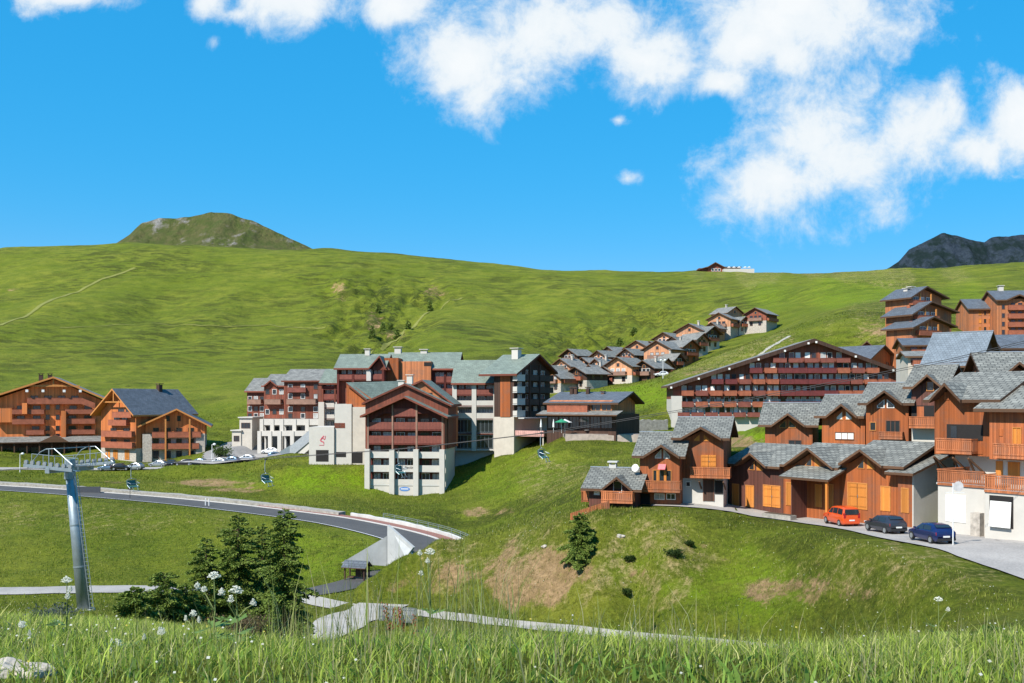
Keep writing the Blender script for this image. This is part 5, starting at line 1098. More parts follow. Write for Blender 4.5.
def right_flats():
    b = Bld('apartment_block', 'plain pink-brown apartment block with small windows at the upper right edge', 'apartment building', 969, 336, 282, 6); X, H = b.X, b.H; w = X(999.5); dep = 11
    wl = MB(); body_x(wl, 0, w, 0, dep, 5.5, -2, H(308.5,w/2), H(300,w/2,5.5)-.4); b.part('wall', wl, OWF)
    rf = MB(); roof_x(rf, -.6, w+.4, -.8, dep+.8, 5.5, H(308.5,w/2,-.8), H(299,w/2,5.5), t=.4); b.part('roof', rf, [SLATEB, FASC])
    for px in (980,985,990):
        for y in (311,319,327): pw(b, px-1.2, px+1.2, y, y+4, OFR, SHUT if (px+y) % 2 else GLS, mull=0)
    b = Bld('apartment_block', 'taller block with stacked balconies and a small gable at the upper right edge', 'apartment building', 997, 336, 276, 6); X, H = b.X, b.H; w = X(1034); dep = 12
    wl = MB(); body_x(wl, 0, w, 0, dep, 6, -2, H(299,w/2), H(291.5,w/2,6)-.4); b.part('wall', wl, OWF); g = MB(); xg = X(1018); 
    rf = MB(); roof_x(rf, -.6, w+.6, -.9, dep+.8, 6, H(299.5,w/2,-.9), H(290.5,w/2,6), gables=[(xg, 3.4, H(294,xg,-1))], t=.4); b.part('roof', rf, [SLATEB, FASC])
    for y in (306, 314.5, 323, 331): 
        z0 = H(y+4,0,-1.1)+.2; balcony(b, X(1009,-1.1), X(1033,-1.1), z0, 1.1, 1.1, OWF, ORS); pw(b, 1002, 1004.5, y-1, y+3, BFR, GLS, mull=0)
        for px in (1013, 1020, 1028): pw(b, px-1.8, px+1.8, y-3, y+3, BFR, GLS, mull=1)
    chimney(b, X(1001,6), 6.3, H(292,0,6), H(287,0,6), 1.2, STUC, STUC)
right_flats()
def small_right(name, label, px0, px1, base, D, th, yt, ye, dep, wallm, roofm, kind='y', low=None, cat='house'):
    b = Bld(name, label, cat, px0, base, D, th, 'houses below the stepped chalet'); X, H = b.X, b.H; w = X(px1)
    wl = MB(); z = -3 if low is None else H(low, w/2)
    if kind == 'y':
        xr = w*.5; body_y(wl, 0, w, xr, 0, dep, z, H(ye,0), H(yt,xr)-.4, H(ye,w)); rf = MB(); roof_y(rf, -.8, w+.8, xr, H(ye,0)-.3, H(yt,xr), H(ye,w)-.3, -1.1, dep+.8, .3)
    else:
        body_x(wl, 0, w, 0, dep, dep/2, z, H(ye,w/2)-.1, H(yt,w/2,dep/2)-.4); rf = MB(); roof_x(rf, -.7, w+.7, -.8, dep+.7, dep/2, H(ye,w/2,-.8), H(yt,w/2,dep/2), t=.3)
    b.part('wall', wl, wallm); b.part('roof', rf, [roofm, FASC])
    if low is not None: lo = MB(); lo.box(.02, w-.02, .02, dep-.02, -3, z-.004); b.part('lower_wall', lo, STUC)
    for u in (.3,.7): x = w*u; win(b, x-.6, x+.6, H(ye+8,x), H(ye+2.5,x), BFR, GLS, mull=0)
    balcony(b, w*.2, w*.85, H(ye+10,w/2)+.1, 1.0, .9, OWF, ORS); return b
small_right('house', 'orange house with a grey roof and cream base below the stepped chalet', 905, 934, 372, 205, 10, 338, 345, 9, OWF, SLATEB, 'x', 352)
small_right('house', 'low cream house with a small roof in front of the big steep roof', 908, 930, 380, 185, 10, 351, 356, 7, CREAM, SLATEF, 'x')
small_right('house', 'brown house with a slate roof behind the right end of the broad chalet', 856, 878, 372, 262, 20, 341, 352, 12, OW, SLATEB, 'y')
small_right('house', 'house with twin gables and a blue-grey roof just above the broad chalet', 866, 896, 374, 250, -42, 345, 360, 12, OW, SLATEB, 'y')
small_right('house', 'pale house with a slate roof between the steep roof and the flats', 992, 1008, 362, 188, 20, 337, 345, 9, OWF, SLATEB, 'y', 352)
small_right('house', 'house at the right edge with a broad slate roof below the flats', 1004, 1040, 362, 178, 10, 334.5, 348, 10, OWF, SLATEB, 'x', 352)

# hut on the skyline
b = Bld('mountain_hut', 'dark gabled mountain hut with a pale terrace on the skyline', 'hut', 706, 272, 842, 0); X, H = b.X, b.H
wl = MB(); body_y(wl, X(708), X(724), X(715), 0, 14, -6, H(266.5), H(262.8), H(267)); b.part('wall', wl, RW); rf = MB(); roof_y(rf, X(706.5), X(726), X(715), H(267.4), H(262.3), H(268), -2, 16, .7); b.part('roof', rf, [SLATEB, FASC])
wl = MB(); wl.box(X(699), X(708), 1, 12, -6, H(268)); b.part('side_wing', wl, RW); rf = MB(); slab(rf, [(X(698),-1,H(269.3)),(X(708),-1,H(266.5)),(X(708),13,H(266.5)),(X(698),13,H(269.3))], .6); b.part('side_roof', rf, [SLATEB, FASC])
wl = MB(); wl.box(X(724), X(741), 2, 13, -6, H(267.2)); b.part('annexe', wl, OWF); tr_ = MB(); tr_.box(X(722), X(752), -8, -1, -6, H(270)); b.part('terrace', tr_, STUC)
rf = MB(); rf.box(X(724), X(742), 1, 14, H(267.2)+.01, H(266.4)); b.part('annexe_roof', rf, SLATEB)
for px in (728, 733, 738, 744, 748): um = MB(); um.tube([(X(px),-4,H(270)),(X(px),-4,H(268))], .12, 6); u_ = b.part('parasol_pole', um, WFR); um = MB(); um.tube([(X(px),-4,H(268.2)),(X(px),-4,H(267.2))], [1.9,.1], 8); b.part('parasol_canopy', um, WFR, u_)
for u in (.3,.5,.7): x = X(708)+(X(724)-X(708))*u; win(b, x-.8, x+.8, H(271), H(268.6), WFR, GLS, t=.25, mull=0)
# ------------------------------------------------------------------ lift, cars, lamps, walls and other small built things
GALV = plain('galvanised_steel', (.30,.35,.37), .45, .55, .25, 1.5); WHITEM = plain('white_metal', (.72,.72,.70), .5, .1, .08); BLACKM = plain('black_metal', (.03,.03,.032), .5, .2)
TEAL = plain('teal_paint', (.04,.135,.12), .45, .1, .2)
def lift_tower():
    base = on_ground(85, 90, -.3); top = P(70, 470, 90); t = thing('lift_tower', 'leaning galvanised chairlift tower with two sheave trains in the valley', 'lift tower', base); T = top-base
    m = MB(); m.tube([(0,0,0), T*.5, T], [.62,.52,.42], 20); pl = m.build('mast', GALV, t, True)
    for f in (.33,.62): q = MB(); q.tube([T*f-T.normalized()*.06, T*f+T.normalized()*.06], [.66-.22*f]*2, 20); q.build('flange', GALV, pl)
    q = MB(); q.tube([(0,0,.0),(0,0,.45)], [1.0,.85], 16); q.build('footing', CONC, t)
    ld = MB(); side = Vector((.75,-.3,0))
    for s in (-.17,.17): ld.bar(side+Vector((s,0,.5)), T*.97+side*.75+Vector((s,0,0)), .05)
    for i in range(32): c = side*(1-.25*i/32)+T*(.05+.92*i/32); ld.bar(c+Vector((-.17,0,0)), c+Vector((.17,0,0)), .035)
    ld.build('ladder', GALV, t)
    u = Vector((.93,-.33,.06)).normalized(); c = Vector((-.36,-.93,0)).normalized(); z = Vector((0,0,1))
    ca = MB(); ca.bar(T-c*2.6+z*.1, T+c*2.6+z*.1, .5, .45); ca.build('crossarm', GALV, t)
    for s in (-1, 1):
        o = T+c*2.5*s+z*.35; tl = u+z*(-.12 if s > 0 else .03); tl.normalize()
        tr = MB(); tr.bar(o-tl*2.7, o+tl*2.7, .16, .28); tb = tr.build('sheave_beam', GALV, t)
        for i in range(8):
            p = o+tl*(-2.45+.7*i)+z*.30; w = MB(); w.tube([p-c*.07, p+c*.07], .21, 14); w.build('sheave', plain('sheave_grey', (.24,.26,.27), .5, .3), tb)
        ct = MB(); ct.bar(o-tl*2.9-c*s*.5-z*.1, o+tl*2.9-c*s*.5-z*.1, .5, .06); ct.build('catwalk', GALV, t)
        hr = MB()
        for e in (-2.6,-1.3,0,1.3,2.6): hr.bar(o+tl*e-c*s*.75, o+tl*e-c*s*.75+z*1.0, .05)
        hr.bar(o-tl*2.6-c*s*.75+z*1.0, o+tl*2.6-c*s*.75+z*1.0, .05); hr.build('handrail', GALV, t)
        # raised service frame above the arm
        fr = MB(); a = T+c*2.4*s; fr.tube([a-u*2.4+z*.4, a-u*1.0+z*1.75, a-u*.3+z*2.0, a+u*.6+z*2.0, a+u*2.6+z*.5], .045, 6); fr.bar(a+z*.3, a+z*2.0, .07); fr.build('service_frame', GALV, t)
    hd = MB(); hd.tube([T-z*.8, T+z*1.0], [.5,.46], 16); hd.build('mast_head', GALV, t)
    hb = MB(); hb.bar(T+c*2.4+z*2.0, T-c*2.4+z*2.0, .08); hb.build('head_bar', GALV, t)
    return top, u, c
ltop, lu, lc = lift_tower()
CAB = [(-60,474,90),(70,466,90),(152,463,88),(283,457.5,85.5),(413,448,83),(552,432,80),(750,399,76),(945,361,72),(1150,312,69)]
for s, lb in ((1, 'thin steel haul cable carrying the green chairs'), (-1, 'empty return cable of the chairlift')):
    m = MB(); m.tube([P(*p)+lc*2.5*s for p in CAB], .022, 5); o = m.build('lift_cable', BLACKM); tag(o, lb, 'cable')
def lift_chair(loc, rz, label, first=[None]):
    if first[0] is not None: return dup(first[0], loc, rz, label, 'chairs on the lift cable')
    t = thing('lift_chair', label, 'lift chair', loc, rz, 'chairs on the lift cable'); first[0] = t
    m = MB(); m.tube([(0,0,0),(.12,0,-.5),(.12,0,-1.3),(0,0,-1.55)], .045, 8); m.build('hanger', GALV, t); g = MB(); g.box(-.15,.15,-.06,.06,-.1,.08); g.build('grip', BLACKM, t)
    m = MB(); 
    for s in (-.62,.62): m.tube([(0,s*.1,-1.5),(0,s,-1.65),(-.05,s,-2.2),(-.5,s,-2.55)], .03, 6)
    m.build('frame', GALV, t); m = MB(); m.prism([(0,-.6,-2.3),(0,.6,-2.3),(-.5,.6,-2.42),(-.5,-.6,-2.42)], (0,0,-.07)); m.build('seat', TEAL, t)
    m = MB(); m.prism([(0,-.6,-2.28),(0,.6,-2.28),(.12,.6,-1.7),(.12,-.6,-1.7)], (.05,0,0)); m.build('backrest', TEAL, t)
    m = MB(); m.tube([(-.1,-.6,-1.9),(-.6,-.6,-2.05),(-.6,.6,-2.05),(-.1,.6,-1.9)], .025, 6); m.build('safety_bar', GALV, t); m = MB(); m.bar((-.75,-.55,-2.85),(-.75,.55,-2.85),.05); m.bar((-.5,-.3,-2.4),(-.75,-.3,-2.85),.04); m.bar((-.5,.3,-2.4),(-.75,.3,-2.85),.04); m.build('footrest', GALV, t)
    return t
for p, lb in (((552,432,80),'green lift chair hanging in front of the cafe deck'),((152,463,88),'green lift chair nearest the lift tower, above the valley road'),((283,457.5,85.5),'lift chair hanging over the meadow left of the front block'),((413,448,83),'green lift chair hanging in front of the white pillars')):
    lift_chair(P(*p)+lc*2.5, R(150), lb).scale = (.78,)*3

# --- cars
def car_parts(t, paint, kind='hatch', detail=True):
    if kind == 'van': st = [(-2.05,.40,.66,.68,.72),(-1.92,.26,.80,.84,.80),(-1.35,.20,.98,1.04,.85),(-1.05,.20,1.04,1.10,.86),(-.35,.20,1.06,1.68,.87),(.5,.20,1.06,1.80,.87),(1.5,.20,1.06,1.78,.87),(1.92,.22,1.04,1.70,.86),(2.03,.30,1.0,1.10,.83),(2.06,.38,.80,.84,.80)]
    else: st = [(-2.02,.42,.60,.62,.60),(-1.90,.25,.70,.74,.76),(-1.3,.20,.84,.90,.83),(-.88,.20,.90,.96,.85),(-.15,.20,.93,1.41,.86),(.55,.20,.96,1.49,.86),(1.25,.20,.99,1.43,.86),(1.72,.22,1.02,1.22,.84),(1.98,.28,.95,1.0,.79),(2.03,.38,.62,.66,.74)]
    v = []; f = []; n = 10
    for (x, zl, zb_, zr, w) in st:
        gh = (zr-zb_) > .15; wr = w*(.78 if gh else .9); 
        v += [(x,-w*.9,zl),(x,-w,zl+.18),(x,-w,zb_-.12),(x,-w*.97,zb_),(x,-wr,zr-.04),(x,-wr*.8,zr),(x,wr*.8,zr),(x,wr,zr-.04),(x,w*.97,zb_),(x,w,zb_-.12),(x,w,zl+.18),(x,w*.9,zl)]
    n = 12
    for i in range(len(st)-1):
        for k in range(n): k2 = (k+1) % n; f.append((i*n+k, i*n+k2, (i+1)*n+k2, (i+1)*n+k))
    f.append(tuple(range(n))[::-1]); f.append(tuple((len(st)-1)*n+k for k in range(n)))
    m = MB(); m.v = v; m.f = f; m.m = [0]*len(f); body = m.build('body', paint, t, True)
    md = body.modifiers.new('edges', 'BEVEL'); md.width = .03; md.segments = 2; md.limit_method = 'ANGLE'; md.angle_limit = R(28)
    def sec(x):
        for i in range(len(st)-1):
            if st[i][0] <= x <= st[i+1][0]:
                a = (x-st[i][0])/(st[i+1][0]-st[i][0]); return [st[i][j]*(1-a)+st[i+1][j]*a for j in range(5)]
    def side(x, fz, sgn):
        _, zl, zb_, zr, w = sec(x); return Vector((x, sgn*((w*.97)*(1-fz)+w*.78*fz+.012), zb_+(zr-.04-zb_)*fz))
    for sgn in (-1, 1):
        for (xa, xb, xc, xd) in (((-.62,.25,.25,-.12),(.33,1.3,1.18,.33)) if kind != 'van' else ((-.80,-.02,-.02,-.40),(.06,.85,.85,.06),(.95,1.8,1.75,.95))):
            q = MB(); q.prism([side(xa,.10,sgn), side(xb,.10,sgn), side(xc,.84,sgn), side(xd,.84,sgn)], (0,sgn*.012,0)); q.build('side_window', GLS, t)
    i0, i1 = (3,4); a0, a1 = st[i0], st[i1]
    q = MB(); q.prism([(a0[0]+.05,-a0[4]*.8,a0[3]+.05),(a0[0]+.05,a0[4]*.8,a0[3]+.05),(a1[0]-.06,a1[4]*.66,a1[3]-.03),(a1[0]-.06,-a1[4]*.66,a1[3]-.03)], (-.025,0,.03)); q.build('windscreen', GLS, t)
    a0, a1 = (st[7], st[8]) if kind == 'van' else (st[6], st[8])
    if kind == 'van': q = MB(); q.prism([(1.99,-.64,1.60),(1.99,.64,1.60),(2.055,.70,1.14),(2.055,-.70,1.14)], (.02,0,.0)); q.build('rear_window', GLS, t)
    else: q = MB(); q.prism([(1.33,-.56,1.415),(1.33,.56,1.415),(1.74,.62,1.235),(1.74,-.62,1.235)], (.02,0,.03)); q.build('rear_window', GLS, t)
    zt = 1.0 if kind == 'van' else .86; xr = 2.03 if kind == 'van' else 1.95
    for sgn in (-1, 1):
        q = MB(); q.box(xr-.14, xr+.035, sgn*.58, sgn*.80, zt-.16 if kind != 'van' else .8, zt+.06 if kind != 'van' else 1.25); q.build('tail_light', plain('red_lens', (.35,.015,.015), .25), t)
        q = MB(); q.box(-2.0,-1.86, sgn*.5, sgn*.74, .62, .74); q.build('headlight', plain('clear_lens', (.6,.62,.63), .2), t)
        q = MB(); q.box(-.78,-.62, sgn*.86, sgn*1.02, .96, 1.08); q.build('mirror', paint, t)
    q = MB(); q.box(2.02 if kind != 'van' else 2.05, 2.075, -.26, .26, .55, .67); q.build('number_plate', WHITEM, t)
    q = MB(); q.box(1.95,2.09,-.74,.74,.32,.48); q.build('bumper', BLACKM if kind == 'hatch' else paint, t)
    for x in (-1.28, 1.28):
        for sgn in (-1, 1):
            q = MB(); q.tube([(x,sgn*.70,.31),(x,sgn*.885,.31)], .31, 18); w = q.build('wheel', plain('tyre', (.018,.018,.018), .85), t)
            r = MB(); r.tube([(x,sgn*.86,.31),(x,sgn*.897,.31)], .2, 14); r.build('rim', plain('alloy', (.42,.43,.44), .35, .6), w)
def paint(name, col, metal=.3):
    m = plain(name, col, .28, metal, .04, spec=.5); b = m.node_tree.nodes['Principled BSDF']; b.inputs['Coat Weight'].default_value = .6; b.inputs['Coat Roughness'].default_value = .05; return m
def road_z(x, y, nm='terrace_road'):
    rp = ROADPTS[nm]; j = ((rp[:,0]-x)**2+(rp[:,1]-y)**2).argmin(); return float(rp[j,2])+.03
for nm, lb, px, D, phi, pt, kd, gl in (('parked_van','small orange people-carrier van parked at the back of the row','van' and 841,98,9,paint('orange_paint',(.62,.075,.012),.0),'van',None),
    ('parked_car','dark grey hatchback parked between the orange van and the blue car',885,90,12,paint('grey_paint',(.035,.037,.05)),'hatch',None),('parked_car','dark blue hatchback parked nearest the round sign',931,81.5,9,paint('blue_paint',(.012,.022,.10)),'hatch',None)):
    x = (px-512)/F*D; t = thing(nm, lb, 'van' if kd == 'van' else 'car', (x, D, road_z(x, D)), math.atan2(-math.cos(R(phi)), math.sin(R(phi))), 'cars parked in front of the garages'); car_parts(t, pt, kd)
    t.scale = (1.06,)*3
cpal = {'silver': paint('silver_paint',(.42,.45,.48),.5), 'black': paint('black_paint',(.015,.015,.017)), 'steel': paint('steel_blue_paint',(.13,.20,.28),.4), 'white': paint('white_paint',(.7,.7,.7),0)}
far_cars = [(108,464.5,240,'steel','steel-blue car at the left end of the roadside row'),(121,464,240,'black','black car second from the left in the roadside row'),(134,463.6,241,'silver','silver-blue car right of the black one in the roadside row'),
  (158,460.3,252,'silver','pale silver car parked in front of the stone corner chalet'),(171,460.6,251,'black','black car in front of the chalet, right of the pale silver one'),(184,460.4,251,'black','dark car in front of the orange gable, below its right balcony'),(198,461,250,'steel','grey-blue car just left of the street lamp'),
  (218,461,246,'silver','large pale blue-silver car right of the street lamp'),(230.5,460.5,248,'steel','grey-blue car beside the large pale one'),(246,459.5,251,'silver','silver car with dark windows alone in the car park'),(277,458.5,253,'steel','long grey-blue car nearest the escalator'),(270,451,266,'white','white car on the plaza behind the grey-blue one'),
  (252,447,276,'steel','blue car in the shade below the cream terrace block'),(661,381,322,'white','white car below the street lamp of the hamlet')]
proto = {}
for px, py, D, cn, lb in far_cars:
    x = (px-512)/F*D; z = gz(x, D)+.1; rz = R([4,186,-8,95][int(px) % 4]) if px < 600 else R(10)
    if cn in proto: dup(proto[cn], (x, D, z), rz, lb, 'cars parked on the plaza' if px < 600 else 'car in the hamlet', (1.12,)*3)
    else:
        t = thing('parked_car', lb, 'car', (x, D, z), rz, 'cars parked on the plaza'); car_parts(t, cpal[cn]); t.scale = (1.12,)*3; proto[cn] = t

# --- street lamps, signs, posts
def lamp(px, D, h, label, double=False):
    b0 = on_ground(px, D, -.1); t = thing('street_lamp', label, 'street lamp', b0); m = MB(); m.tube([(0,0,0),(0,0,h*.5),(0,0,h)], [.11,.085,.06], 10); m.build('pole', WHITEM, t)
    for s in ((-1,1) if double else (1,)):
        a = MB(); a.tube([(0,0,h-.1),(.35*s,0,h+.1),(.6*s,0,h+.05)], .045, 6); a.build('arm', WHITEM, t); g = MB(); g.ball((.62*s,0,h+.05), .36, 8, sz=.8); g.build('lamp_head', plain('lamp_globe', (.8,.8,.78), .3), t)
lamp(20, 236, 4.6, 'white street lamp in front of the wide left chalet'); lamp(212, 250, 5.0, 'white street lamp at the right end of the chalet car row'); lamp(663, 300, 5.5, 'double-headed street lamp above the broad chalet roof', True)
b0 = on_ground(953, 79, -.05); t = thing('road_sign', 'slim pole with a pale round sign beside the dark blue car', 'road sign', b0); hh = (548-484)*.079
m = MB(); m.tube([(0,0,0),(0,0,hh)], .045, 10); m.build('pole', WHITEM, t); m = MB(); m.tube([(.42,-.03,hh-.28),(.42,.0,hh-.28)], .4, 24); dsc = m.build('sign_disc', plain('sign_back', (.55,.53,.52), .6), t); m = MB(); m.tube([(.42,.001,hh-.28),(.42,.012,hh-.28)], [.4,.36], 24); m.build('rim', WHITEM, dsc)
m = MB(); m.bar((-.6,.0,hh-.75),(.9,.0,hh-.75),.04); m.build('bracket', WHITEM, t)
for i, (px, D) in enumerate(((205.5,178),(209,177.6))):
    m = MB(); m.tube([(0,0,-.2),(0,0,1.25)], .09, 8); m.tube([(0,0,1.25),(0,0,1.4)], [.09,.03], 8); o = m.build('marker_post', WHITEM, loc=on_ground(px, D)); tag(o, ['white marker post at the roadside, left one of the pair','white marker post at the roadside, right one of the pair'][i], 'post', 'white posts at the road edge')
b0 = on_ground(130, 186); t = thing('direction_sign', 'small dark sign on a thin post at the road edge', 'sign', b0); m = MB(); m.tube([(0,0,-.2),(0,0,2.3)], .05, 8); m.build('post', BLACKM, t); m = MB(); m.box(-.35,.35,-.05,.0,1.7,2.3); m.build('sign_panel', BLACKM, t)
b0 = on_ground(88, 193.5); t = thing('notice_board', 'long dark panel standing on the road behind the lift tower', 'board', b0); m = MB(); m.box(-2.4,2.4,-.08,.08,.0,1.25); m.build('panel', plain('dark_panel', (.05,.055,.065), .6), t)
for s in (-2.2, 2.2): m = MB(); m.box(s-.06,s+.06,.081,.2,-.3,1.3); m.build('post', BLACKM, t)

# --- walls
def path_wall(name, label, cat, rp, off, w, h, mat, i0, i1, zoff=0.0, group=None):
    v = []; rp = rp[i0:i1]; n = len(rp)
    rs = random.Random(len(label))
    for i in range(n):
        t_ = rp[min(i+1,n-1)]-rp[max(i-1,0)]; nn = np.array([t_[1],-t_[0],0]); nn /= np.linalg.norm(nn); p = rp[i]; hh = h*(1+rs.uniform(-.12,.12))
        for o, z in ((off,-.5),(off,hh+zoff),(off-w,hh*1.1+zoff),(off-w,-.5)): v.append(p+nn*o+np.array([0,0,z]))
    f = []
    for i in range(n-1):
        for k in range(4): k2 = (k+1) % 4; f.append([4*i+k, 4*i+k2, 4*i+4+k2, 4*i+4+k])
    f += [[0,3,2,1],[4*n-4,4*n-3,4*n-2,4*n-1]]
    o = np_mesh(name, np.array(v), np.array(f), [mat], smooth=False); return tag(o, label, cat, group)
RUB = plain('pale_rubble', (.33,.305,.265), .95, var=.5, scale=1.6, bump=.9)
path_wall('stone_bank', 'long low pale rubble bank along the far side of the main road', 'stone wall', mr_, -4.8, 1.6, .5, RUB, int(len(mr_)*.30), int(len(mr_)*.80))
path_wall('roadside_kerb_wall', 'low concrete edge wall beside the red pavement on the bend', 'wall', mr_, -5.65, .35, .55, CONC, int(len(mr_)*.8), len(mr_))
rl = mr_[int(len(mr_)*.84):]; t = thing('guard_rail', 'grey steel railing on the outer edge of the road bend', 'railing', tuple(rl[0])); rm_ = MB(); 
for i in range(len(rl)):
    tt = rl[min(i+1,len(rl)-1)]-rl[max(i-1,0)]; nn = np.array([tt[1],-tt[0],0]); nn /= np.linalg.norm(nn); p = Vector(rl[i]-rl[0]+nn*-6.3)
    if i % 2 == 0: q = MB(); q.bar(p+Vector((0,0,.2)), p+Vector((0,0,1.25)), .07); q.build('post', GALV, t)
    if i: 
        for z in (.65, 1.0, 1.25): rm_.bar(pp+Vector((0,0,z)), p+Vector((0,0,z)), .05)
    pp = p
rm_.build('rail', GALV, t)
t = thing('wing_wall', 'angular pale concrete wing wall where the road dips behind the mound', 'retaining wall', P(387,562,133)); o = t.location
PCON = plain('pale_concrete', (.38,.385,.375), .9, var=.2, scale=.6, bump=.15)
m = MB(); m.prism([P(*q)-o for q in ((341,563,131),(387,536,133.5),(387,566,133))], (0.05,.5,0)); m.build('wall_panel', PCON, t)
m = MB(); m.prism([P(*q)-o for q in ((387.3,525,133.4),(413,547.5,128),(404,560,127),(387.3,566,132.9))], (.25,.4,0)); m.build('parapet', PCON, t)
# --- shelter, fence, panels
b0 = hit(357, 580, 60, 140); t = thing('information_shelter', 'small dark wooden shelter with a pitched slate roof beside the lower road', 'shelter', b0, R(-18))
m = MB(); roof_y(m, -1.55, 1.55, 0, 1.75, 2.55, 1.75, -1.0, 1.0, .1); m = MB(); slab(m, [(-1.7,-1.1,1.7),(1.7,-1.1,1.7),(1.7,0,2.5),(-1.7,0,2.5)], .1); slab(m, [(-1.7,0,2.5),(1.7,0,2.5),(1.7,1.1,1.7),(-1.7,1.1,1.7)], .1); m.build('roof', [SLATEB, FASC], t)
for x in (-1.35,1.35):
    for y in (-.7,.7): m = MB(); m.box(x-.08,x+.08,y-.08,y+.08,-.4,1.78); m.build('post', DKW, t)
m = MB(); m.box(-.2,1.27,-.05,.05,.4,1.7); m.build('board', DKW, t); m = MB(); m.box(-1.2,-.3,-.5,.4,.35,.45); m.build('bench', FASC, t)
def fence(name, label, p, q, h, mat, gap=.2, post=1.8):
    p, q = Vector(p), Vector(q); t = thing(name, label, 'fence', p); d = q-p; L_ = d.length; n = int(L_/gap); m = MB()
    for i in range(n): c = d*(i+.5)/n; a = d.normalized()*gap*.4; m.prism([c-a+Vector((0,0,.05)), c+a+Vector((0,0,.05)), c+a+Vector((0,0,h)), c-a+Vector((0,0,h))], (0,.03,0))
    m.build('slats', mat, t); k = max(1, int(L_/post))
    for i in range(k+1): c = d*i/k; w = MB(); w.box(c.x-.06,c.x+.06,c.y+.04,c.y+.15,c.z-.5,c.z+h*.95); w.build('post', mat, t)
    r = MB(); r.bar(Vector((0,.06,h*.3)), d+Vector((0,.06,h*.3)), .05, .1); r.bar(Vector((0,.06,h*.8)), d+Vector((0,.06,h*.8)), .05, .1); r.build('rails', mat, t)
fence('slat_fence', 'grey weathered slat fence beside the gravel path junction', hit(379,621,60,130), hit(416,624,60,130), 1.6, plain('grey_boards', (.20,.22,.23), .8, var=.4, scale=4))
fence('wooden_fence', 'low orange wooden fence in front of the low house', on_ground(571,106), on_ground(609,106), .9, RAILW)
b0 = on_ground(779, 104); t = thing('stone_planter', 'long low white stone planter in front of the orange garage doors', 'planter', b0, R(-52)); m = MB(); m.box(-1.8,1.8,-.5,.5,-.3,.55); m.build('trough', RUB, t); m = MB(); m.box(-1.6,1.6,-.35,.35,.551,.62); m.build('soil', plain('soil', (.08,.055,.035), .95), t)
m = MB(); a0, a1 = P(566,434,203.8), P(641,434,205.8); m.prism([a0, a1, P(636,433.2,216), P(560,433.2,216)], (0,0,-3)); tag(m.build('terrace', plain('terrace_paving', (.34,.29,.25), .9, var=.3)), kind='structure')
# --- cafe terrace: retaining wall, parasols
def wall_line(name, label, p, q, h, w, mat, cat='stone wall'):
    p, q = Vector(p), Vector(q); m = MB(); n = 14; rs = random.Random(len(label)); prev = None
    d = q-p; nn = Vector((-d.y,d.x,0)).normalized()*w
    vs = []
    for i in range(n+1): c = d*i/n; hh = h*(1+rs.uniform(-.12,.12)); m.v += [tuple(c+Vector((0,0,-2))), tuple(c+Vector((0,0,hh))), tuple(c+nn+Vector((0,0,hh))), tuple(c+nn+Vector((0,0,-2)))]
    for i in range(n):
        for k in range(4): k2 = (k+1) % 4; m.f.append((4*i+k,4*i+k2,4*i+4+k2,4*i+4+k)); m.m.append(0)
    m.f += [(3,2,1,0),(4*n,4*n+1,4*n+2,4*n+3)]; m.m += [0,0]
    o = m.build(name, mat, loc=p); return tag(o, label, cat)
wall_line('terrace_wall', 'long pinkish retaining wall below the restaurant terrace', P(566,441,203), P(641,441.5,205), 1.3, .6, plain('pink_stone', (.50,.40,.33), .95, var=.35, scale=1.2, bump=.6))
wall_line('stone_wall', 'rough pale stone wall on the bank right of the restaurant', P(626,426,232), P(668,426,236), 1.4, .8, RUB)
def parasol(loc, open_, mat, label):
    t = thing('parasol', label, 'parasol', loc, 0, 'parasols on the cafe terrace'); m = MB(); m.tube([(0,0,0),(0,0,2.9)], .04, 6); m.build('pole', WHITEM, t); m = MB()
    m.tube([(0,0,2.2),(0,0,2.85)] if open_ else [(0,0,1.2),(0,0,1.8),(0,0,2.8)], [1.5,.05] if open_ else [.22,.2,.05], 8); m.build('canopy', mat, t)
pz = P(541,436,208).z+.3
for i, (px, D, op, mt, lb) in enumerate(((541,207,0,WHITEM,'closed white parasol nearest the corner block'),(553.5,207,0,WHITEM,'closed white parasol in the middle of the deck'),(565,206,1,WHITEM,'open white parasol beside the green one'),(561.5,204.5,1,plain('green_canvas',(.02,.22,.11),.8),'open green parasol on the cafe deck'))):
    x = (px-512)/F*D; parasol((x, D, (HZ-433)/F*D), op, mt, lb)
tm = plain('table_top', (.6,.58,.54), .6)
for i in range(7):
    px, D = 572+i*7.5, 207.2+(i % 2)*1.6; x = (px-512)/F*D; t = thing('cafe_table', ['white cafe table at the left end of the restaurant terrace','cafe table second from the left on the restaurant terrace','cafe table left of the middle on the restaurant terrace','cafe table in the middle of the restaurant terrace','cafe table right of the middle on the restaurant terrace','cafe table second from the right on the restaurant terrace','white cafe table at the right end of the restaurant terrace'][i], 'table', (x, D, (HZ-433.7)/F*D+.02), 0, 'tables on the restaurant terrace')
    m = MB(); m.tube([(0,0,.72),(0,0,.76)], .55, 10); m.build('tabletop', tm, t); m = MB(); m.tube([(0,0,-.1),(0,0,.72)], .06, 6); m.build('leg', BLACKM, t)
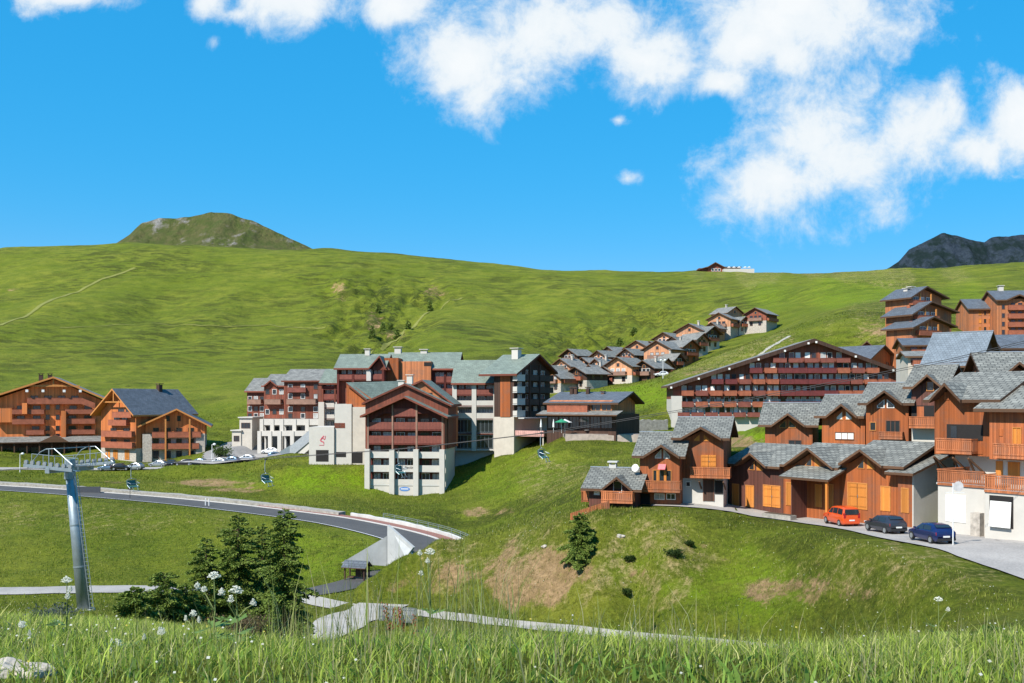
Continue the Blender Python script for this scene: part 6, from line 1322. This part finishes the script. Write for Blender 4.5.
# ------------------------------------------------------------------ vegetation
def leafmat(name, rough=.65, trans=.5, attr='tint', spec=.2):
    m, nt, b, L = new_mat(name); at = N(nt, 'ShaderNodeAttribute', attribute_name=attr); L(at.outputs['Color'], b.inputs['Base Color']); b.inputs['Roughness'].default_value = rough; b.inputs['Specular IOR Level'].default_value = spec
    tr = N(nt, 'ShaderNodeBsdfTranslucent'); L(at.outputs['Color'], tr.inputs[0]); mx = N(nt, 'ShaderNodeMixShader', ins={0: trans}); L(b.outputs[0], mx.inputs[1]); L(tr.outputs[0], mx.inputs[2]); L(mx.outputs[0], nt.nodes['Material Output'].inputs[0]); return m
LEAF = leafmat('grass_blade'); NEEDLE = leafmat('needle', .6, .12)
def off_road(x, y, extra=0.3):
    ok = np.ones(len(x), bool); cl = np.zeros(len(x))
    for k, (pl, w) in ROADS.items():
        rp = ROADPTS[k]; hw = {'block_pad': 0, 'house_pad': 0, 'driveway': 5.2, 'main_road': 5.9, 'lower_road': 2.6, 'path': 1.75, 'footpath': 2.95, 'terrace_road': 5.9, 'plaza_road': 4.3, 'car_park': 6.6}[k]
        m = np.where((x > rp[:,0].min()-12) & (x < rp[:,0].max()+12) & (y > rp[:,1].min()-12) & (y < rp[:,1].max()+12))[0]
        for i in range(0, len(m), 20000):
            s = m[i:i+20000]; d = np.sqrt(((x[s,None]-rp[None,:,0])**2+(y[s,None]-rp[None,:,1])**2).min(1)); ok[s[d < hw+extra*rng.random(len(s))]] = False
    return ok
MASKG = {'bare': BARE.reshape(NV, NU), 'dry': DRY.reshape(NV, NU), 'lush': LUSH.reshape(NV, NU)}
def in_poly(po, x, y):
    ins = np.zeros(len(x), bool); j = len(po)-1
    for i in range(len(po)): a, b = po[i], po[j]; ins ^= ((a[1] > y) != (b[1] > y)) & (x < (b[0]-a[0])*(y-a[1])/(b[1]-a[1]+1e-9)+a[0]); j = i
    return ins
PAVED = [[(p[0], p[1]) for p in plz], [(p[0]+4, p[1]) for p in rsel]+[(p[0]+13, p[1]+1) for p in rsel[::-1]]]
def mask_at(k, x, y):
    t = np.clip(y+A0, 28.01, 1430); i = np.clip((x/t-us[0])/(us[1]-us[0]), 0, NU-1).astype(int); j = np.clip((np.log(t)-vs[0])/(vs[1]-vs[0]), 0, NV-1).astype(int); return MASKG[k][j, i]
def blades(name, n, D0, D1, px0, px1, h, w, cols, parts=2, lean=.35, thin_bare=True, powr=1.0, clump=0.6, cl_scale=1.5, only=None):
    D = D0+(D1-D0)*rng.random(n)**powr if powr != 1 else np.sqrt(D0**2+(D1**2-D0**2)*rng.random(n))
    px = px0+(px1-px0)*rng.random(n); x = (px-512)/F*D; y = D
    c = fbm(x/cl_scale, y/cl_scale, 3, 77)+.5; keep = rng.random(n) < (1-clump)+clump*np.clip((c-.25)*2.2, 0, 1)
    keep &= off_road(x, y)
    for po in PAVED: keep &= ~in_poly(po, x, y)
    if only: keep &= rng.random(n) < np.maximum(*[mask_at(k, x, y) for k in only])
    if thin_bare: keep &= rng.random(n) > mask_at('bare', x, y)*.85
    x, y, c = x[keep], y[keep], c[keep]; n = len(x); z = ground(x, y)-.02
    hh = (h[0]+(h[1]-h[0])*rng.random(n)**1.5)*(.6+.8*np.clip(c, 0, 1)); ww = w[0]+(w[1]-w[0])*rng.random(n)
    a = rng.random(n)*2*np.pi; ln = lean*rng.random(n)*hh*1.4; lx, ly = np.cos(a)*ln, np.sin(a)*ln
    b = a+np.pi/2+rng.normal(0, .6, n); bx, by = np.cos(b)*ww/2, np.sin(b)*ww/2
    dry = mask_at('dry', x, y); lush = mask_at('lush', x, y)
    pal = np.array(cols); ci = np.minimum((rng.random(n)**1.3*(len(pal)-1)), len(pal)-1.001); k = ci.astype(int); fr = (ci-k)[:,None]; col = pal[k]*(1-fr)+pal[k+1]*fr
    col = col*(1-dry[:,None]*.55*rng.random((n,1)))+np.array([.26,.21,.09])*(dry[:,None]*.55*rng.random((n,1))); col = col*(.55+.9*rng.random((n,1)))*(.82+.36*np.clip(c, 0, 1))[:,None]
    if parts == 2:
        V = np.stack([np.stack([x-bx,y-by,z],1), np.stack([x+bx,y+by,z],1), np.stack([x+bx*.8+lx*.35,y+by*.8+ly*.35,z+hh*.6],1), np.stack([x-bx*.8+lx*.35,y-by*.8+ly*.35,z+hh*.6],1), np.stack([x+lx+bx*.1,y+ly+by*.1,z+hh],1), np.stack([x+lx-bx*.1,y+ly-by*.1,z+hh],1)], 1).reshape(-1,3)
        i0 = np.arange(n)*6; Fq = np.concatenate([np.stack([i0,i0+1,i0+2,i0+3],1), np.stack([i0+3,i0+2,i0+4,i0+5],1)]); cc = np.repeat(col, 6, 0)
    else:
        V = np.stack([np.stack([x-bx,y-by,z],1), np.stack([x+bx,y+by,z],1), np.stack([x+lx,y+ly,z+hh],1)], 1).reshape(-1,3); Fq = (np.arange(n)*3)[:,None]+np.arange(3)[None]; cc = np.repeat(col, 3, 0)
    o = np_mesh(name, V, Fq, [LEAF], {'tint': np.concatenate([cc, np.ones((len(cc),1))], 1)}, smooth=False); tag(o, kind='stuff'); return o
GC = [(.17,.23,.030),(.27,.36,.045),(.36,.44,.070),(.43,.46,.12),(.48,.44,.2)]
GF = [(.10,.15,.012),(.175,.22,.020),(.25,.275,.036),(.34,.315,.09)]
blades('meadow_grass', 300000, 3.0, 26, -90, 1110, (.04,.19), (.005,.012), GC, 2, .8, False, clump=.6, cl_scale=.7)
blades('broad_leaves', 26000, 3.5, 26, -90, 1110, (.05,.15), (.018,.04), [(.11,.19,.03),(.17,.28,.045),(.24,.34,.07)], 2, 1.3, False, clump=.9, cl_scale=1.1)
blades('tall_grass', 22000, 4.0, 34, -90, 1110, (.14,.46), (.004,.008), [(.16,.22,.04),(.26,.29,.09),(.38,.34,.17),(.42,.36,.2)], 2, .5, False, clump=.85, cl_scale=1.6)
blades('flower_stalks', 1600, 7.0, 20, 270, 520, (.45,.95), (.005,.009), [(.20,.26,.05),(.34,.34,.12),(.42,.36,.2)], 2, .4, False, clump=.9, cl_scale=1.2)
blades('slope_grass', 200000, 20, 62, -80, 420, (.15,.62), (.018,.04), GC, 2, .6, clump=.75, cl_scale=1.8)
blades('slope_grass', 90000, 55, 100, -80, 420, (.14,.40), (.03,.05), GF, 1, .5)
blades('slope_grass', 260000, 58, 124, 330, 1100, (.08,.34), (.03,.065), GF, 1, .5, clump=.8, cl_scale=1.2)
blades('dry_grass', 60000, 58, 124, 330, 1100, (.08,.28), (.03,.06), [(.34,.27,.13),(.46,.38,.21),(.56,.47,.30)], 1, .6, False, clump=.97, cl_scale=2.2, only=('bare','dry'))
blades('valley_grass', 190000, 95, 250, -60, 700, (.15,.46), (.06,.12), GF, 1, .5, clump=.8, cl_scale=2.5)
blades('hill_grass', 60000, 225, 340, -40, 1060, (.2,.5), (.15,.3), [(.075,.11,.008),(.13,.17,.012),(.20,.22,.026)], 1, .5, clump=.9, cl_scale=6)

def blossoms(name, n, D0, D1, px0, px1, h, size, cols):
    """small open flowers scattered through the sward, each a four-petalled disc on a hair-thin stem"""
    D = np.sqrt(D0**2+(D1**2-D0**2)*rng.random(n)); x = ((px0+(px1-px0)*rng.random(n))-512)/F*D; c = fbm(x/1.6, D/1.6, 3, 41)+.5; k = (rng.random(n) < np.clip((c-.38)*3, 0, 1)) & off_road(x, D); x, D = x[k], D[k]; n = len(x)
    z = ground(x, D); hh = h[0]+(h[1]-h[0])*rng.random(n); s = (size*(.6+.8*rng.random(n))); a = rng.random(n)*6.28; V = []; Z0 = np.zeros(n)
    for t in range(4): V.append(np.stack([x+np.cos(a+t*1.5708)*s, D+np.sin(a+t*1.5708)*s*.6, z+hh+np.sin(a+t*1.5708)*s*.6], 1))
    V += [np.stack([x-.002, D, z], 1), np.stack([x+.002, D, z], 1), np.stack([x+.002, D, z+hh-.003], 1), np.stack([x-.002, D, z+hh-.003], 1)]
    V = np.stack(V, 1).reshape(-1,3); i0 = np.arange(n)*8; Fq = np.concatenate([np.stack([i0+q for q in (0,1,2,3)],1), np.stack([i0+q for q in (4,5,6,7)],1)])
    pal = np.array(cols)[rng.integers(0, len(cols), n)]; cc = np.repeat(pal[:,None,:], 8, 1); cc[:,4:] = (.16,.22,.05); cc = cc.reshape(-1,3)
    o = np_mesh(name, V, Fq, [LEAF], {'tint': np.concatenate([cc, np.ones((len(cc),1))], 1)}, smooth=False); tag(o, kind='stuff')
blossoms('meadow_flowers', 2600, 4.0, 26, -60, 1100, (.08,.26), .010, [(.66,.66,.56),(.70,.70,.62),(.60,.58,.46),(.62,.52,.10)])
blossoms('slope_flowers', 4200, 30, 120, -40, 1080, (.12,.32), .042, [(.6,.6,.5),(.55,.5,.3),(.6,.58,.45)])

def conifer(name, label, cat, loc, H_, rad, seed, n=5200, shape=1.0, cols=((.018,.038,.010),(.035,.065,.014),(.062,.095,.020)), base=.05, group=None, size=.16, trunkc=(.10,.065,.04)):
    """tapered trunk, whorls of drooping limbs, and many short needle sprays along each limb"""
    r = np.random.default_rng(seed); t = thing(name, label, cat, loc, 0, group); tr = MB(); tr.tube([(0,0,-.4),(0.03,0,H_*.5),(0,0,H_*.97)], [H_*.022+.03,H_*.013+.015,.012], 8)
    limbs = []; nl = int(34+H_*7)
    for i in range(nl):
        f = base+(1-base)*(i+r.random())/nl; z = H_*f; ang = i*2.399+r.normal(0,.4); L_ = rad*(1-f)**(.75*shape)*(.62+.55*r.random())+.06; dr = -.15-.30*(1-f)+.25*f+r.normal(0,.09)
        p0 = np.array([0,0,z]); d = np.array([math.cos(ang), math.sin(ang), dr]); limbs.append((p0, d, L_, f)); p = Vector(p0); q = p+Vector(d)*L_*.92
        tr.tube([p, (p+q)/2+Vector((0,0,-.02*L_)), q], [.012+.014*L_,.009+.006*L_,.004], 4, cap=False)
    tr.build('trunk', plain('bark', trunkc, .95), t)
    wts_ = np.array([l[2]**1.6+.03 for l in limbs]); wts_ /= wts_.sum(); li = r.choice(len(limbs), n, p=wts_); P0 = np.array([l[0] for l in limbs])[li]; Dv = np.array([l[1] for l in limbs])[li]; LL = np.array([l[2] for l in limbs])[li]
    s = r.random(n)**.6; side = np.cross(Dv, [0,0,1.0]); side /= np.linalg.norm(side,axis=1)[:,None]; sp = LL*.30*(1-s*.6)
    c = P0+Dv*(LL*s)[:,None]+side*(r.normal(0,.6,n)*sp)[:,None]+np.array([0,0,1])*(r.normal(0,.35,n)*sp*.6-.12*LL*s**2)[:,None]
    d1 = Dv*.7+side*r.normal(0,.6,n)[:,None]+np.array([0,0,1])*r.normal(-.1,.35,n)[:,None]; d1 /= np.linalg.norm(d1,axis=1)[:,None]; d2 = np.cross(d1, r.normal(0,1,(n,3))); d2 /= np.linalg.norm(d2,axis=1)[:,None]
    a = size*(.6+.8*r.random(n))[:,None]; b = a*.38
    V = np.stack([c-d2*b, c+d1*a*.6+d2*b*1.0, c+d1*a*1.5, c+d1*a*.6-d2*b*1.3],1).reshape(-1,3); Fq = (np.arange(n)*4)[:,None]+np.arange(4)[None]
    pal = np.array(cols); x = r.random(n)*.7+.3*s; x = np.clip(x,0,.999)*(len(pal)-1); k = x.astype(int); fr = (x-k)[:,None]; col = (pal[k]*(1-fr)+pal[k+1]*fr)*(.7+.6*r.random((n,1)))
    o = np_mesh('crown', V, Fq, [NEEDLE], {'tint': np.concatenate([np.repeat(col,4,0), np.ones((n*4,1))],1)}, smooth=False); o.parent = t; return t
def shrub(name, label, loc, H_, rad, seed, n=2500, cols=((.02,.045,.010),(.045,.08,.016),(.08,.115,.026)), size=.14, group=None, cat='shrub'):
    r = np.random.default_rng(seed); t = thing(name, label, cat, loc, 0, group); st = MB(); tips = []
    for i in range(14):
        a = r.random()*6.28; e = .35+.9*r.random(); L_ = H_*(.6+.5*r.random()); q = Vector((math.cos(a)*rad*e*.8, math.sin(a)*rad*e*.8, L_*(1.05-.35*e))); st.tube([(0,0,-.2), q*.5+Vector((0,0,.1*H_)), q], [.035,.02,.006], 5, cap=False); tips.append(np.array(q))
    st.build('stems', plain('bark', (.10,.065,.04), .95), t); tips = np.array(tips); k = r.integers(0, 14, n); f = .45+.6*r.random(n)
    c = tips[k]*f[:,None]+r.normal(0,1,(n,3))*np.array([rad*.2,rad*.2,H_*.13]); c[:,2] = np.clip(c[:,2], .03, None); d1 = r.normal(0,1,(n,3)); d1[:,2] = abs(d1[:,2])*.8; d1 /= np.linalg.norm(d1,axis=1)[:,None]; d2 = np.cross(d1, r.normal(0,1,(n,3))); d2 /= np.linalg.norm(d2,axis=1)[:,None]; a = size*(.5+.8*r.random(n))[:,None]
    V = np.stack([c, c+d1*a*.6+d2*a*.3, c+d1*a*1.2, c+d1*a*.6-d2*a*.3],1).reshape(-1,3); Fq = (np.arange(n)*4)[:,None]+np.arange(4)[None]; pal = np.array(cols); x = r.random(n)*(len(pal)-1.001); k = x.astype(int); fr = (x-k)[:,None]; col = (pal[k]*(1-fr)+pal[k+1]*fr)*(.7+.6*r.random((n,1)))
    o = np_mesh('foliage', V, Fq, [LEAF], {'tint': np.concatenate([np.repeat(col,4,0), np.ones((n*4,1))],1)}, smooth=False); o.parent = t; return t
GT_ = 'fir trees in the valley'
PINE = ((.05,.085,.014),(.11,.165,.026),(.20,.25,.05))
def ctop(px, D, ytop): g = on_ground(px, D, -.1); return g, (HZ-ytop)/F*D-g.z
for px, D, yt, rad, sd_, n, lb in ((284,77,509,3.0,1,60000,'tallest dark fir at the right side of the valley tree group'),(238,80,514,3.3,2,64000,'broad dark fir in the middle of the valley tree group'),(262,83,524,2.4,12,30000,'slender fir between the two large firs of the group'),(206,79,538,2.5,3,36000,'lower bushy fir at the left of the large firs')):
    g, h_ = ctop(px, D, yt); conifer('fir_tree', lb, 'tree', g, h_, rad, sd_, n, .62, PINE, .0, GT_, .115)
for px, D, yt, rad, sd_, lb in ((164,60,572,2.1,5,'young dark fir in front of the lower road, left of the group'),(134,57,588,1.5,6,'smaller young fir left of its darker neighbour'),(186,62,584,1.7,8,'short young fir between the saplings and the tall firs')):
    g, h_ = ctop(px, D, yt); conifer('fir_tree', lb, 'tree', g, h_, rad, sd_, 22000, .55, PINE, .0, GT_, .095)
g = hit(581, 556, 60, 120); g.z -= .15; h_ = (HZ-513)/F*g.y-g.z; conifer('fir_tree', 'lone dark fir on the slope in front of the low house', 'tree', g, h_, 2.3, 31, 30000, .75, PINE, .02, None, .12)
for px, py, w_, sd_, lb in ((630,561,.45,41,'small dark bush on the mound right of the lone fir'),(627,595,.5,42,'small dark bush low on the mound above the path'),(675,557,.75,43,'round dark bush in the middle of the mound'),(690,546,.4,45,'little bush right of the round bush on the mound')):
    shrub('shrub', lb, hit(px, py, 55, 125), w_*1.0, w_*1.15, sd_, 900, ((.018,.04,.010),(.04,.075,.015),(.07,.105,.022)), .17, 'bushes on the mound')
shrub('shrub', 'brownish dry bush in front of the tall firs', on_ground(235, 56, -.1), 1.9, 2.0, 51, 5000, ((.09,.06,.035),(.16,.11,.06),(.13,.13,.04)), .15)
shrub('shrub', 'grey-green bush at the lower left beside the lift tower', on_ground(50, 36, -.05), .9, 1.0, 52, 3000, ((.07,.09,.07),(.13,.15,.12),(.17,.19,.16)), .1)
shrub('shrub', 'dark leafy bush on the foreground crest at the right', on_ground(984, 20, -.05), .55, .45, 53, 1400, ((.03,.08,.015),(.06,.14,.02),(.1,.2,.03)), .12)
hb = ((391,312,600),(383,318,590),(372,327,560),(397,325,560),(378,308,640),(365,340,500),(408,318,575),(430,296,640),(620,340,520),(602,352,490),(634,326,560))
hl = ('conifer in the middle of the rocky gully','conifer beside the bare scree of the gully','dark tree lower in the rocky gully','tree on the right bank of the gully','small tree at the top of the gully','tree at the foot of the gully','lone tree right of the gully','tree beside the upper scree patch','bush in the crease above the hamlet','lower bush in the crease above the hamlet','upper bush in the crease above the hamlet')
for i, ((px, py, D), lb) in enumerate(zip(hb, hl)): conifer('hill_tree', lb, 'tree', on_ground(px, D, -.3), 4.5+(i*37 % 5)*.8, 2.2, 60+i, 700, .8, PINE, .03, 'small trees on the hillside', .55)
# young trees beside the plaza
for px, D, h_, lb in ((222,258,3.6,'green bush behind the plaza street lamp'),(339,243,1.6,'small bush at the foot of the white block')):
    shrub('shrub', lb, on_ground(px, D, -.1), h_, h_*.7, int(px), 1200, ((.03,.06,.012),(.06,.10,.02),(.1,.15,.03)), .4, None)

# --- flowers of the foreground
STEM = plain('flower_stem', (.16,.20,.06), .7); UMB = plain('umbel_white', (.70,.70,.60), .8, var=.3, scale=30); DOCK = plain('dock_rust', (.22,.055,.025), .85, var=.5, scale=20); SEED = plain('seed_head', (.45,.42,.36), .9)
def umbel(px, D, ytop, spread, seed, label, branches=2):
    spread *= .72
    r = random.Random(seed); b0 = on_ground(px, D, -.05); h_ = (HZ-ytop)/F*D-b0.z; t = thing('hogweed', label, 'wild flower', b0, r.random()*6, 'umbel flowers in the foreground'); heads = [(Vector((r.uniform(-.03,.03),r.uniform(-.03,.03),h_)), spread)]
    for i in range(branches): f = .55+.2*i; a = r.random()*6.28; heads.append((Vector((math.cos(a)*.16, math.sin(a)*.16, h_*(.80+.10*i))), spread*.5))
    m = MB(); m.tube([(0,0,0),(.02,0,h_*.5),heads[0][0]-Vector((0,0,.06))], [.010,.008,.005], 6)
    for hd, s in heads[1:]: m.tube([(.015,0,h_*.5),(hd*.6+Vector((0,0,h_*.18))),hd-Vector((0,0,.05))], [.006,.005,.004], 5)
    m.build('stem', STEM, t)
    for hd, s in heads:
        u = MB()
        for i in range(22):
            a = i*2.4; rr = s*math.sqrt((i+.5)/22); q = hd+Vector((math.cos(a)*rr, math.sin(a)*rr, -.05*(rr/s)**2+r.uniform(-.008,.008))); u.bar(hd-Vector((0,0,.06)), q, .003)
            for k in range(5): c = q+Vector((r.uniform(-1,1),r.uniform(-1,1),r.uniform(.0,.3)))*s*.16; u.tube([c, c+Vector((0,0,.008))], [s*.065,s*.03], 5)
        u.build('flower_head', UMB, t)
    for i in range(3):
        a = r.random()*6.28; z = h_*(.12+.16*i); d = Vector((math.cos(a),math.sin(a),.25)); p = Vector((0,0,z)); s_ = Vector((-d.y,d.x,0)); l = MB(); o = []
        for e in (-.9,-.45,0,.45,.9): dd = (d+s_*e)*.17; o += [p+dd*.55+s_*(e-.2)*.05, p+dd]
        l.poly([p]+o); l.build('leaf', plain('hogweed_leaf', (.10,.17,.03), .7), t)
for a in ((213,9.5,573,.085,1,'tallest white umbel flower left of the firs'),(236,9.2,586,.085,2,'white umbel flower just right of the tallest one',3),(66,10,577,.075,3,'cream umbel flower in front of the lift tower'),(430,12,549,.09,4,'pale umbel flower in front of the mound',3),(163,9,628,.05,5,'short umbel flower among the grass below the saplings'),(938,15,597,.09,6,'single white umbel flower at the right of the foreground',1),(194,10,610,.05,7,'small umbel flower left of the brownish bush'),(18,9,622,.05,8,'small umbel flower at the left edge'),(580,10,630,.05,9,'low umbel flower below the path'),(118,8.5,640,.045,10,'low umbel flower left of the saplings')):
    umbel(*a)
def dock(px, D, ytop, seed, label):
    r = random.Random(seed); b0 = on_ground(px, D, -.05); h_ = (HZ-ytop)/F*D-b0.z; t = thing('dock_plant', label, 'wild plant', b0, 0, 'rusty dock plants'); m = MB(); s = MB()
    for i in range(4):
        q = Vector((r.uniform(-.12,.12), r.uniform(-.1,.1), h_*r.uniform(.8,1))); m.tube([(0,0,0), q*.5, q], [.007,.006,.003], 5)
        for k in range(26): p = q*(.62+.38*k/26)+Vector((r.gauss(0,.014),r.gauss(0,.014),0)); s.ball(p, r.uniform(.006,.013), 4)
    m.build('stem', STEM, t); s.build('seed_head', DOCK, t)
dock(392, 11.5, 600, 1, 'rust-red dock plant left of the pair before the grey fence'); dock(406, 11.8, 604, 2, 'rust-red dock plant right of the pair before the grey fence')
b0 = on_ground(751, 12, -.05); t = thing('seed_clock', 'round pale dandelion seed head in the right foreground grass', 'wild flower', b0); h_ = (HZ-655)/F*12-b0.z; m = MB(); m.tube([(0,0,0),(.02,0,h_)], .004, 5); m.build('stem', STEM, t); m = MB(); m.ball((.02,0,h_), .035, 8); m.build('seed_head', SEED, t)
def rock(px, py, r_, seed, label):
    r = random.Random(seed); bm = bmesh.new(); bmesh.ops.create_icosphere(bm, subdivisions=3, radius=r_)
    for v in bm.verts: n = Vector(v.co); k = 1+.22*math.sin(n.x*5/r_+seed)+.15*math.sin(n.y*7/r_+2*seed)+r.uniform(-.05,.05); v.co = Vector((n.x*1.5*k, n.y*k, n.z*.6*k))
    me = bpy.data.meshes.new('rock'); bm.to_mesh(me); bm.free(); me.materials.append(STONE); o = bpy.data.objects.new('rock', me); COL.objects.link(o); o.location = hit(px, py, 4, 130)+Vector((0,0,r_*.1)); tag(o, label, 'rock')
rock(14, 676, .13, 3, 'pale grey stone in the grass at the bottom left corner'); rock(287, 627, .8, 5, 'grey flat boulder under the firs beside the footpath'); rock(545, 547, .28, 8, 'pale boulder on the crest of the mound left end'); rock(620, 537, .3, 9, 'small pale boulder on the mound slope')
